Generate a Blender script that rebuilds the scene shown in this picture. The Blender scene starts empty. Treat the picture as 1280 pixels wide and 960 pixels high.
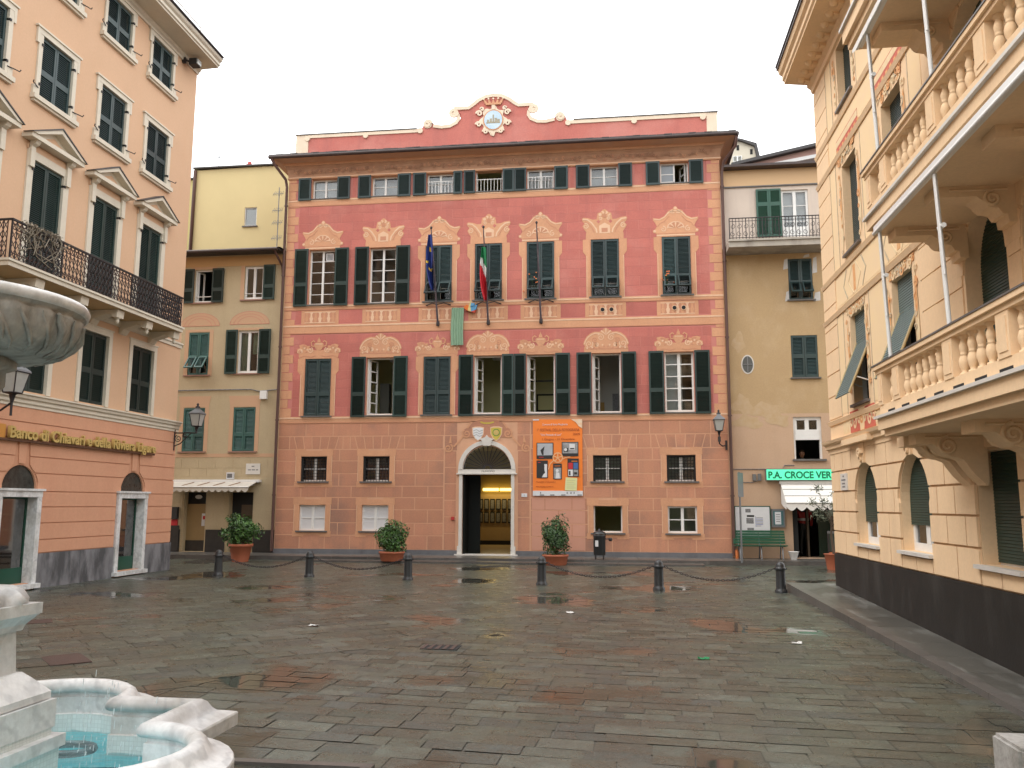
import bpy, bmesh, math, random
from mathutils import Vector, Matrix
R = math.radians
rng = random.Random(7)
sc = bpy.context.scene
COL = sc.collection

# ------------------------------------------------------------------ camera, sky, sun, exposure
CAM_Z = 1.75
cd = bpy.data.cameras.new("camera"); cam = bpy.data.objects.new("camera", cd); COL.objects.link(cam)
cd.sensor_width = 36.0; cd.lens = 1051.98 / 1280 * 36.0; cd.clip_end = 2000; cd.clip_start = 0.05
cam.matrix_world = (Matrix.Translation((0, 0, CAM_Z)) @ Matrix.Rotation(0.13041, 4, 'Z')
                    @ Matrix.Rotation(math.pi / 2 + 0.14182, 4, 'X') @ Matrix.Rotation(0.003365, 4, 'Z'))
sc.camera = cam
w = bpy.data.worlds.new("World"); sc.world = w; w.use_nodes = True
nt = w.node_tree; nt.nodes.clear()
sky = nt.nodes.new('ShaderNodeTexSky'); sky.sky_type = 'NISHITA'; sky.sun_disc = False
sky.sun_elevation = R(50); sky.sun_rotation = R(242); sky.dust_density = 6; sky.air_density = 1.5
mixs = nt.nodes.new('ShaderNodeMix'); mixs.data_type = 'RGBA'; mixs.inputs[0].default_value = 0.9
mixs.inputs[7].default_value = (21.2, 21.3, 21.5, 1)          # the even white of a closed cloud cover
bg = nt.nodes.new('ShaderNodeBackground'); bg.inputs[1].default_value = 0.1
out = nt.nodes.new('ShaderNodeOutputWorld')
nt.links.new(sky.outputs[0], mixs.inputs[6]); nt.links.new(mixs.outputs[2], bg.inputs[0]); nt.links.new(bg.outputs[0], out.inputs[0])
sd = bpy.data.lights.new("sun", 'SUN'); sd.energy = 1.15; sd.angle = R(28); sd.color = (1, 0.985, 0.96)
so = bpy.data.objects.new("sun", sd); COL.objects.link(so)
so.rotation_euler = (R(40), 0, R(-62))
sc.view_settings.view_transform = 'Standard'; sc.view_settings.look = 'None'
sc.view_settings.exposure = 0.27; sc.view_settings.gamma = 1.0; sc.view_settings.use_curve_mapping = False
sc.render.engine = 'CYCLES'
sc.cycles.max_bounces = 8

# ------------------------------------------------------------------ materials
MATS = {}
def mat(name, c, c2=None, scale=2.5, rough=0.75, bump=0.0, bscale=40, metal=0.0, rnd=0.0, streak=None, sfac=0.5, spec=0.5, sscale=(2.2, 2.2, 0.25), emit=0, fine=0.0, slo=(.5, .78), blot=None, vein=None, orand=0):
    if name in MATS: return MATS[name]
    m = bpy.data.materials.new(name); m.use_nodes = True; n = m.node_tree; b = n.nodes['Principled BSDF']
    L = n.links.new
    b.inputs['Roughness'].default_value = rough; b.inputs['Metallic'].default_value = metal
    b.inputs['Specular IOR Level'].default_value = spec
    tc = n.nodes.new('ShaderNodeTexCoord')
    def rgb(x):
        r = n.nodes.new('ShaderNodeRGB'); r.outputs[0].default_value = (*x, 1); return r.outputs[0]
    def mix(f, a, bb, bt='MIX'):
        x = n.nodes.new('ShaderNodeMix'); x.data_type = 'RGBA'; x.blend_type = bt
        if hasattr(f, 'is_linked') or hasattr(f, 'links'): L(f, x.inputs[0])
        else: x.inputs[0].default_value = f
        L(a, x.inputs[6]); L(bb, x.inputs[7]); return x.outputs[2]
    def noise(sc_, det=5, vec=None):
        x = n.nodes.new('ShaderNodeTexNoise'); x.inputs['Scale'].default_value = sc_; x.inputs['Detail'].default_value = det
        x.inputs['Roughness'].default_value = 0.62
        L(vec or tc.outputs['Object'], x.inputs['Vector']); return x.outputs[0]
    def ramp(f, a, bb):
        x = n.nodes.new('ShaderNodeMapRange'); x.inputs[1].default_value = a; x.inputs[2].default_value = bb; L(f, x.inputs[0]); return x.outputs[0]
    col = rgb(c)
    if c2: col = mix(ramp(noise(scale), 0.3, 0.7), col, rgb(c2))
    if rnd:
        at = n.nodes.new('ShaderNodeAttribute'); at.attribute_name = 'rnd'
        mr = n.nodes.new('ShaderNodeMapRange'); mr.inputs[3].default_value = 1 - rnd; mr.inputs[4].default_value = 1 + rnd
        L(at.outputs['Fac'], mr.inputs[0]); h = n.nodes.new('ShaderNodeHueSaturation'); L(mr.outputs[0], h.inputs['Value']); L(col, h.inputs['Color']); col = h.outputs[0]
    if streak:
        mp = n.nodes.new('ShaderNodeMapping'); mp.inputs['Scale'].default_value = sscale; L(tc.outputs['Object'], mp.inputs[0])
        f = ramp(noise(1.0, 7, mp.outputs[0]), *slo)
        mm = n.nodes.new('ShaderNodeMath'); mm.operation = 'MULTIPLY'; mm.inputs[1].default_value = sfac; L(f, mm.inputs[0])
        col = mix(mm.outputs[0], col, rgb(streak))
    if orand:
        oi = n.nodes.new('ShaderNodeObjectInfo'); mm = n.nodes.new('ShaderNodeMapRange'); mm.inputs[3].default_value = 1 - orand; mm.inputs[4].default_value = 1 + orand * 1.5; L(oi.outputs['Random'], mm.inputs[0]); h = n.nodes.new('ShaderNodeHueSaturation'); L(mm.outputs[0], h.inputs['Value']); L(col, h.inputs['Color']); col = h.outputs[0]
    if vein:
        wv = n.nodes.new('ShaderNodeTexWave'); wv.inputs['Scale'].default_value = vein[1]; wv.inputs['Distortion'].default_value = 14; wv.inputs['Detail'].default_value = 4; wv.inputs['Detail Scale'].default_value = 1.6; L(tc.outputs['Object'], wv.inputs['Vector'])
        f = ramp(wv.outputs['Fac'], .80, 1.0); mm = n.nodes.new('ShaderNodeMath'); mm.operation = 'MULTIPLY'; mm.inputs[1].default_value = vein[2]; L(f, mm.inputs[0]); col = mix(mm.outputs[0], col, rgb(vein[0]))
    if blot:
        f = ramp(noise(blot[1], 6), .52, .72); mm = n.nodes.new('ShaderNodeMath'); mm.operation = 'MULTIPLY'; mm.inputs[1].default_value = blot[2]; L(f, mm.inputs[0]); col = mix(mm.outputs[0], col, rgb(blot[0]))
    if fine:
        f = ramp(noise(22, 6), 0.35, 0.7)
        mm = n.nodes.new('ShaderNodeMapRange'); mm.inputs[3].default_value = 1 - fine; mm.inputs[4].default_value = 1 + fine; L(f, mm.inputs[0])
        h = n.nodes.new('ShaderNodeHueSaturation'); L(mm.outputs[0], h.inputs['Value']); L(col, h.inputs['Color']); col = h.outputs[0]
    L(col, b.inputs['Base Color'])
    if bump:
        bp = n.nodes.new('ShaderNodeBump'); bp.inputs['Strength'].default_value = bump; bp.inputs['Distance'].default_value = 0.01
        L(noise(bscale, 4), bp.inputs['Height']); L(bp.outputs[0], b.inputs['Normal'])
    if emit:
        b.inputs['Emission Color'].default_value = (*c, 1); b.inputs['Emission Strength'].default_value = emit
    MATS[name] = m; return m

def glass(name, tint, refl=1.0, dark=0.0):
    m = bpy.data.materials.new(name); m.use_nodes = True; n = m.node_tree; n.nodes.clear(); L = n.links.new
    o = n.nodes.new('ShaderNodeOutputMaterial'); t = n.nodes.new('ShaderNodeBsdfTransparent'); t.inputs[0].default_value = (*tint, 1)
    g = n.nodes.new('ShaderNodeBsdfGlossy'); g.inputs['Roughness'].default_value = 0.03
    f = n.nodes.new('ShaderNodeFresnel'); f.inputs[0].default_value = 1.5
    k = n.nodes.new('ShaderNodeMath'); k.operation = 'MULTIPLY_ADD'; k.inputs[1].default_value = refl; k.inputs[2].default_value = dark; L(f.outputs[0], k.inputs[0])
    mx = n.nodes.new('ShaderNodeMixShader'); L(k.outputs[0], mx.inputs[0]); L(t.outputs[0], mx.inputs[1]); L(g.outputs[0], mx.inputs[2]); L(mx.outputs[0], o.inputs[0])
    MATS[name] = m; return m

pink = mat('pink_stucco', (.50, .162, .128), (.44, .132, .108), 1.1, .85, .2, 50, rnd=.07, streak=(.35, .12, .105), sfac=.65, fine=.07, blot=((.56, .24, .20), .6, .6))
pinkj = mat('pink_joint', (.52, .195, .165), None, 2.5, .85)
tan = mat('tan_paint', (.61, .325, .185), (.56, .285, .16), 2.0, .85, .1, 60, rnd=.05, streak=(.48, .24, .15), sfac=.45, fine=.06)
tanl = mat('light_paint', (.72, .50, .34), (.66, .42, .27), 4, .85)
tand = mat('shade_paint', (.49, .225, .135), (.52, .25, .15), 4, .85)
gfb = mat('salmon_block', (.52, .25, .148), (.465, .215, .135), 1.1, .85, .2, 50, rnd=.10, streak=(.34, .175, .12), sfac=.7, fine=.08, blot=((.25, .15, .115), .5, .85))
gfj = mat('block_joint', (.64, .365, .23), (.57, .32, .20), 3, .85)
ltsal = mat('faded_block', (.58, .30, .21), (.54, .27, .19), 2, .8, rnd=.05)
cream = mat('cream_trim', (.75, .63, .49), (.70, .56, .42), 3, .75, streak=(.5, .40, .30), sfac=.5)
frz = mat('frieze_paint', (.47, .27, .165), (.38, .20, .12), 3, .85, streak=(.25, .14, .09), sfac=.6, sscale=(2, 2, 2))
frzd = mat('frieze_scroll', (.29, .145, .09), (.34, .18, .11), 5, .85)
soff = mat('eave_paint', (.56, .33, .205), (.50, .28, .17), 2, .85, streak=(.40, .34, .28), sfac=.7, sscale=(.6, 2, 2))
slate = mat('slate', (.045, .042, .045), (.07, .065, .062), 6, .55, .3, 30, rnd=.25)
gutter = mat('gutter_metal', (.045, .032, .03), (.07, .045, .04), 4, .45)
pipe = mat('brown_pipe', (.10, .045, .035), (.08, .04, .03), 4, .5)
shut = mat('green_shutter', (.012, .030, .026), (.018, .038, .033), 4, .45, rnd=.08, streak=(.03, .05, .045), sfac=.6, orand=.28)
shutb = mat('bluegreen_shutter', (.017, .036, .037), (.023, .044, .044), 4, .45, rnd=.08, streak=(.04, .06, .06), sfac=.6, orand=.28)
shutg = mat('bright_green_shutter', (.018, .085, .055), (.022, .075, .05), 4, .42)
shutt = mat('teal_shutter', (.030, .095, .085), (.035, .085, .075), 4, .45, orand=.28)
white = mat('white_paint', (.74, .74, .72), (.68, .68, .66), 5, .45)
whitem = mat('white_metal', (.72, .72, .70), None, 5, .35)
marble = mat('white_marble', (.76, .765, .76), (.60, .61, .61), 2.6, .36, .3, 18, streak=(.27, .25, .20), sfac=.6, sscale=(4, 4, 2.2), slo=(.48, .74), fine=.10, blot=((.46, .46, .44), 4, .5), vein=((.36, .37, .38), 1.3, .42))
marbleb = mat('weathered_marble', (.46, .45, .42), (.30, .295, .27), 5, .65, .5, 16, streak=(.12, .12, .10), sfac=.75, sscale=(9, 9, 1.5), slo=(.46, .72), fine=.1)
stone = mat('door_marble', (.66, .63, .58), (.56, .54, .50), 4, .5, .1, 30)
shutd = mat('balcony_shade_shutter', (.012, .026, .022), (.016, .03, .026), 4, .5, orand=.28)  # darker green: shade under the bank balcony put into the colour
greyst = mat('grey_stone', (.15, .155, .17), (.11, .115, .125), 3, .5, .2, 30, streak=(.06, .06, .065), sfac=.6)
sill_m = mat('slate_sill', (.14, .13, .125), (.10, .095, .09), 5, .5)
bankU = mat('peach_stucco', (.64, .415, .265), (.605, .39, .245), .9, .85, .12, 70, streak=(.62, .38, .23), sfac=.35, fine=.03)
bankL = mat('orange_stucco', (.635, .33, .205), (.59, .305, .185), 1.2, .85, .12, 70, streak=(.55, .25, .15), sfac=.35, fine=.04)
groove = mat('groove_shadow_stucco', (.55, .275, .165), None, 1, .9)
trim = mat('ivory_trim', (.66, .60, .49), (.60, .54, .44), 3, .7, fine=.03)
plinthg = mat('grey_plinth', (.235, .235, .25), (.18, .18, .19), 2, .6, .1, 40, streak=(.05, .052, .056), sfac=.85, sscale=(3.2, 3.2, 1.1), slo=(.44, .62))
iron = mat('wrought_iron', (.018, .016, .018), (.028, .02, .02), 10, .55)
rust = mat('rusty_iron', (.09, .035, .022), (.04, .022, .018), 12, .65)
yel = mat('khaki_stucco', (.465, .375, .235), (.425, .34, .215), 1.4, .85, .15, 60, streak=(.36, .29, .16), sfac=.45, fine=.05)
yelt = mat('yellow_stucco', (.575, .47, .245), (.54, .44, .23), 1.0, .85, .1, 60, streak=(.56, .47, .24), sfac=.35)
yeldec = mat('pink_painted_band', (.53, .32, .20), (.50, .33, .20), 3, .85)
yelline = mat('rose_line', (.50, .245, .17), None, 3, .85)
blackst = mat('black_stone', (.022, .023, .023), (.035, .035, .034), 5, .3, .1, 30)
ochre = mat('ochre_stucco', (.455, .32, .17), (.42, .29, .155), 1.2, .85, .15, 50, streak=(.55, .42, .28), sfac=.55, sscale=(1.3, 1.3, .9), fine=.06)
ochrel = mat('rose_beige_stucco', (.52, .36, .245), (.49, .33, .215), 1.0, .85, .15, 50, streak=(.42, .30, .2), sfac=.45, fine=.04)
ochreu = mat('pale_stucco', (.60, .51, .43), (.55, .46, .39), 1.2, .85, .1, 50, streak=(.40, .34, .30), sfac=.6)
patch = mat('bare_plaster', (.62, .62, .62), (.5, .48, .45), 6, .9)
conc = mat('concrete_slab', (.42, .38, .32), (.33, .30, .26), 4, .8, .2, 30, streak=(.16, .13, .1), sfac=.7)
villa = mat('apricot_stucco', (.80, .58, .36), (.77, .55, .335), .8, .85, .08, 60, fine=.04, rnd=.025, streak=(.62, .43, .27), sfac=.45)
villay = mat('yellow_painted_panel', (.80, .60, .345), (.78, .58, .36), 3, .85)
villao = mat('orange_painted_motif', (.66, .27, .09), (.70, .42, .2), 9, .8)
villar = mat('red_painted_motif', (.50, .10, .07), (.55, .16, .1), 6, .8)
villac = mat('cream_painted_motif', (.76, .62, .40), (.70, .50, .28), 9, .8)
villag = mat('grey_painted_motif', (.42, .36, .27), (.62, .48, .3), 9, .8)
vjoint = mat('apricot_joint', (.50, .345, .205), None, 1, .85)
vplinth = mat('black_plinth', (.010, .0105, .010), (.016, .016, .015), 2.5, .55, .2, 30, streak=(.05, .05, .047), sfac=.6, sscale=(1.5, 1.5, .5), slo=(.5, .7))
rollm = mat('green_roller', (.011, .038, .029), (.014, .043, .033), 3, .45)
flapm = mat('grey_green_roller', (.115, .165, .16), (.13, .18, .175), 3, .5)
terra = mat('terracotta', (.42, .125, .06), (.36, .11, .055), 6, .7, .1, 40)
leafm = mat('leaf_green', (.045, .115, .022), (.075, .155, .035), 6, .4, rnd=.6)
leafd = mat('leaf_dark', (.04, .095, .028), (.065, .13, .04), 6, .4, rnd=.55)
leafo = mat('leaf_olive', (.10, .12, .075), (.13, .15, .10), 6, .55, rnd=.4)
bark = mat('bark', (.10, .07, .045), (.07, .05, .035), 8, .85)
dark = mat('dark_void', (.012, .012, .012), None, 1, .8)
cast = mat('cast_iron', (.022, .024, .026), (.032, .034, .036), 8, .38, .1, 60)
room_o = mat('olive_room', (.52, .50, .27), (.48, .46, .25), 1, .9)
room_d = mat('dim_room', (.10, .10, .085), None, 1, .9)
room_y = mat('foyer_wall', (.46, .33, .16), (.42, .30, .15), 1, .8)
room_w = mat('pale_room', (.5, .5, .46), None, 1, .9)
curtain = mat('white_curtain', (.70, .71, .72), (.6, .61, .63), 8, .9)
blind = mat('white_blind', (.66, .67, .68), (.62, .63, .65), 3, .6)
greenc = mat('green_cloth', (.26, .40, .27), (.22, .35, .24), 5, .85)
signg = mat('lit_green_sign', (.10, .80, .45), None, 1, .4, emit=.55)
signt = mat('sign_letter_green', (.0, .16, .075), None, 1, .5)
signw = mat('notice_white', (.68, .69, .70), (.62, .63, .65), 5, .5)
inkk = mat('black_ink', (.02, .02, .02), None, 1, .6)
inkg = mat('grey_ink', (.25, .25, .26), (.1, .1, .1), 20, .6)
inkb = mat('blue_ink', (.06, .10, .35), None, 1, .6)
orange = mat('orange_print', (.82, .205, .02), (.80, .21, .025), 2, .55)
inkbr = mat('brown_ink', (.34, .07, .01), None, 1, .6)
photog = mat('grey_photo', (.36, .37, .38), (.20, .2, .2), 8, .5)
redp = mat('red_print', (.50, .02, .03), None, 1, .5)
bluep = mat('blue_print', (.05, .13, .33), None, 1, .5)
notey = mat('yellow_note', (.68, .66, .30), (.62, .66, .36), 9, .7)
goldl = mat('gold_letter', (.60, .44, .16), (.50, .36, .12), 10, .4, metal=.1)
brownl = mat('brown_signboard', (.12, .055, .028), (.09, .04, .02), 6, .5)
greendoor = mat('bank_green', (.012, .07, .045), None, 1, .35)
benchg = mat('bench_green', (.015, .085, .045), (.02, .10, .055), 5, .4)
awn = mat('awning_cloth', (.72, .70, .66), (.66, .64, .60), 4, .85)
awng = mat('striped_awning_cloth', (.55, .51, .44), (.50, .46, .40), 4, .85)
steel = mat('grey_steel', (.20, .21, .22), (.16, .17, .18), 6, .4, metal=.4)
lampg = mat('lamp_glass', (.42, .43, .41), (.36, .37, .35), 5, .12)
flagb = mat('flag_blue', (.02, .045, .24), (.015, .03, .17), 8, .7)
flaggo = mat('flag_gold', (.8, .55, .05), None, 1, .7)
flaggr = mat('flag_green', (.01, .20, .07), None, 8, .7)
flagw = mat('flag_white', (.72, .72, .70), None, 8, .7)
flagr = mat('flag_red', (.58, .025, .04), None, 8, .7)
skyb = mat('painted_sky', (.40, .55, .68), (.55, .66, .74), 3, .8)
townp = mat('painted_town', (.40, .36, .27), (.28, .25, .18), 14, .8)
lamplit = mat('lit_lamp', (1.0, .72, .16), None, 1, .5, emit=3.5)
redb = mat('red_box', (.42, .03, .03), None, 1, .4)
manh = mat('rusty_cover', (.075, .042, .035), (.055, .035, .03), 8, .5, .6, 60)
gravelm = mat('grey_gravel', (.10, .105, .115), (.03, .032, .036), 45, .8, 1.0, 90)
whitelit = mat('white_litter', (.6, .6, .58), None, 3, .8)
skin = mat('skin', (.50, .28, .19), None, 3, .55)
hairm = mat('brown_hair', (.05, .03, .02), None, 3, .6)
shirt = mat('pale_shirt', (.55, .56, .58), None, 3, .8)
gl = glass('window_glass', (.86, .88, .88), 1.1, .02)
gld = glass('shop_glass', (.80, .88, .86), 1.2, .22)
water = glass('basin_water', (.84, .98, .99), .9, .0)

_n = water.node_tree; _b = _n.nodes.new('ShaderNodeBump'); _b.inputs['Strength'].default_value = .6; _b.inputs['Distance'].default_value = .02
_t = _n.nodes.new('ShaderNodeTexNoise'); _t.inputs['Scale'].default_value = 14; _c = _n.nodes.new('ShaderNodeTexCoord'); _n.links.new(_c.outputs['Object'], _t.inputs['Vector']); _n.links.new(_t.outputs[0], _b.inputs['Height'])
for _x in list(_n.nodes):
    if _x.bl_idname in ('ShaderNodeBsdfGlossy', 'ShaderNodeFresnel'): _n.links.new(_b.outputs[0], _x.inputs['Normal'])
def tilemat(name, c, cj, size):
    m = bpy.data.materials.new(name); m.use_nodes = True; n = m.node_tree; b = n.nodes['Principled BSDF']
    u = n.nodes.new('ShaderNodeUVMap'); br = n.nodes.new('ShaderNodeTexBrick'); br.offset = 0; br.inputs['Scale'].default_value = 1
    br.inputs['Brick Width'].default_value = size; br.inputs['Row Height'].default_value = size; br.inputs['Mortar Size'].default_value = size * .07
    br.inputs['Color1'].default_value = (*c, 1); br.inputs['Color2'].default_value = (*[x * .9 for x in c], 1); br.inputs['Mortar'].default_value = (*cj, 1)
    n.links.new(u.outputs[0], br.inputs['Vector']); n.links.new(br.outputs[0], b.inputs['Base Color']); b.inputs['Roughness'].default_value = .25
    MATS[name] = m; return m
tilew = tilemat('mosaic_tile', (.70, .77, .76), (.58, .64, .63), .025)
tileb = tilemat('turquoise_tile', (.42, .86, .90), (.50, .86, .90), .025)

# ------------------------------------------------------------------ mesh builder
class Fr:
    """a facade frame: u to the right, v up, w out of the wall"""
    def __init__(s, o, u, wd): s.o = Vector(o); s.u = Vector(u); s.w = Vector(wd)
    def __call__(s, u, v, w): return s.o + s.u * u + Vector((0, 0, v)) + s.w * w
PAL = Fr((0, 27, 0), (1, 0, 0), (0, -1, 0))
SIDE = Fr((0, 27.2, 0), (1, 0, 0), (0, -1, 0))
BANK = Fr((-12, 0, 0), (0, 1, 0), (1, 0, 0))
VIL = Fr((4.3, 0, 0), (0, -1, 0), (-1, 0, 0))      # u = -Y

class MB:
    def __init__(s, fr=None): s.fr = fr; s.v = []; s.f = []; s.m = []; s.sm = []; s.r = []; s.tf = None; s.cr = None
    def P(s, a, b, c):
        if s.tf: a, b, c = s.tf(a, b, c)
        return s.fr(a, b, c) if s.fr else Vector((a, b, c))
    def add(s, pts, m, smooth=False, rnd=None):
        i = len(s.v); s.v += [s.P(*p) for p in pts]; s.f.append(list(range(i, i + len(pts)))); s.m.append(m); s.sm.append(smooth)
        s.r.append(rnd if rnd is not None else (s.cr if s.cr is not None else rng.random()))
    def grid(s, rows, m, smooth=True, closed=False, rnd=None):
        i = len(s.v); n = len(rows[0])
        for r_ in rows: s.v += [s.P(*p) for p in r_]
        k = n if closed else n - 1
        for a in range(len(rows) - 1):
            for b in range(k):
                c = (b + 1) % n
                s.f.append([i + a * n + b, i + a * n + c, i + (a + 1) * n + c, i + (a + 1) * n + b]); s.m.append(m); s.sm.append(smooth)
                s.r.append(rnd if rnd is not None else .5)
    def box(s, a0, a1, b0, b1, c0, c1, m, rnd=None):
        if rnd is None: rnd = rng.random()
        p = lambda i, j, k: ((a0, a1)[i], (b0, b1)[j], (c0, c1)[k])
        for q in (((0,0,1),(1,0,1),(1,1,1),(0,1,1)), ((1,0,0),(0,0,0),(0,1,0),(1,1,0)), ((1,0,1),(1,0,0),(1,1,0),(1,1,1)),
                  ((0,0,0),(0,0,1),(0,1,1),(0,1,0)), ((0,1,1),(1,1,1),(1,1,0),(0,1,0)), ((0,0,0),(1,0,0),(1,0,1),(0,0,1))):
            s.add([p(*x) for x in q], m, rnd=rnd)
    def prism(s, pts, c0, c1, m, axis=2, rnd=None):
        """polygon in two of the coordinates extruded along the third from c0 to c1"""
        if rnd is None: rnd = rng.random()
        def T(p, c):
            if axis == 2: return (p[0], p[1], c)
            if axis == 0: return (c, p[0], p[1])
            return (p[0], c, p[1])
        n = len(pts); s.add([T(p, c1) for p in pts], m, rnd=rnd); s.add([T(p, c0) for p in reversed(pts)], m, rnd=rnd)
        for i in range(n):
            a, b = pts[i], pts[(i + 1) % n]; s.add([T(a, c0), T(b, c0), T(b, c1), T(a, c1)], m, rnd=rnd)
    def strip(s, pts, wd, c0, c1, m):
        """flat ribbon in the uv plane along a polyline, standing from c0 to c1"""
        n = len(pts); Lp = []; Rp = []
        for i in range(n):
            a = pts[max(0, i - 1)]; b = pts[min(n - 1, i + 1)]; dx, dy = b[0] - a[0], b[1] - a[1]; l = math.hypot(dx, dy) or 1
            ww = (wd[0] + (wd[1] - wd[0]) * i / (n - 1)) if isinstance(wd, tuple) else wd
            nx, ny = -dy / l * ww / 2, dx / l * ww / 2; Lp.append((pts[i][0] + nx, pts[i][1] + ny)); Rp.append((pts[i][0] - nx, pts[i][1] - ny))
        for i in range(n - 1):
            s.add([(*Rp[i], c1), (*Rp[i + 1], c1), (*Lp[i + 1], c1), (*Lp[i], c1)], m, rnd=.5)
            s.add([(*Lp[i], c0), (*Lp[i], c1), (*Lp[i + 1], c1), (*Lp[i + 1], c0)], m, rnd=.5)
            s.add([(*Rp[i], c1), (*Rp[i], c0), (*Rp[i + 1], c0), (*Rp[i + 1], c1)], m, rnd=.5)
    def tube(s, pts, r, m, n=8, cap=True, smooth=True):
        pts = [Vector(p) for p in pts]; rows = []; up = None
        for i, p in enumerate(pts):
            d = (pts[min(i + 1, len(pts) - 1)] - pts[max(i - 1, 0)])
            if d.length < 1e-9: d = Vector((0, 0, 1))
            d.normalize()
            if up is None: up = Vector((0, 0, 1)) if abs(d.z) < .9 else Vector((1, 0, 0))
            x = d.cross(up)
            if x.length < 1e-4: x = d.cross(Vector((0, 1, 0.3)))
            x.normalize(); y = x.cross(d); up = y
            rr = r[i] if isinstance(r, (list, tuple)) else r
            rows.append([tuple(p + x * rr * math.cos(2 * math.pi * k / n) + y * rr * math.sin(2 * math.pi * k / n)) for k in range(n)])
        s.grid(rows, m, smooth, True)
        if cap: s.add(list(reversed(rows[0])), m); s.add(rows[-1], m)
    def lathe(s, prof, c, m, n=16, smooth=True, mod=None, a0=0, arc=2 * math.pi):
        """profile of (radius, height) turned about the vertical; c is the base centre. In a frame the vertical is v."""
        rows = []; full = arc > 6.28; k = n if full else n + 1
        for r_, h in prof:
            row = []
            for j in range(k):
                a = a0 + arc * j / n; rr = r_ * (mod(a, h) if mod else 1)
                if s.fr: row.append((c[0] + rr * math.cos(a), c[1] + h, c[2] + rr * math.sin(a)))
                else: row.append((c[0] + rr * math.cos(a), c[1] + rr * math.sin(a), c[2] + h))
            rows.append(row)
        s.grid(rows, m, smooth, full)
        if full:
            if prof[0][0] > 1e-4: s.add(list(reversed(rows[0])), m)
            if prof[-1][0] > 1e-4: s.add(rows[-1], m)
    def build(s, name, parent=None, shift=None):
        me = bpy.data.meshes.new(name); root = Vector((0, 0, 0)); p = parent
        while p is not None: root += p.location; p = p.parent
        if shift: root = Vector(shift)
        me.from_pydata([tuple(v - root) for v in s.v], [], s.f)
        ms = []; idx = {}
        for m in s.m:
            if m.name not in idx: idx[m.name] = len(ms); ms.append(m); me.materials.append(m)
        me.polygons.foreach_set('material_index', [idx[m.name] for m in s.m])
        me.polygons.foreach_set('use_smooth', s.sm)
        at = me.attributes.new('rnd', 'FLOAT', 'FACE'); at.data.foreach_set('value', s.r)
        uv = me.uv_layers.new(name='UVMap'); co = me.vertices
        for pl in me.polygons:
            nx, ny, nz = (abs(x) for x in pl.normal)
            for li in pl.loop_indices:
                q = co[me.loops[li].vertex_index].co
                uv.data[li].uv = (q.x, q.y) if nz >= nx and nz >= ny else ((q.y, q.z) if nx >= ny else (q.x, q.z))
        me.update()
        o = bpy.data.objects.new(name, me); COL.objects.link(o)
        if shift: o.location = shift
        if parent: o.parent = parent
        return o
def tag(o, label, cat, group=None):
    o['label'] = label; o['category'] = cat
    if group: o['group'] = group
    return o
def thing(name, label, cat, loc=(0, 0, 0), group=None):
    o = bpy.data.objects.new(name, None); COL.objects.link(o); o.location = loc; o.empty_display_size = .2
    return tag(o, label, cat, group)
def structure(o): o['kind'] = 'structure'; return o
def text(body, fr, u, v, w0, size, m, name, parent, depth=.004, align='LEFT', sx=1.0, bold=0):
    c = bpy.data.curves.new(name, 'FONT'); c.body = body; c.offset = bold; c.size = size; c.extrude = depth / 2; c.align_x = align
    t = bpy.data.objects.new(name, c); COL.objects.link(t)
    dg = bpy.context.evaluated_depsgraph_get(); me = bpy.data.meshes.new_from_object(t.evaluated_get(dg))
    bpy.data.objects.remove(t)
    root = Vector((0, 0, 0)); p = parent
    while p is not None: root += p.location; p = p.parent
    for q in me.vertices: q.co = fr(u + q.co.x * sx, v + q.co.y, w0 + depth / 2 + q.co.z) - root
    me.materials.clear(); me.materials.append(m); me.name = name
    o = bpy.data.objects.new(name, me); COL.objects.link(o); o.parent = parent; return o

# ------------------------------------------------------------------ facade helpers
def wall(mb, u0, u1, v0, v1, holes, m, mr=None, w=0.0):
    us = sorted({u0, u1, *[x for h in holes for x in h[:2] if u0 < x < u1]}); vs = sorted({v0, v1, *[x for h in holes for x in h[2:4] if v0 < x < v1]})
    for a, b in zip(us, us[1:]):
        for c, d in zip(vs, vs[1:]):
            cu, cv = (a + b) / 2, (c + d) / 2
            if any(h[0] < cu < h[1] and h[2] < cv < h[3] for h in holes): continue
            mb.add([(a, c, w), (b, c, w), (b, d, w), (a, d, w)], m, rnd=.5)
    for h in holes:
        a, b, c, d, dp = h[:5]
        if c >= v1 or d <= v0 or a >= u1 or b <= u0: continue
        mm = mr or m
        mb.add([(a, c, w), (a, d, w), (a, d, -dp), (a, c, -dp)], mm, rnd=.5); mb.add([(b, d, w), (b, c, w), (b, c, -dp), (b, d, -dp)], mm, rnd=.5)
        if len(h) < 6: mb.add([(a, d, w), (b, d, w), (b, d, -dp), (a, d, -dp)], mm, rnd=.5)
        mb.add([(b, c, w), (a, c, w), (a, c, -dp), (b, c, -dp)], mm, rnd=.5)
def arc_pts(uc, vc, r, n=14, a0=0, a1=math.pi, ry=None):
    return [(uc + r * math.cos(a0 + (a1 - a0) * i / n), vc + (ry or r) * math.sin(a0 + (a1 - a0) * i / n)) for i in range(n + 1)]
def spandrel(mb, uc, vs, r, top, dp, m, mr=None, w=0.0, ry=None):
    """fills the corners above a round arch up to the height top, and its soffit"""
    p = arc_pts(uc, vs, r, 16, 0, math.pi, ry)
    for a, b in zip(p, p[1:]):
        if top is not None: mb.add([(a[0], a[1], w), (a[0], top, w), (b[0], top, w), (b[0], b[1], w)], m, rnd=.5)
        mb.add([(a[0], a[1], w), (b[0], b[1], w), (b[0], b[1], -dp), (a[0], a[1], -dp)], mr or m, True, rnd=.5)
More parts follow.
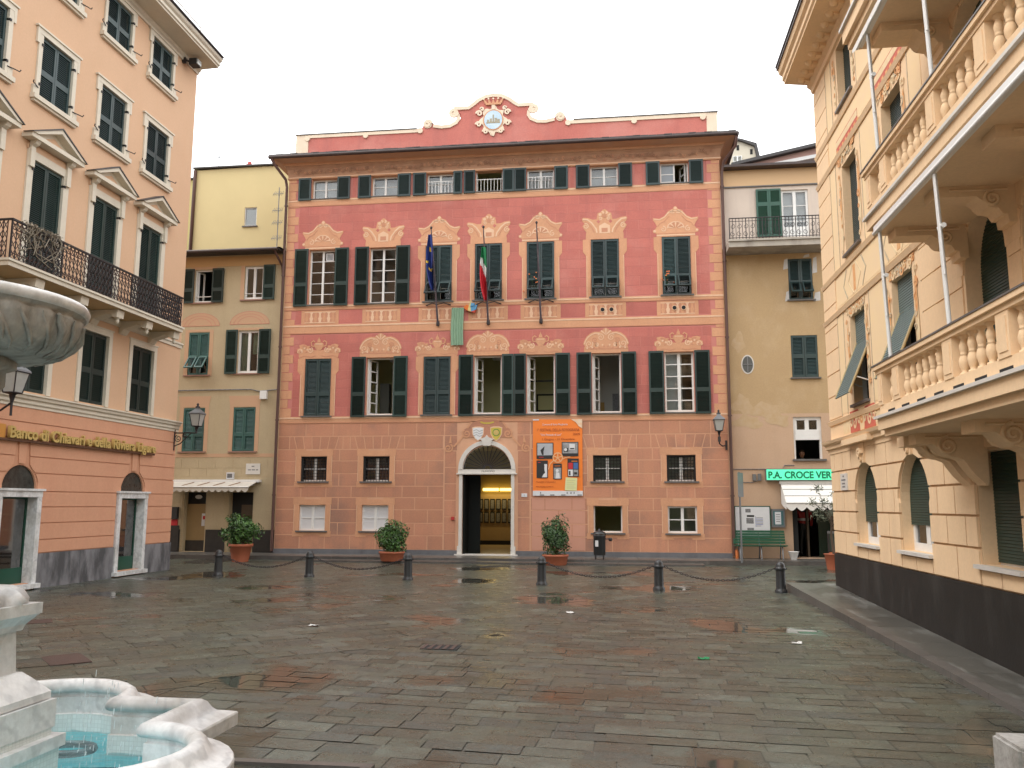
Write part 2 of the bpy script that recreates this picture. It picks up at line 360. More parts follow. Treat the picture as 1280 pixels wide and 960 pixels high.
def room(win, fr, u0, u1, v0, v1, dp, m, depth=3.0, pad=.35, floor=None):
    b = MB(fr); a, c, d, e = u0 - pad, u1 + pad, v0 - pad * .3, v1 + pad; z = -dp - .01; y = -dp - depth
    b.add([(a, d, y), (c, d, y), (c, e, y), (a, e, y)], m); b.add([(a, d, z), (a, d, y), (a, e, y), (a, e, z)], m)
    b.add([(c, d, y), (c, d, z), (c, e, z), (c, e, y)], m); b.add([(a, e, y), (c, e, y), (c, e, z), (a, e, z)], m)
    b.add([(a, d, z), (c, d, z), (c, d, y), (a, d, y)], floor or m)
    return b.build('room_interior', win)
def leafpanel(b, u0, u1, v0, v1, wb, flip, m, st=.055):
    b.box(u0, u0 + st, v0, v1, wb, wb + .045, m); b.box(u1 - st, u1, v0, v1, wb, wb + .045, m)
    b.box(u0 + st, u1 - st, v0, v0 + st * 1.2, wb, wb + .045, m); b.box(u0 + st, u1 - st, v1 - st * 1.2, v1, wb, wb + .045, m)
    n = max(3, int((v1 - v0 - st * 2.4) / .042)); dv = (v1 - v0 - st * 2.4) / n
    for i in range(n):
        vc = v0 + st * 1.2 + dv * (i + .5); h = dv * .40; s = -1 if flip else 1
        # s=1: the outer edge hangs lower (closed leaf seen from outside)
        a = (vc + s * h, wb + .004); c = (vc - s * h, wb + .031); t = .005; r_ = rng.random()
        b.add([(u0 + st, c[0], c[1]), (u1 - st, c[0], c[1]), (u1 - st, a[0], a[1]), (u0 + st, a[0], a[1])], m, rnd=r_)
        b.add([(u0 + st, a[0] - t, a[1]), (u1 - st, a[0] - t, a[1]), (u1 - st, c[0] - t, c[1]), (u0 + st, c[0] - t, c[1])], m, rnd=r_)
        b.add([(u0 + st, c[0] - t, c[1]), (u1 - st, c[0] - t, c[1]), (u1 - st, c[0], c[1]), (u0 + st, c[0], c[1])], m, rnd=r_)
def leaf(win, fr, u0, u1, v0, v1, wb, flip, m, split=.38, flap=0, single=False):
    b = MB(fr); vm = v0 + (v1 - v0) * split
    if single: leafpanel(b, u0, u1, v0, v1, wb, flip, m)
    elif not flap:
        leafpanel(b, u0, u1, v0, vm, wb, flip, m); leafpanel(b, u0, u1, vm, v1, wb, flip, m)
    else:
        fh = (v1 - v0) * flap; leafpanel(b, u0, u1, v0 + fh + .03, v1, wb, flip, m)
        st = .055; b.box(u0, u0 + st, v0, v0 + fh + .03, wb, wb + .035, m); b.box(u1 - st, u1, v0, v0 + fh + .03, wb, wb + .035, m); b.box(u0 + st, u1 - st, v0, v0 + st, wb, wb + .035, m)
        vh, wh, ang = v0 + fh + .02, wb + .04, R(38)
        def tf(u, v, w_):
            dv, dw = v - vh, w_ - wh; return (u, vh + dv * math.cos(ang) + dw * math.sin(ang), wh - dv * math.sin(ang) + dw * math.cos(ang))
        b.tf = tf; leafpanel(b, u0 + .03, u1 - .03, v0 + fh * .12, vh - .005, wh, flip, m, .04); b.tf = None
    return b.build('shutter', win)
def casement(root, fr, u0, u1, v0, v1, dp, cols=2, rows=3, m=None, bars=.022, name='window', fw=.05, mull=.07, glassm=None, gl_on=True):
    """window part: outer frame, mullion, glazing bars; sub-part pane"""
    m = m or white; b = MB(fr); w0, w1 = -dp, -dp + .06
    b.box(u0, u0 + fw, v0, v1, w0, w1, m); b.box(u1 - fw, u1, v0, v1, w0, w1, m); b.box(u0 + fw, u1 - fw, v0, v0 + fw * 1.3, w0, w1, m); b.box(u0 + fw, u1 - fw, v1 - fw, v1, w0, w1, m)
    for i in range(1, cols):
        c = u0 + (u1 - u0) * i / cols; b.box(c - mull / 2, c + mull / 2, v0 + fw * 1.3, v1 - fw, w0 + .002, w1 + .003, m)
    for j in range(1, rows):
        c = v0 + (v1 - v0) * j / rows; b.box(u0 + fw, u1 - fw, c - bars / 2, c + bars / 2, w0 + .012, w1 - .008, m)
    win = b.build(name, root)
    if gl_on:
        g = MB(fr); g.box(u0 + .01, u1 - .01, v0 + .01, v1 - .01, w0 + .024, w0 + .030, glassm or gl); g.build('pane', win)
    return win
def openframe(root, fr, u0, u1, v0, v1, dp, m=None, rows=5, side='L', name='window'):
    """open window: outer frame, and one sash swung into the room"""
    m = m or white; b = MB(fr); w0, w1 = -dp, -dp + .06; fw = .045
    b.box(u0, u0 + fw, v0, v1, w0, w1, m); b.box(u1 - fw, u1, v0, v1, w0, w1, m); b.box(u0 + fw, u1 - fw, v0, v0 + fw * 1.4, w0, w1, m); b.box(u0 + fw, u1 - fw, v1 - fw, v1, w0, w1, m)
    win = b.build(name, root); s = MB(fr); L = (u1 - u0) / 2 - .05
    u = u0 + fw + .015 if side == 'L' else u1 - fw - .05
    ang = R(68); sg = 1 if side == 'L' else -1
    def tf(a, v, c): return (u + sg * (a * math.cos(ang) + c * math.sin(ang)) , v, -dp - a * math.sin(ang) + c * math.cos(ang))
    s.tf = tf; a0, a1 = 0, L
    s.box(a0, a0 + .05, v0 + .07, v1 - .05, -.02, .02, m); s.box(a1 - .05, a1, v0 + .07, v1 - .05, -.02, .02, m)
    for j in range(rows + 1):
        c = v0 + .09 + (v1 - v0 - .16) * j / rows; s.box(a0 + .05, a1 - .05, c - .02, c + .02, -.02, .02, m)
    s.build('open_sash', win)
    return win
def sill(win, fr, u0, u1, v, m=None, out=.07, t=.045, dp=.2):
    b = MB(fr); b.box(u0, u1, v - t, v - .002, -dp, out, m or sill_m); return b.build('window_sill', win)
def courses(b, u0, u1, rows, holes, m, w0, w1, gap=.025, bw=None, arches=()):
    """painted or raised blocks in rows, cut round rectangular holes and round arches"""
    for k, (v0, v1) in enumerate(rows):
        segs = [(u0, u1)]; vc = (v0 + v1) / 2
        def cut(a, c):
            nonlocal segs; n = []
            for s0, s1 in segs:
                if c <= s0 or a >= s1: n.append((s0, s1)); continue
                if a > s0: n.append((s0, a))
                if c < s1: n.append((c, s1))
            segs = n
        for h in holes:
            if h[2] < v1 - .01 and h[3] > v0 + .01: cut(h[0], h[1])
        ar = [a for a in arches if a[1] - .05 < v1 and a[1] + a[2] > v0 + .02 and v0 >= a[1] - .3]
        for a in ar: 
            cut(a[0] - .02, a[0] + .02)
        for s0, s1 in segs:
            if bw:
                off = (k % 2) * bw / 2; e = [s0]; x = u0 - off
                while x < s1 - bw * .3:
                    if x > s0 + bw * .3: e.append(x)
                    x += bw
                e.append(s1)
            else: e = [s0, s1]
            for x0, x1 in zip(e, e[1:]):
                if x1 - x0 < .04: continue
                q = [(x0 + gap / 2, v0 + gap / 2), (x1 - gap / 2, v0 + gap / 2), (x1 - gap / 2, v1 - gap / 2), (x0 + gap / 2, v1 - gap / 2)]
                for a in ar:
                    def lim(v):
                        d = v - a[1]
                        return a[2] if d <= 0 else (math.sqrt(max(0, a[2] ** 2 - d * d)))
                    vs = [v0 + gap / 2 + (v1 - v0 - gap) * i / 5 for i in range(6)]
                    if abs(x1 - (a[0] - .02)) < .03: q = [(x0 + gap / 2, vs[0])] + [(a[0] - max(lim(v) + .012, .03), v) for v in vs] + [(x0 + gap / 2, vs[-1])]
                    elif abs(x0 - (a[0] + .02)) < .03: q = [(x1 - gap / 2, vs[-1])] + [(a[0] + max(lim(v) + .012, .03), v) for v in reversed(vs)] + [(x1 - gap / 2, vs[0])]
                b.prism(q, w0, w1, m)

# ------------------------------------------------------------------ ground, paving, pavements
def gz(x, y):
    t = min(1, max(0, (x + 10) / 13)); t = t * t * (3 - 2 * t)
    return .0165 * (min(max(y, 0), 19) - 19) * t
gb = MB()
gb.add([(-500, -500, -.6), (500, -500, -.6), (500, 900, -.6), (-500, 900, -.6)], mat('far_ground', (.09, .085, .08), (.07, .07, .065), .2, .9))
structure(gb.build('ground'))

hb = MB(); hg = random.Random(3)  # added hill, unseen behind the camera, for window panes to reflect
rows_ = []
for j in range(9):
    y = -32 - 9 * j; rows_.append([(x, y + 4 * math.sin(x * .07), -.6 + (26 * math.sin(math.pi / 2 * j / 8)) * (.85 + .25 * math.sin(x * .045 + 1)) + hg.uniform(-.7, .7)) for x in range(-140, 141, 10)])
hb.grid(rows_[::-1], mat('reflection_hill_green', (.05, .07, .03), (.11, .10, .06), .25, .9)); structure(hb.build('reflection_hill'))

def pavemat():
    m = bpy.data.materials.new('wet_paving'); m.use_nodes = True; n = m.node_tree; b = n.nodes['Principled BSDF']; L = n.links.new
    at = n.nodes.new('ShaderNodeAttribute'); at.attribute_name = 'rnd'
    rp = n.nodes.new('ShaderNodeValToRGB'); e = rp.color_ramp.elements
    cols = [(0, (0.0465, 0.0573, 0.0427)), (.14, (0.0832, 0.0956, 0.0724)), (.28, (0.0494, 0.0590, 0.0518)), (.42, (0.1001, 0.1163, 0.0914)), (.55, (0.0705, 0.0702, 0.0487)), (.66, (0.0621, 0.0741, 0.0686)), (.78, (0.1185, 0.1371, 0.1128)), (.9, (0.0691, 0.0685, 0.0502)), (1, (0.0529, 0.0558, 0.0419))]
    e[0].position, e[0].color = 0, (*cols[0][1], 1); e[1].position, e[1].color = 1, (*cols[-1][1], 1)
    for p, c in cols[1:-1]:
        x = e.new(p); x.color = (*c, 1)
    L(at.outputs['Fac'], rp.inputs[0])
    tc = n.nodes.new('ShaderNodeTexCoord')
    def noise(s, d=5, r=.6):
        x = n.nodes.new('ShaderNodeTexNoise'); x.inputs['Scale'].default_value = s; x.inputs['Detail'].default_value = d; x.inputs['Roughness'].default_value = r; L(tc.outputs['Object'], x.inputs['Vector']); return x.outputs[0]
    def mr(f, a, c, lo=0, hi=1):
        x = n.nodes.new('ShaderNodeMapRange'); x.inputs[1].default_value = a; x.inputs[2].default_value = c; x.inputs[3].default_value = lo; x.inputs[4].default_value = hi; L(f, x.inputs[0]); return x.outputs[0]
    def mixc(f, a, c, bt='MIX'):
        x = n.nodes.new('ShaderNodeMix'); x.data_type = 'RGBA'; x.blend_type = bt; L(f, x.inputs[0]); L(a, x.inputs[6])
        if isinstance(c, tuple): x.inputs[7].default_value = (*c, 1)
        else: L(c, x.inputs[7])
        return x.outputs[2]
    col = mixc(mr(noise(3.2, 8, .7), .42, .75), rp.outputs[0], (.062, .060, .046))
    col = mixc(mr(noise(9, 8, .75), .55, .8, 0, .75), col, (.165, .168, .145))
    col = mixc(mr(noise(.7, 4), .5, .72, 0, .55), col, (.090, .088, .064))
    big = noise(.42, 4, .55)
    pud = mr(big, .545, .625)
    damp = mr(noise(1.7, 6, .65), .35, .65)
    col = mixc(pud, col, (.060, .058, .046))
    L(col, b.inputs['Base Color'])
    r1 = mr(noise(6, 6, .7), .3, .7, .20, .46)
    mx = n.nodes.new('ShaderNodeMix'); mx.data_type = 'FLOAT'; L(pud, mx.inputs[0]); L(r1, mx.inputs[2]); mx.inputs[3].default_value = .04
    L(mx.outputs[0], b.inputs['Roughness']); b.inputs['Specular IOR Level'].default_value = .5
    bp = n.nodes.new('ShaderNodeBump'); bp.inputs['Distance'].default_value = .012
    inv = mr(pud, 0, 1, .55, .0); L(inv, bp.inputs['Strength'])
    ad = n.nodes.new('ShaderNodeMath'); ad.operation = 'ADD'; L(noise(5, 6), ad.inputs[0]); L(noise(38, 5), ad.inputs[1]); L(ad.outputs[0], bp.inputs['Height']); L(bp.outputs[0], b.inputs['Normal'])
    return m
pave = pavemat()
joint = mat('dark_joint', (.075, .073, .060), (.11, .106, .085), 8, .5)

def slabs(name, x0, x1, y0, y1, ang, cx, cy, clips, seed, rh=(.17, .28), ln=(.28, .56)):
    rg = random.Random(seed); bm = bmesh.new(); lay = bm.faces.layers.float.new('rnd')
    c, s = math.cos(ang), math.sin(ang)
    y = y0
    while y < y1:
        h = rg.uniform(*rh); x = x0 - rg.random() * .8
        while x < x1:
            l = rg.uniform(*ln); g = rg.uniform(.002, .006); tz = rg.uniform(-.0015, .0015); ta = rg.gauss(0, .0005); tb = rg.gauss(0, .0004)
            vs = []
            for px, py, k in ((x + g, y + g, 0), (x + l - g, y + g, 1), (x + l - g, y + h - g, 2), (x + g, y + h - g, 3)):
                px += rg.uniform(-.008, .008); py += rg.uniform(-.008, .008)
                X, Y = cx + px * c - py * s, cy + px * s + py * c
                vs.append(bm.verts.new((X, Y, gz(X, Y) + tz + (ta if k in (1, 2) else -ta) + (tb if k > 1 else -tb))))
            f = bm.faces.new(vs); f[lay] = rg.random(); x += l
        y += h
    for co, no in clips:
        bmesh.ops.bisect_plane(bm, geom=bm.verts[:] + bm.edges[:] + bm.faces[:], plane_co=co, plane_no=no, clear_outer=True)
    me = bpy.data.meshes.new(name); bm.to_mesh(me); bm.free(); me.materials.append(pave)
    o = bpy.data.objects.new(name, me); COL.objects.link(o); return structure(o)
bed = MB()
xs = [-20 + i * 1.0 for i in range(27)] + [8, 10]; ys = [-6 + i * 1.0 for i in range(36)]
bed.grid([[(x, y, gz(x, y) - .009) for x in xs] for y in ys], joint)
structure(bed.build('paving_bed'))
A = Vector((-4.5, 8.0, 0)); B = Vector((-1.0, 15.5, 0)); nrm = Vector(((B - A).y, -(B - A).x, 0)).normalized()
slabs('piazza_paving', -12, 8, -2, 15, R(-1.5), 0, 1.5, [(A, -nrm), (Vector((0, 15.2, 0)), Vector((-.08, 1, 0)))], 3)
slabs('piazza_paving', -20, 20, -20, 20, R(41), -8, 10, [(A, nrm), (Vector((0, 15.2, 0)), Vector((-.08, 1, 0))), (Vector((-12.6, 0, 0)), Vector((-1, 0, 0))), (Vector((0, -2, 0)), Vector((0, -1, 0)))], 5, (.24, .34), (.34, .66))
slabs('piazza_paving', -22, 22, -22, 22, R(38), -4, 20, [(Vector((0, 15.2, 0)), Vector((.08, -1, 0))), (Vector((0, 27.5, 0)), Vector((0, 1, 0))), (Vector((-17, 0, 0)), Vector((-1, 0, 0))), (Vector((7.5, 0, 0)), Vector((1, 0, 0)))], 9, (.20, .30), (.30, .6))

kerbm = mat('kerb_stone', (.085, .082, .078), (.12, .11, .10), 5, .3, .3, 25, rnd=.2, streak=(.04, .038, .035), sfac=.6)
pvm = mat('pavement_stone', (.105, .10, .092), (.145, .135, .12), 3, .28, .3, 30, rnd=.18, streak=(.055, .052, .047), sfac=.6, sscale=(1, 1, 1))
pvv = mat('worn_pavement_stone', (.10, .098, .086), (.078, .076, .066), 2, .32, .3, 30, rnd=.12, streak=(.33, .33, .31), sfac=.75, sscale=(1.6, .5, 1), slo=(.5, .7), blot=((.07, .066, .058), 1.2, .6))
pv = MB()
x = -16.0
while x < 9:
    l = rng.uniform(.9, 1.5); e = 25.62 if x < 3.2 else 26.0
    pv.box(x, min(x + l - .008, 9), e, e + .3, -.05, .128 + rng.uniform(-.004, .004), kerbm); x += l
x = -16.0
while x < 9:
    l = rng.uniform(.5, .9); e = 25.93 if x < 3.2 else 26.31
    for y0, y1 in ((e, (e + 27.5) / 2), ((e + 27.5) / 2, 27.5)): pv.box(x, x + l - .008, y0, y1 - .008, -.05, .13 + rng.uniform(-.003, .003), pvm)
    x += l
structure(pv.build('town_hall_pavement'))
st = MB(); x = -9.4
while x < 1.2:
    l = rng.uniform(.9, 1.4); st.box(x, x + l - .008, 25.0, 25.6, -.05, .055 + rng.uniform(-.003, .003), kerbm); x += l
structure(st.build('low_step'))
# pavement along the villa, falling towards the viewer
def sz(y): return .15 - .0275 * (18.1 - y) if y > 8 else .15 - .0275 * 10.1
def kx(y): return 3.33 + (18.3 - y) * .0275
vp = MB(); y = 18.45
while y > -3:
    l = rng.uniform(.8, 1.4); y2 = y - l + .008
    a, b_ = kx(y), kx(y2)
    def blk(xa, xb, xc, xd, m, up=0):
        p = [(xa, y), (xb, y), (xd, y2), (xc, y2)]; zt = [sz(y) + up, sz(y) + up, sz(y2) + up, sz(y2) + up]
        t = [(*q, z) for q, z in zip(p, zt)]; bt = [(*q, z - .35) for q, z in zip(p, zt)]; r_ = rng.random()
        vp.add([t[3], t[2], t[1], t[0]], m, rnd=r_)
        for i in range(4): j = (i + 1) % 4; vp.add([t[i], t[j], bt[j], bt[i]], m, rnd=r_)
    blk(a, a + .16, b_, b_ + .16, kerbm); blk(a + .168, 4.42, b_ + .168, 4.42, pvv, -.004); y -= l
structure(vp.build('villa_pavement'))

# ------------------------------------------------------------------ the town hall
TH = thing('town_hall', 'pink and salmon painted town hall with green shutters, painted window surrounds and a scrolled gable', 'town hall', (-4.07, 27, 0))
XA, XB = -11.45, 3.30
COLS = [-10.15, -8.0, -6.05, -4.35, -2.6, -.47, 1.84]; HW = .46
holes_at = [(c - HW, c + HW, 12.26, 12.98, .22) for c in COLS]
holes_s2 = [(c - HW, c + HW, 8.48, 10.42, .25) for c in COLS]
holes_s1 = [(c - HW, c + HW, 4.66, 6.60, .28) for c in COLS]
GC = [-10.18, -8.04, -.48, 1.83]
holes_g = [(c - .45, c + .45, 2.48, 3.30, .22) for c in GC] + [(c - .45, c + .45, .87, 1.70, .22) for c in GC]
DC, DR, DS = -4.35, .80, 2.82
hole_d = (DC - DR, DC + DR, .13, 3.62, .45, 1)
b = MB(PAL); wall(b, XA, XB, 4.60, 13.1, holes_at + holes_s2 + holes_s1, pinkj, tan)
b.box(XA, XB, 0, 14.0, -12, -11.8, pinkj)
for xw in (XA, XB): b.add([(xw, 0, -.002), (xw, 0, -11.8), (xw, 14, -11.8), (xw, 14, -.002)] if xw == XA else [(xw, 0, -11.8), (xw, 0, -.002), (xw, 14, -.002), (xw, 14, -11.8)], gfb)
b.build('upper_wall', TH)
b = MB(PAL); wall(b, XA, XB, 0, 4.60, holes_g + [hole_d], gfj, tan)
spandrel(b, DC, DS, DR, 3.62, .45, gfj, stone); b.build('ground_floor_wall', TH)
# painted blocks
def rect(u0, u1, v0, v1, *a): return (u0, u1, v0, v1)
sur_s = [rect(c - .64, c + .64, h[2] - .05, h[3]) for c, h in zip(COLS, holes_s1)]
b = MB(PAL)
rows = [(.28, .73), (.73, 1.13), (1.13, 1.56), (1.56, 1.95), (1.95, 2.32), (2.32, 2.73), (2.73, 3.15), (3.15, 3.53)]
surg = [(c - .62, c + .62, .745, 1.94) for c in GC] + [(c - .62, c + .62, 2.335, 3.52) for c in GC]
for side in (-1, 1):
    b = MB(PAL); UA, UB = (XA, DC - 1.42) if side < 0 else (DC + 1.42, XB)
    courses(b, UA, UB, rows, surg, gfb, -.002, .004, .030, .86)
    courses(b, UA, UB, [(3.97, 4.40)], [], gfb, -.002, .004, .030, .95)
    edges = [XA, -11.05, -9.2, -8.95, -7.1, -5.8] if side < 0 else [-2.9, -1.4, .45, .9, 2.75, XB]
    for a, c in zip(edges, edges[1:]):
        if c - a > 1.5:
            n = 7; mid = (a + c) / 2
            lean = lambda t: (t - mid) * .17 - .17 * (t - mid) * (abs(t - mid) > (c - a) / 2 - .02)
            for i in range(n):
                t0, t1 = a + (c - a) * i / n, a + (c - a) * (i + 1) / n
                b.prism([(t0 + .016, 3.548), (t1 - .016, 3.548), (t1 - .016 + lean(t1), 3.952), (t0 + .016 + lean(t0), 3.952)], -.002, .004, gfb)
        else: b.box(a + .016, c - .016, 3.548, 3.952, -.002, .004, gfb)
    b.build('painted_blocks', TH)
for xa_, xb_ in ((DC - 1.40, DC - 1.0), (DC + 1.0, DC + 1.40)):
    b = MB(PAL); courses(b, xa_, xb_, [(.28 + .53 * i, .28 + .53 * (i + 1)) for i in range(6)], [], gfb, -.002, .005, .03); b.build('door_pilaster_blocks', TH)
for xa_, xb_ in ((DC - 1.41, DC - .98), (DC + .98, DC + 1.41)):
    b = MB(PAL); courses(b, xa_, xb_, [(3.47, 3.97), (3.97, 4.40)], [], gfb, -.002, .0035, .03); b.build('spandrel_blocks', TH)
# paler repaired blocks below the banner and stains by the door
b = MB(PAL); courses(b, -2.9, -1.18, [(.30, .73), (.73, 1.13), (1.13, 1.56), (1.56, 1.97)], [], ltsal, .004, .0075, .028, .86); b.build('repaired_blocks', TH)
b = MB(PAL)
prow = [(4.62 + .02, 4.94)] + [(4.94 + .31 * i, 4.94 + .31 * (i + 1)) for i in range(8)]
sides = [(XA, XA + .42, 4, 14), (XB - .42, XB, 4, 14)]
courses(b, XA, XB, prow, [(c - HW - .02, c + HW + .02, 4.6, 6.62) for c in COLS] + sides, pink, -.002, .004, .016, .78)
courses(b, XA, XB, [(7.82 + .0, 8.30)], [(c - .66, c + .66, 7.7, 8.5) for c in COLS] + sides, pink, -.002, .004, .012)
courses(b, XA, XB, [(8.5 + .317 * i, 8.5 + .317 * (i + 1)) for i in range(11)], [(c - HW - .02, c + HW + .02, 8.4, 10.44) for c in COLS] + sides, pink, -.002, .004, .016, .78)
courses(b, XA, XB, [(12.24, 12.62), (12.62, 13.0)], [(c - 1.0, c + 1.0, 12, 13.1) for c in (COLS[0], COLS[1], COLS[5], COLS[6])] + [(-7.0, -1.6, 12, 13.1)] + sides, pink, -.002, .004, .016)
b.build('painted_pink_blocks', TH)
# quoins
b = MB(PAL); b2 = MB(PAL); v = 4.62; k = 0
while v < 12.95:
    wd = (.40, .27)[k % 2]; v1 = min(v + .305, 13.0)
    b.box(XA, XA + wd, v + .01, v1 - .01, -.002, .009, tan); b2.box(XB - wd, XB, v + .01, v1 - .01, -.002, .009, tan); v += .305; k += 1
b.build('painted_quoins', TH); b2.build('painted_quoins', TH)
# string bands (painted, two tones)
b = MB(PAL)
for v0, v1 in ((4.40, 4.63), (7.46, 7.78), (8.28, 8.46), (11.98, 12.24)):
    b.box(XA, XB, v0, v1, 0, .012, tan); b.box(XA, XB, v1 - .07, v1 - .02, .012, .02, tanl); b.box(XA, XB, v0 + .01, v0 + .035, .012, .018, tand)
b.build('painted_bands', TH)
b = MB(PAL); b.box(XA - .012, DC - .95, 0, .28, 0, .03, greyst); b.box(DC + .95, XB + .012, 0, .28, 0, .03, greyst); b.build('stone_plinth', TH)

def spiral(uc, vc, r0, r1, turns, a0, sg=1, n=26):
    return [(uc + (r0 + (r1 - r0) * i / n) * math.cos(a0 + sg * turns * 2 * math.pi * i / n), vc + (r0 + (r1 - r0) * i / n) * math.sin(a0 + sg * turns * 2 * math.pi * i / n)) for i in range(n + 1)]
def half(c, v0, pts): return [(c + x, v0 + y) for x, y in pts] + [(c - x, v0 + y) for x, y in reversed(pts) if x > 1e-6]
def cartouche(kind, c, v0, open_):
    b = MB(PAL); W0, W1 = .004, .011
    def sp(x, y, r, tn=1.4, a0=0, m=tanl, wd=.032):
        for s_ in (1, -1): b.strip(spiral(c + s_ * x, v0 + y, r, .012, tn, a0 if s_ > 0 else math.pi - a0, s_), (wd, wd * .6), W1, W1 + .006, m)
    def cur(p, m=tanl, wd=.03, lift=.006):
        for s_ in (1, -1): b.strip([(c + s_ * x, v0 + y) for x, y in p], wd, W1, W1 + lift, m)
    def disc(x, y, r, m, l=.004):
        for s_ in ((1, -1) if x else (1,)): b.prism(arc_pts(c + s_ * x, v0 + y, r, 10, 0, 2 * math.pi)[:-1], W1 - .001, W1 + l, m)
    rise = 2.02 if kind in 'AB' else 1.95
    if kind == 'A':
        b.prism(half(c, v0, [(.62, 0), (.62, .12), (.72, .14), (.74, .22), (.66, .26), (.60, .36), (.66, .48), (.73, .58), (.72, .645), (.52, .62), (.36, .70), (.22, .88), (.09, .93), (.05, 1.0), (0, 1.03)]), W0, W1, tan)
        cur([(.70, .61), (.52, .58), (.36, .66), (.22, .82), (.08, .87), (0, .87)], tanl, .035); cur([(.58, .34), (.50, .46), (.36, .52), (.2, .7)], tand, .022)
        for i in range(9):
            a = R(15 + 150 * i / 8); b.strip([(c + .07 * math.cos(a), v0 + .27 + .05 * math.sin(a)), (c + .26 * math.cos(a), v0 + .27 + .21 * math.sin(a))], (.015, .05), W1, W1 + .006, (tanl, tand)[i % 2])
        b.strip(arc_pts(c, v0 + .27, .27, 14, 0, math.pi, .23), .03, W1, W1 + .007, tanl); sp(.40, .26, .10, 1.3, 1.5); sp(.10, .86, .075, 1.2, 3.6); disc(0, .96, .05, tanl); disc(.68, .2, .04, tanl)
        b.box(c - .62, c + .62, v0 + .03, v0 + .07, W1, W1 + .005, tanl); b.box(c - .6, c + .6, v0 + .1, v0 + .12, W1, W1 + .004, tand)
    elif kind == 'B':
        b.prism(half(c, v0, [(.62, 0), (.62, .16), (.60, .25), (.68, .36), (.73, .46), (.66, .55), (.72, .62), (.75, .70), (.70, .76), (.52, .73), (.40, .68), (.26, .68), (.24, .80), (.22, .9), (.12, .92), (.06, 1.0), (0, 1.03)]), W0, W1, tan)
        cur([(.72, .70), (.56, .68), (.42, .56), (.28, .36), (.25, .22)], tanl, .05); cur([(.66, .60), (.54, .56), (.42, .42), (.34, .24)], tand, .03); sp(.62, .46, .10, 1.5, 1.2)
        b.prism([(c - .18, v0 + .2), (c + .18, v0 + .2), (c + .18, v0 + .46), (c, v0 + .56), (c - .18, v0 + .46)], W1, W1 + .004, tanl); b.box(c - .10, c + .10, v0 + .24, v0 + .38, W1 + .004, W1 + .007, tand)
        for i in range(7):
            a = R(20 + 140 * i / 6); disc_r = .055; b.prism(arc_pts(c + .15 * math.cos(a), v0 + .80 + .12 * math.sin(a), disc_r, 8, 0, 2 * math.pi)[:-1], W1, W1 + .005 + .0005 * i, (tanl, tan)[i % 2])
        sp(.13, .70, .06, 1.2, .5); disc(0, .79, .06, tand, .008)
        b.prism([(c - .26, v0 + .60), (c - .2, v0 + .54), (c - .14, v0 + .6), (c - .2, v0 + .67)], W1, W1 + .003, pink); b.prism([(c + .26, v0 + .60), (c + .2, v0 + .67), (c + .14, v0 + .6), (c + .2, v0 + .54)], W1, W1 + .003, pink)
    elif kind == 'C':
        b.prism(half(c, v0, [(.66, 0), (.70, .08), (.70, .17), (.77, .22), (.76, .33), (.66, .38), (.70, .46), (.58, .50), (.46, .48), (.36, .40), (.26, .34), (.20, .30), (.0, .28)]), W0, W1, tan)
        b.prism(half(c, v0, [(.07, .28), (.14, .38), (.17, .47), (.15, .53), (.06, .56), (.05, .64), (.02, .68), (0, .76)]), W0, W1 + .003, tan); b.strip([(c - .12, v0 + .5), (c + .12, v0 + .5)], .03, W1 + .003, W1 + .008, tanl); b.strip([(c - .06, v0 + .56), (c + .06, v0 + .56)], .02, W1 + .003, W1 + .008, tand)
        cur([(.15, .42), (.25, .44), (.27, .56), (.19, .62), (.14, .57)], tan, .04, .003); sp(.30, .29, .10, 1.5, 2.0); sp(.64, .25, .10, 1.5, -.5); sp(.50, .38, .08, 1.2, 1.0, tand)
        for i in range(12): disc(.30 + .034 * i, .33 + .10 * math.sin(i * 1.1), .035, (tanl, tand, tan)[i % 3], .003 + .0006 * i)
        cur([(.1, .10), (.25, .06), (.5, .1), (.66, .04)], tand, .02)
    else:
        b.prism(half(c, v0, [(.71, 0), (.71, .18), (.68, .24), (.74, .30), (.70, .42), (.62, .56), (.50, .66), (.36, .71), (.20, .70), (.15, .76), (.08, .74), (.04, .82), (0, .84)]), W0, W1, tan)
        cur([(.70, .30), (.66, .42), (.58, .53), (.47, .61), (.34, .66), (.2, .65)], tanl, .035); sp(.55, .31, .13, 1.6, 2.6); sp(.17, .52, .12, 1.6, .6); sp(.36, .44, .10, 1.4, 4.0, tand); sp(.30, .27, .07, 1.3, 1.0)
        for i in range(11): disc(.06 + .055 * i, .22 + .05 * math.sin(i * 1.7), .032, (tand, tanl, tan)[i % 3], .003 + .0006 * i)
        for i in range(5): a = R(40 + 100 * i / 4); b.strip([(c, v0 + .6), (c + .2 * math.cos(a), v0 + .62 + .19 * math.sin(a))], (.02, .05), W1, W1 + .004 + .0008 * i, (tanl, tan)[i % 2])
        b.box(c - .70, c + .70, v0 + .13, v0 + .16, W1, W1 + .004, tand)
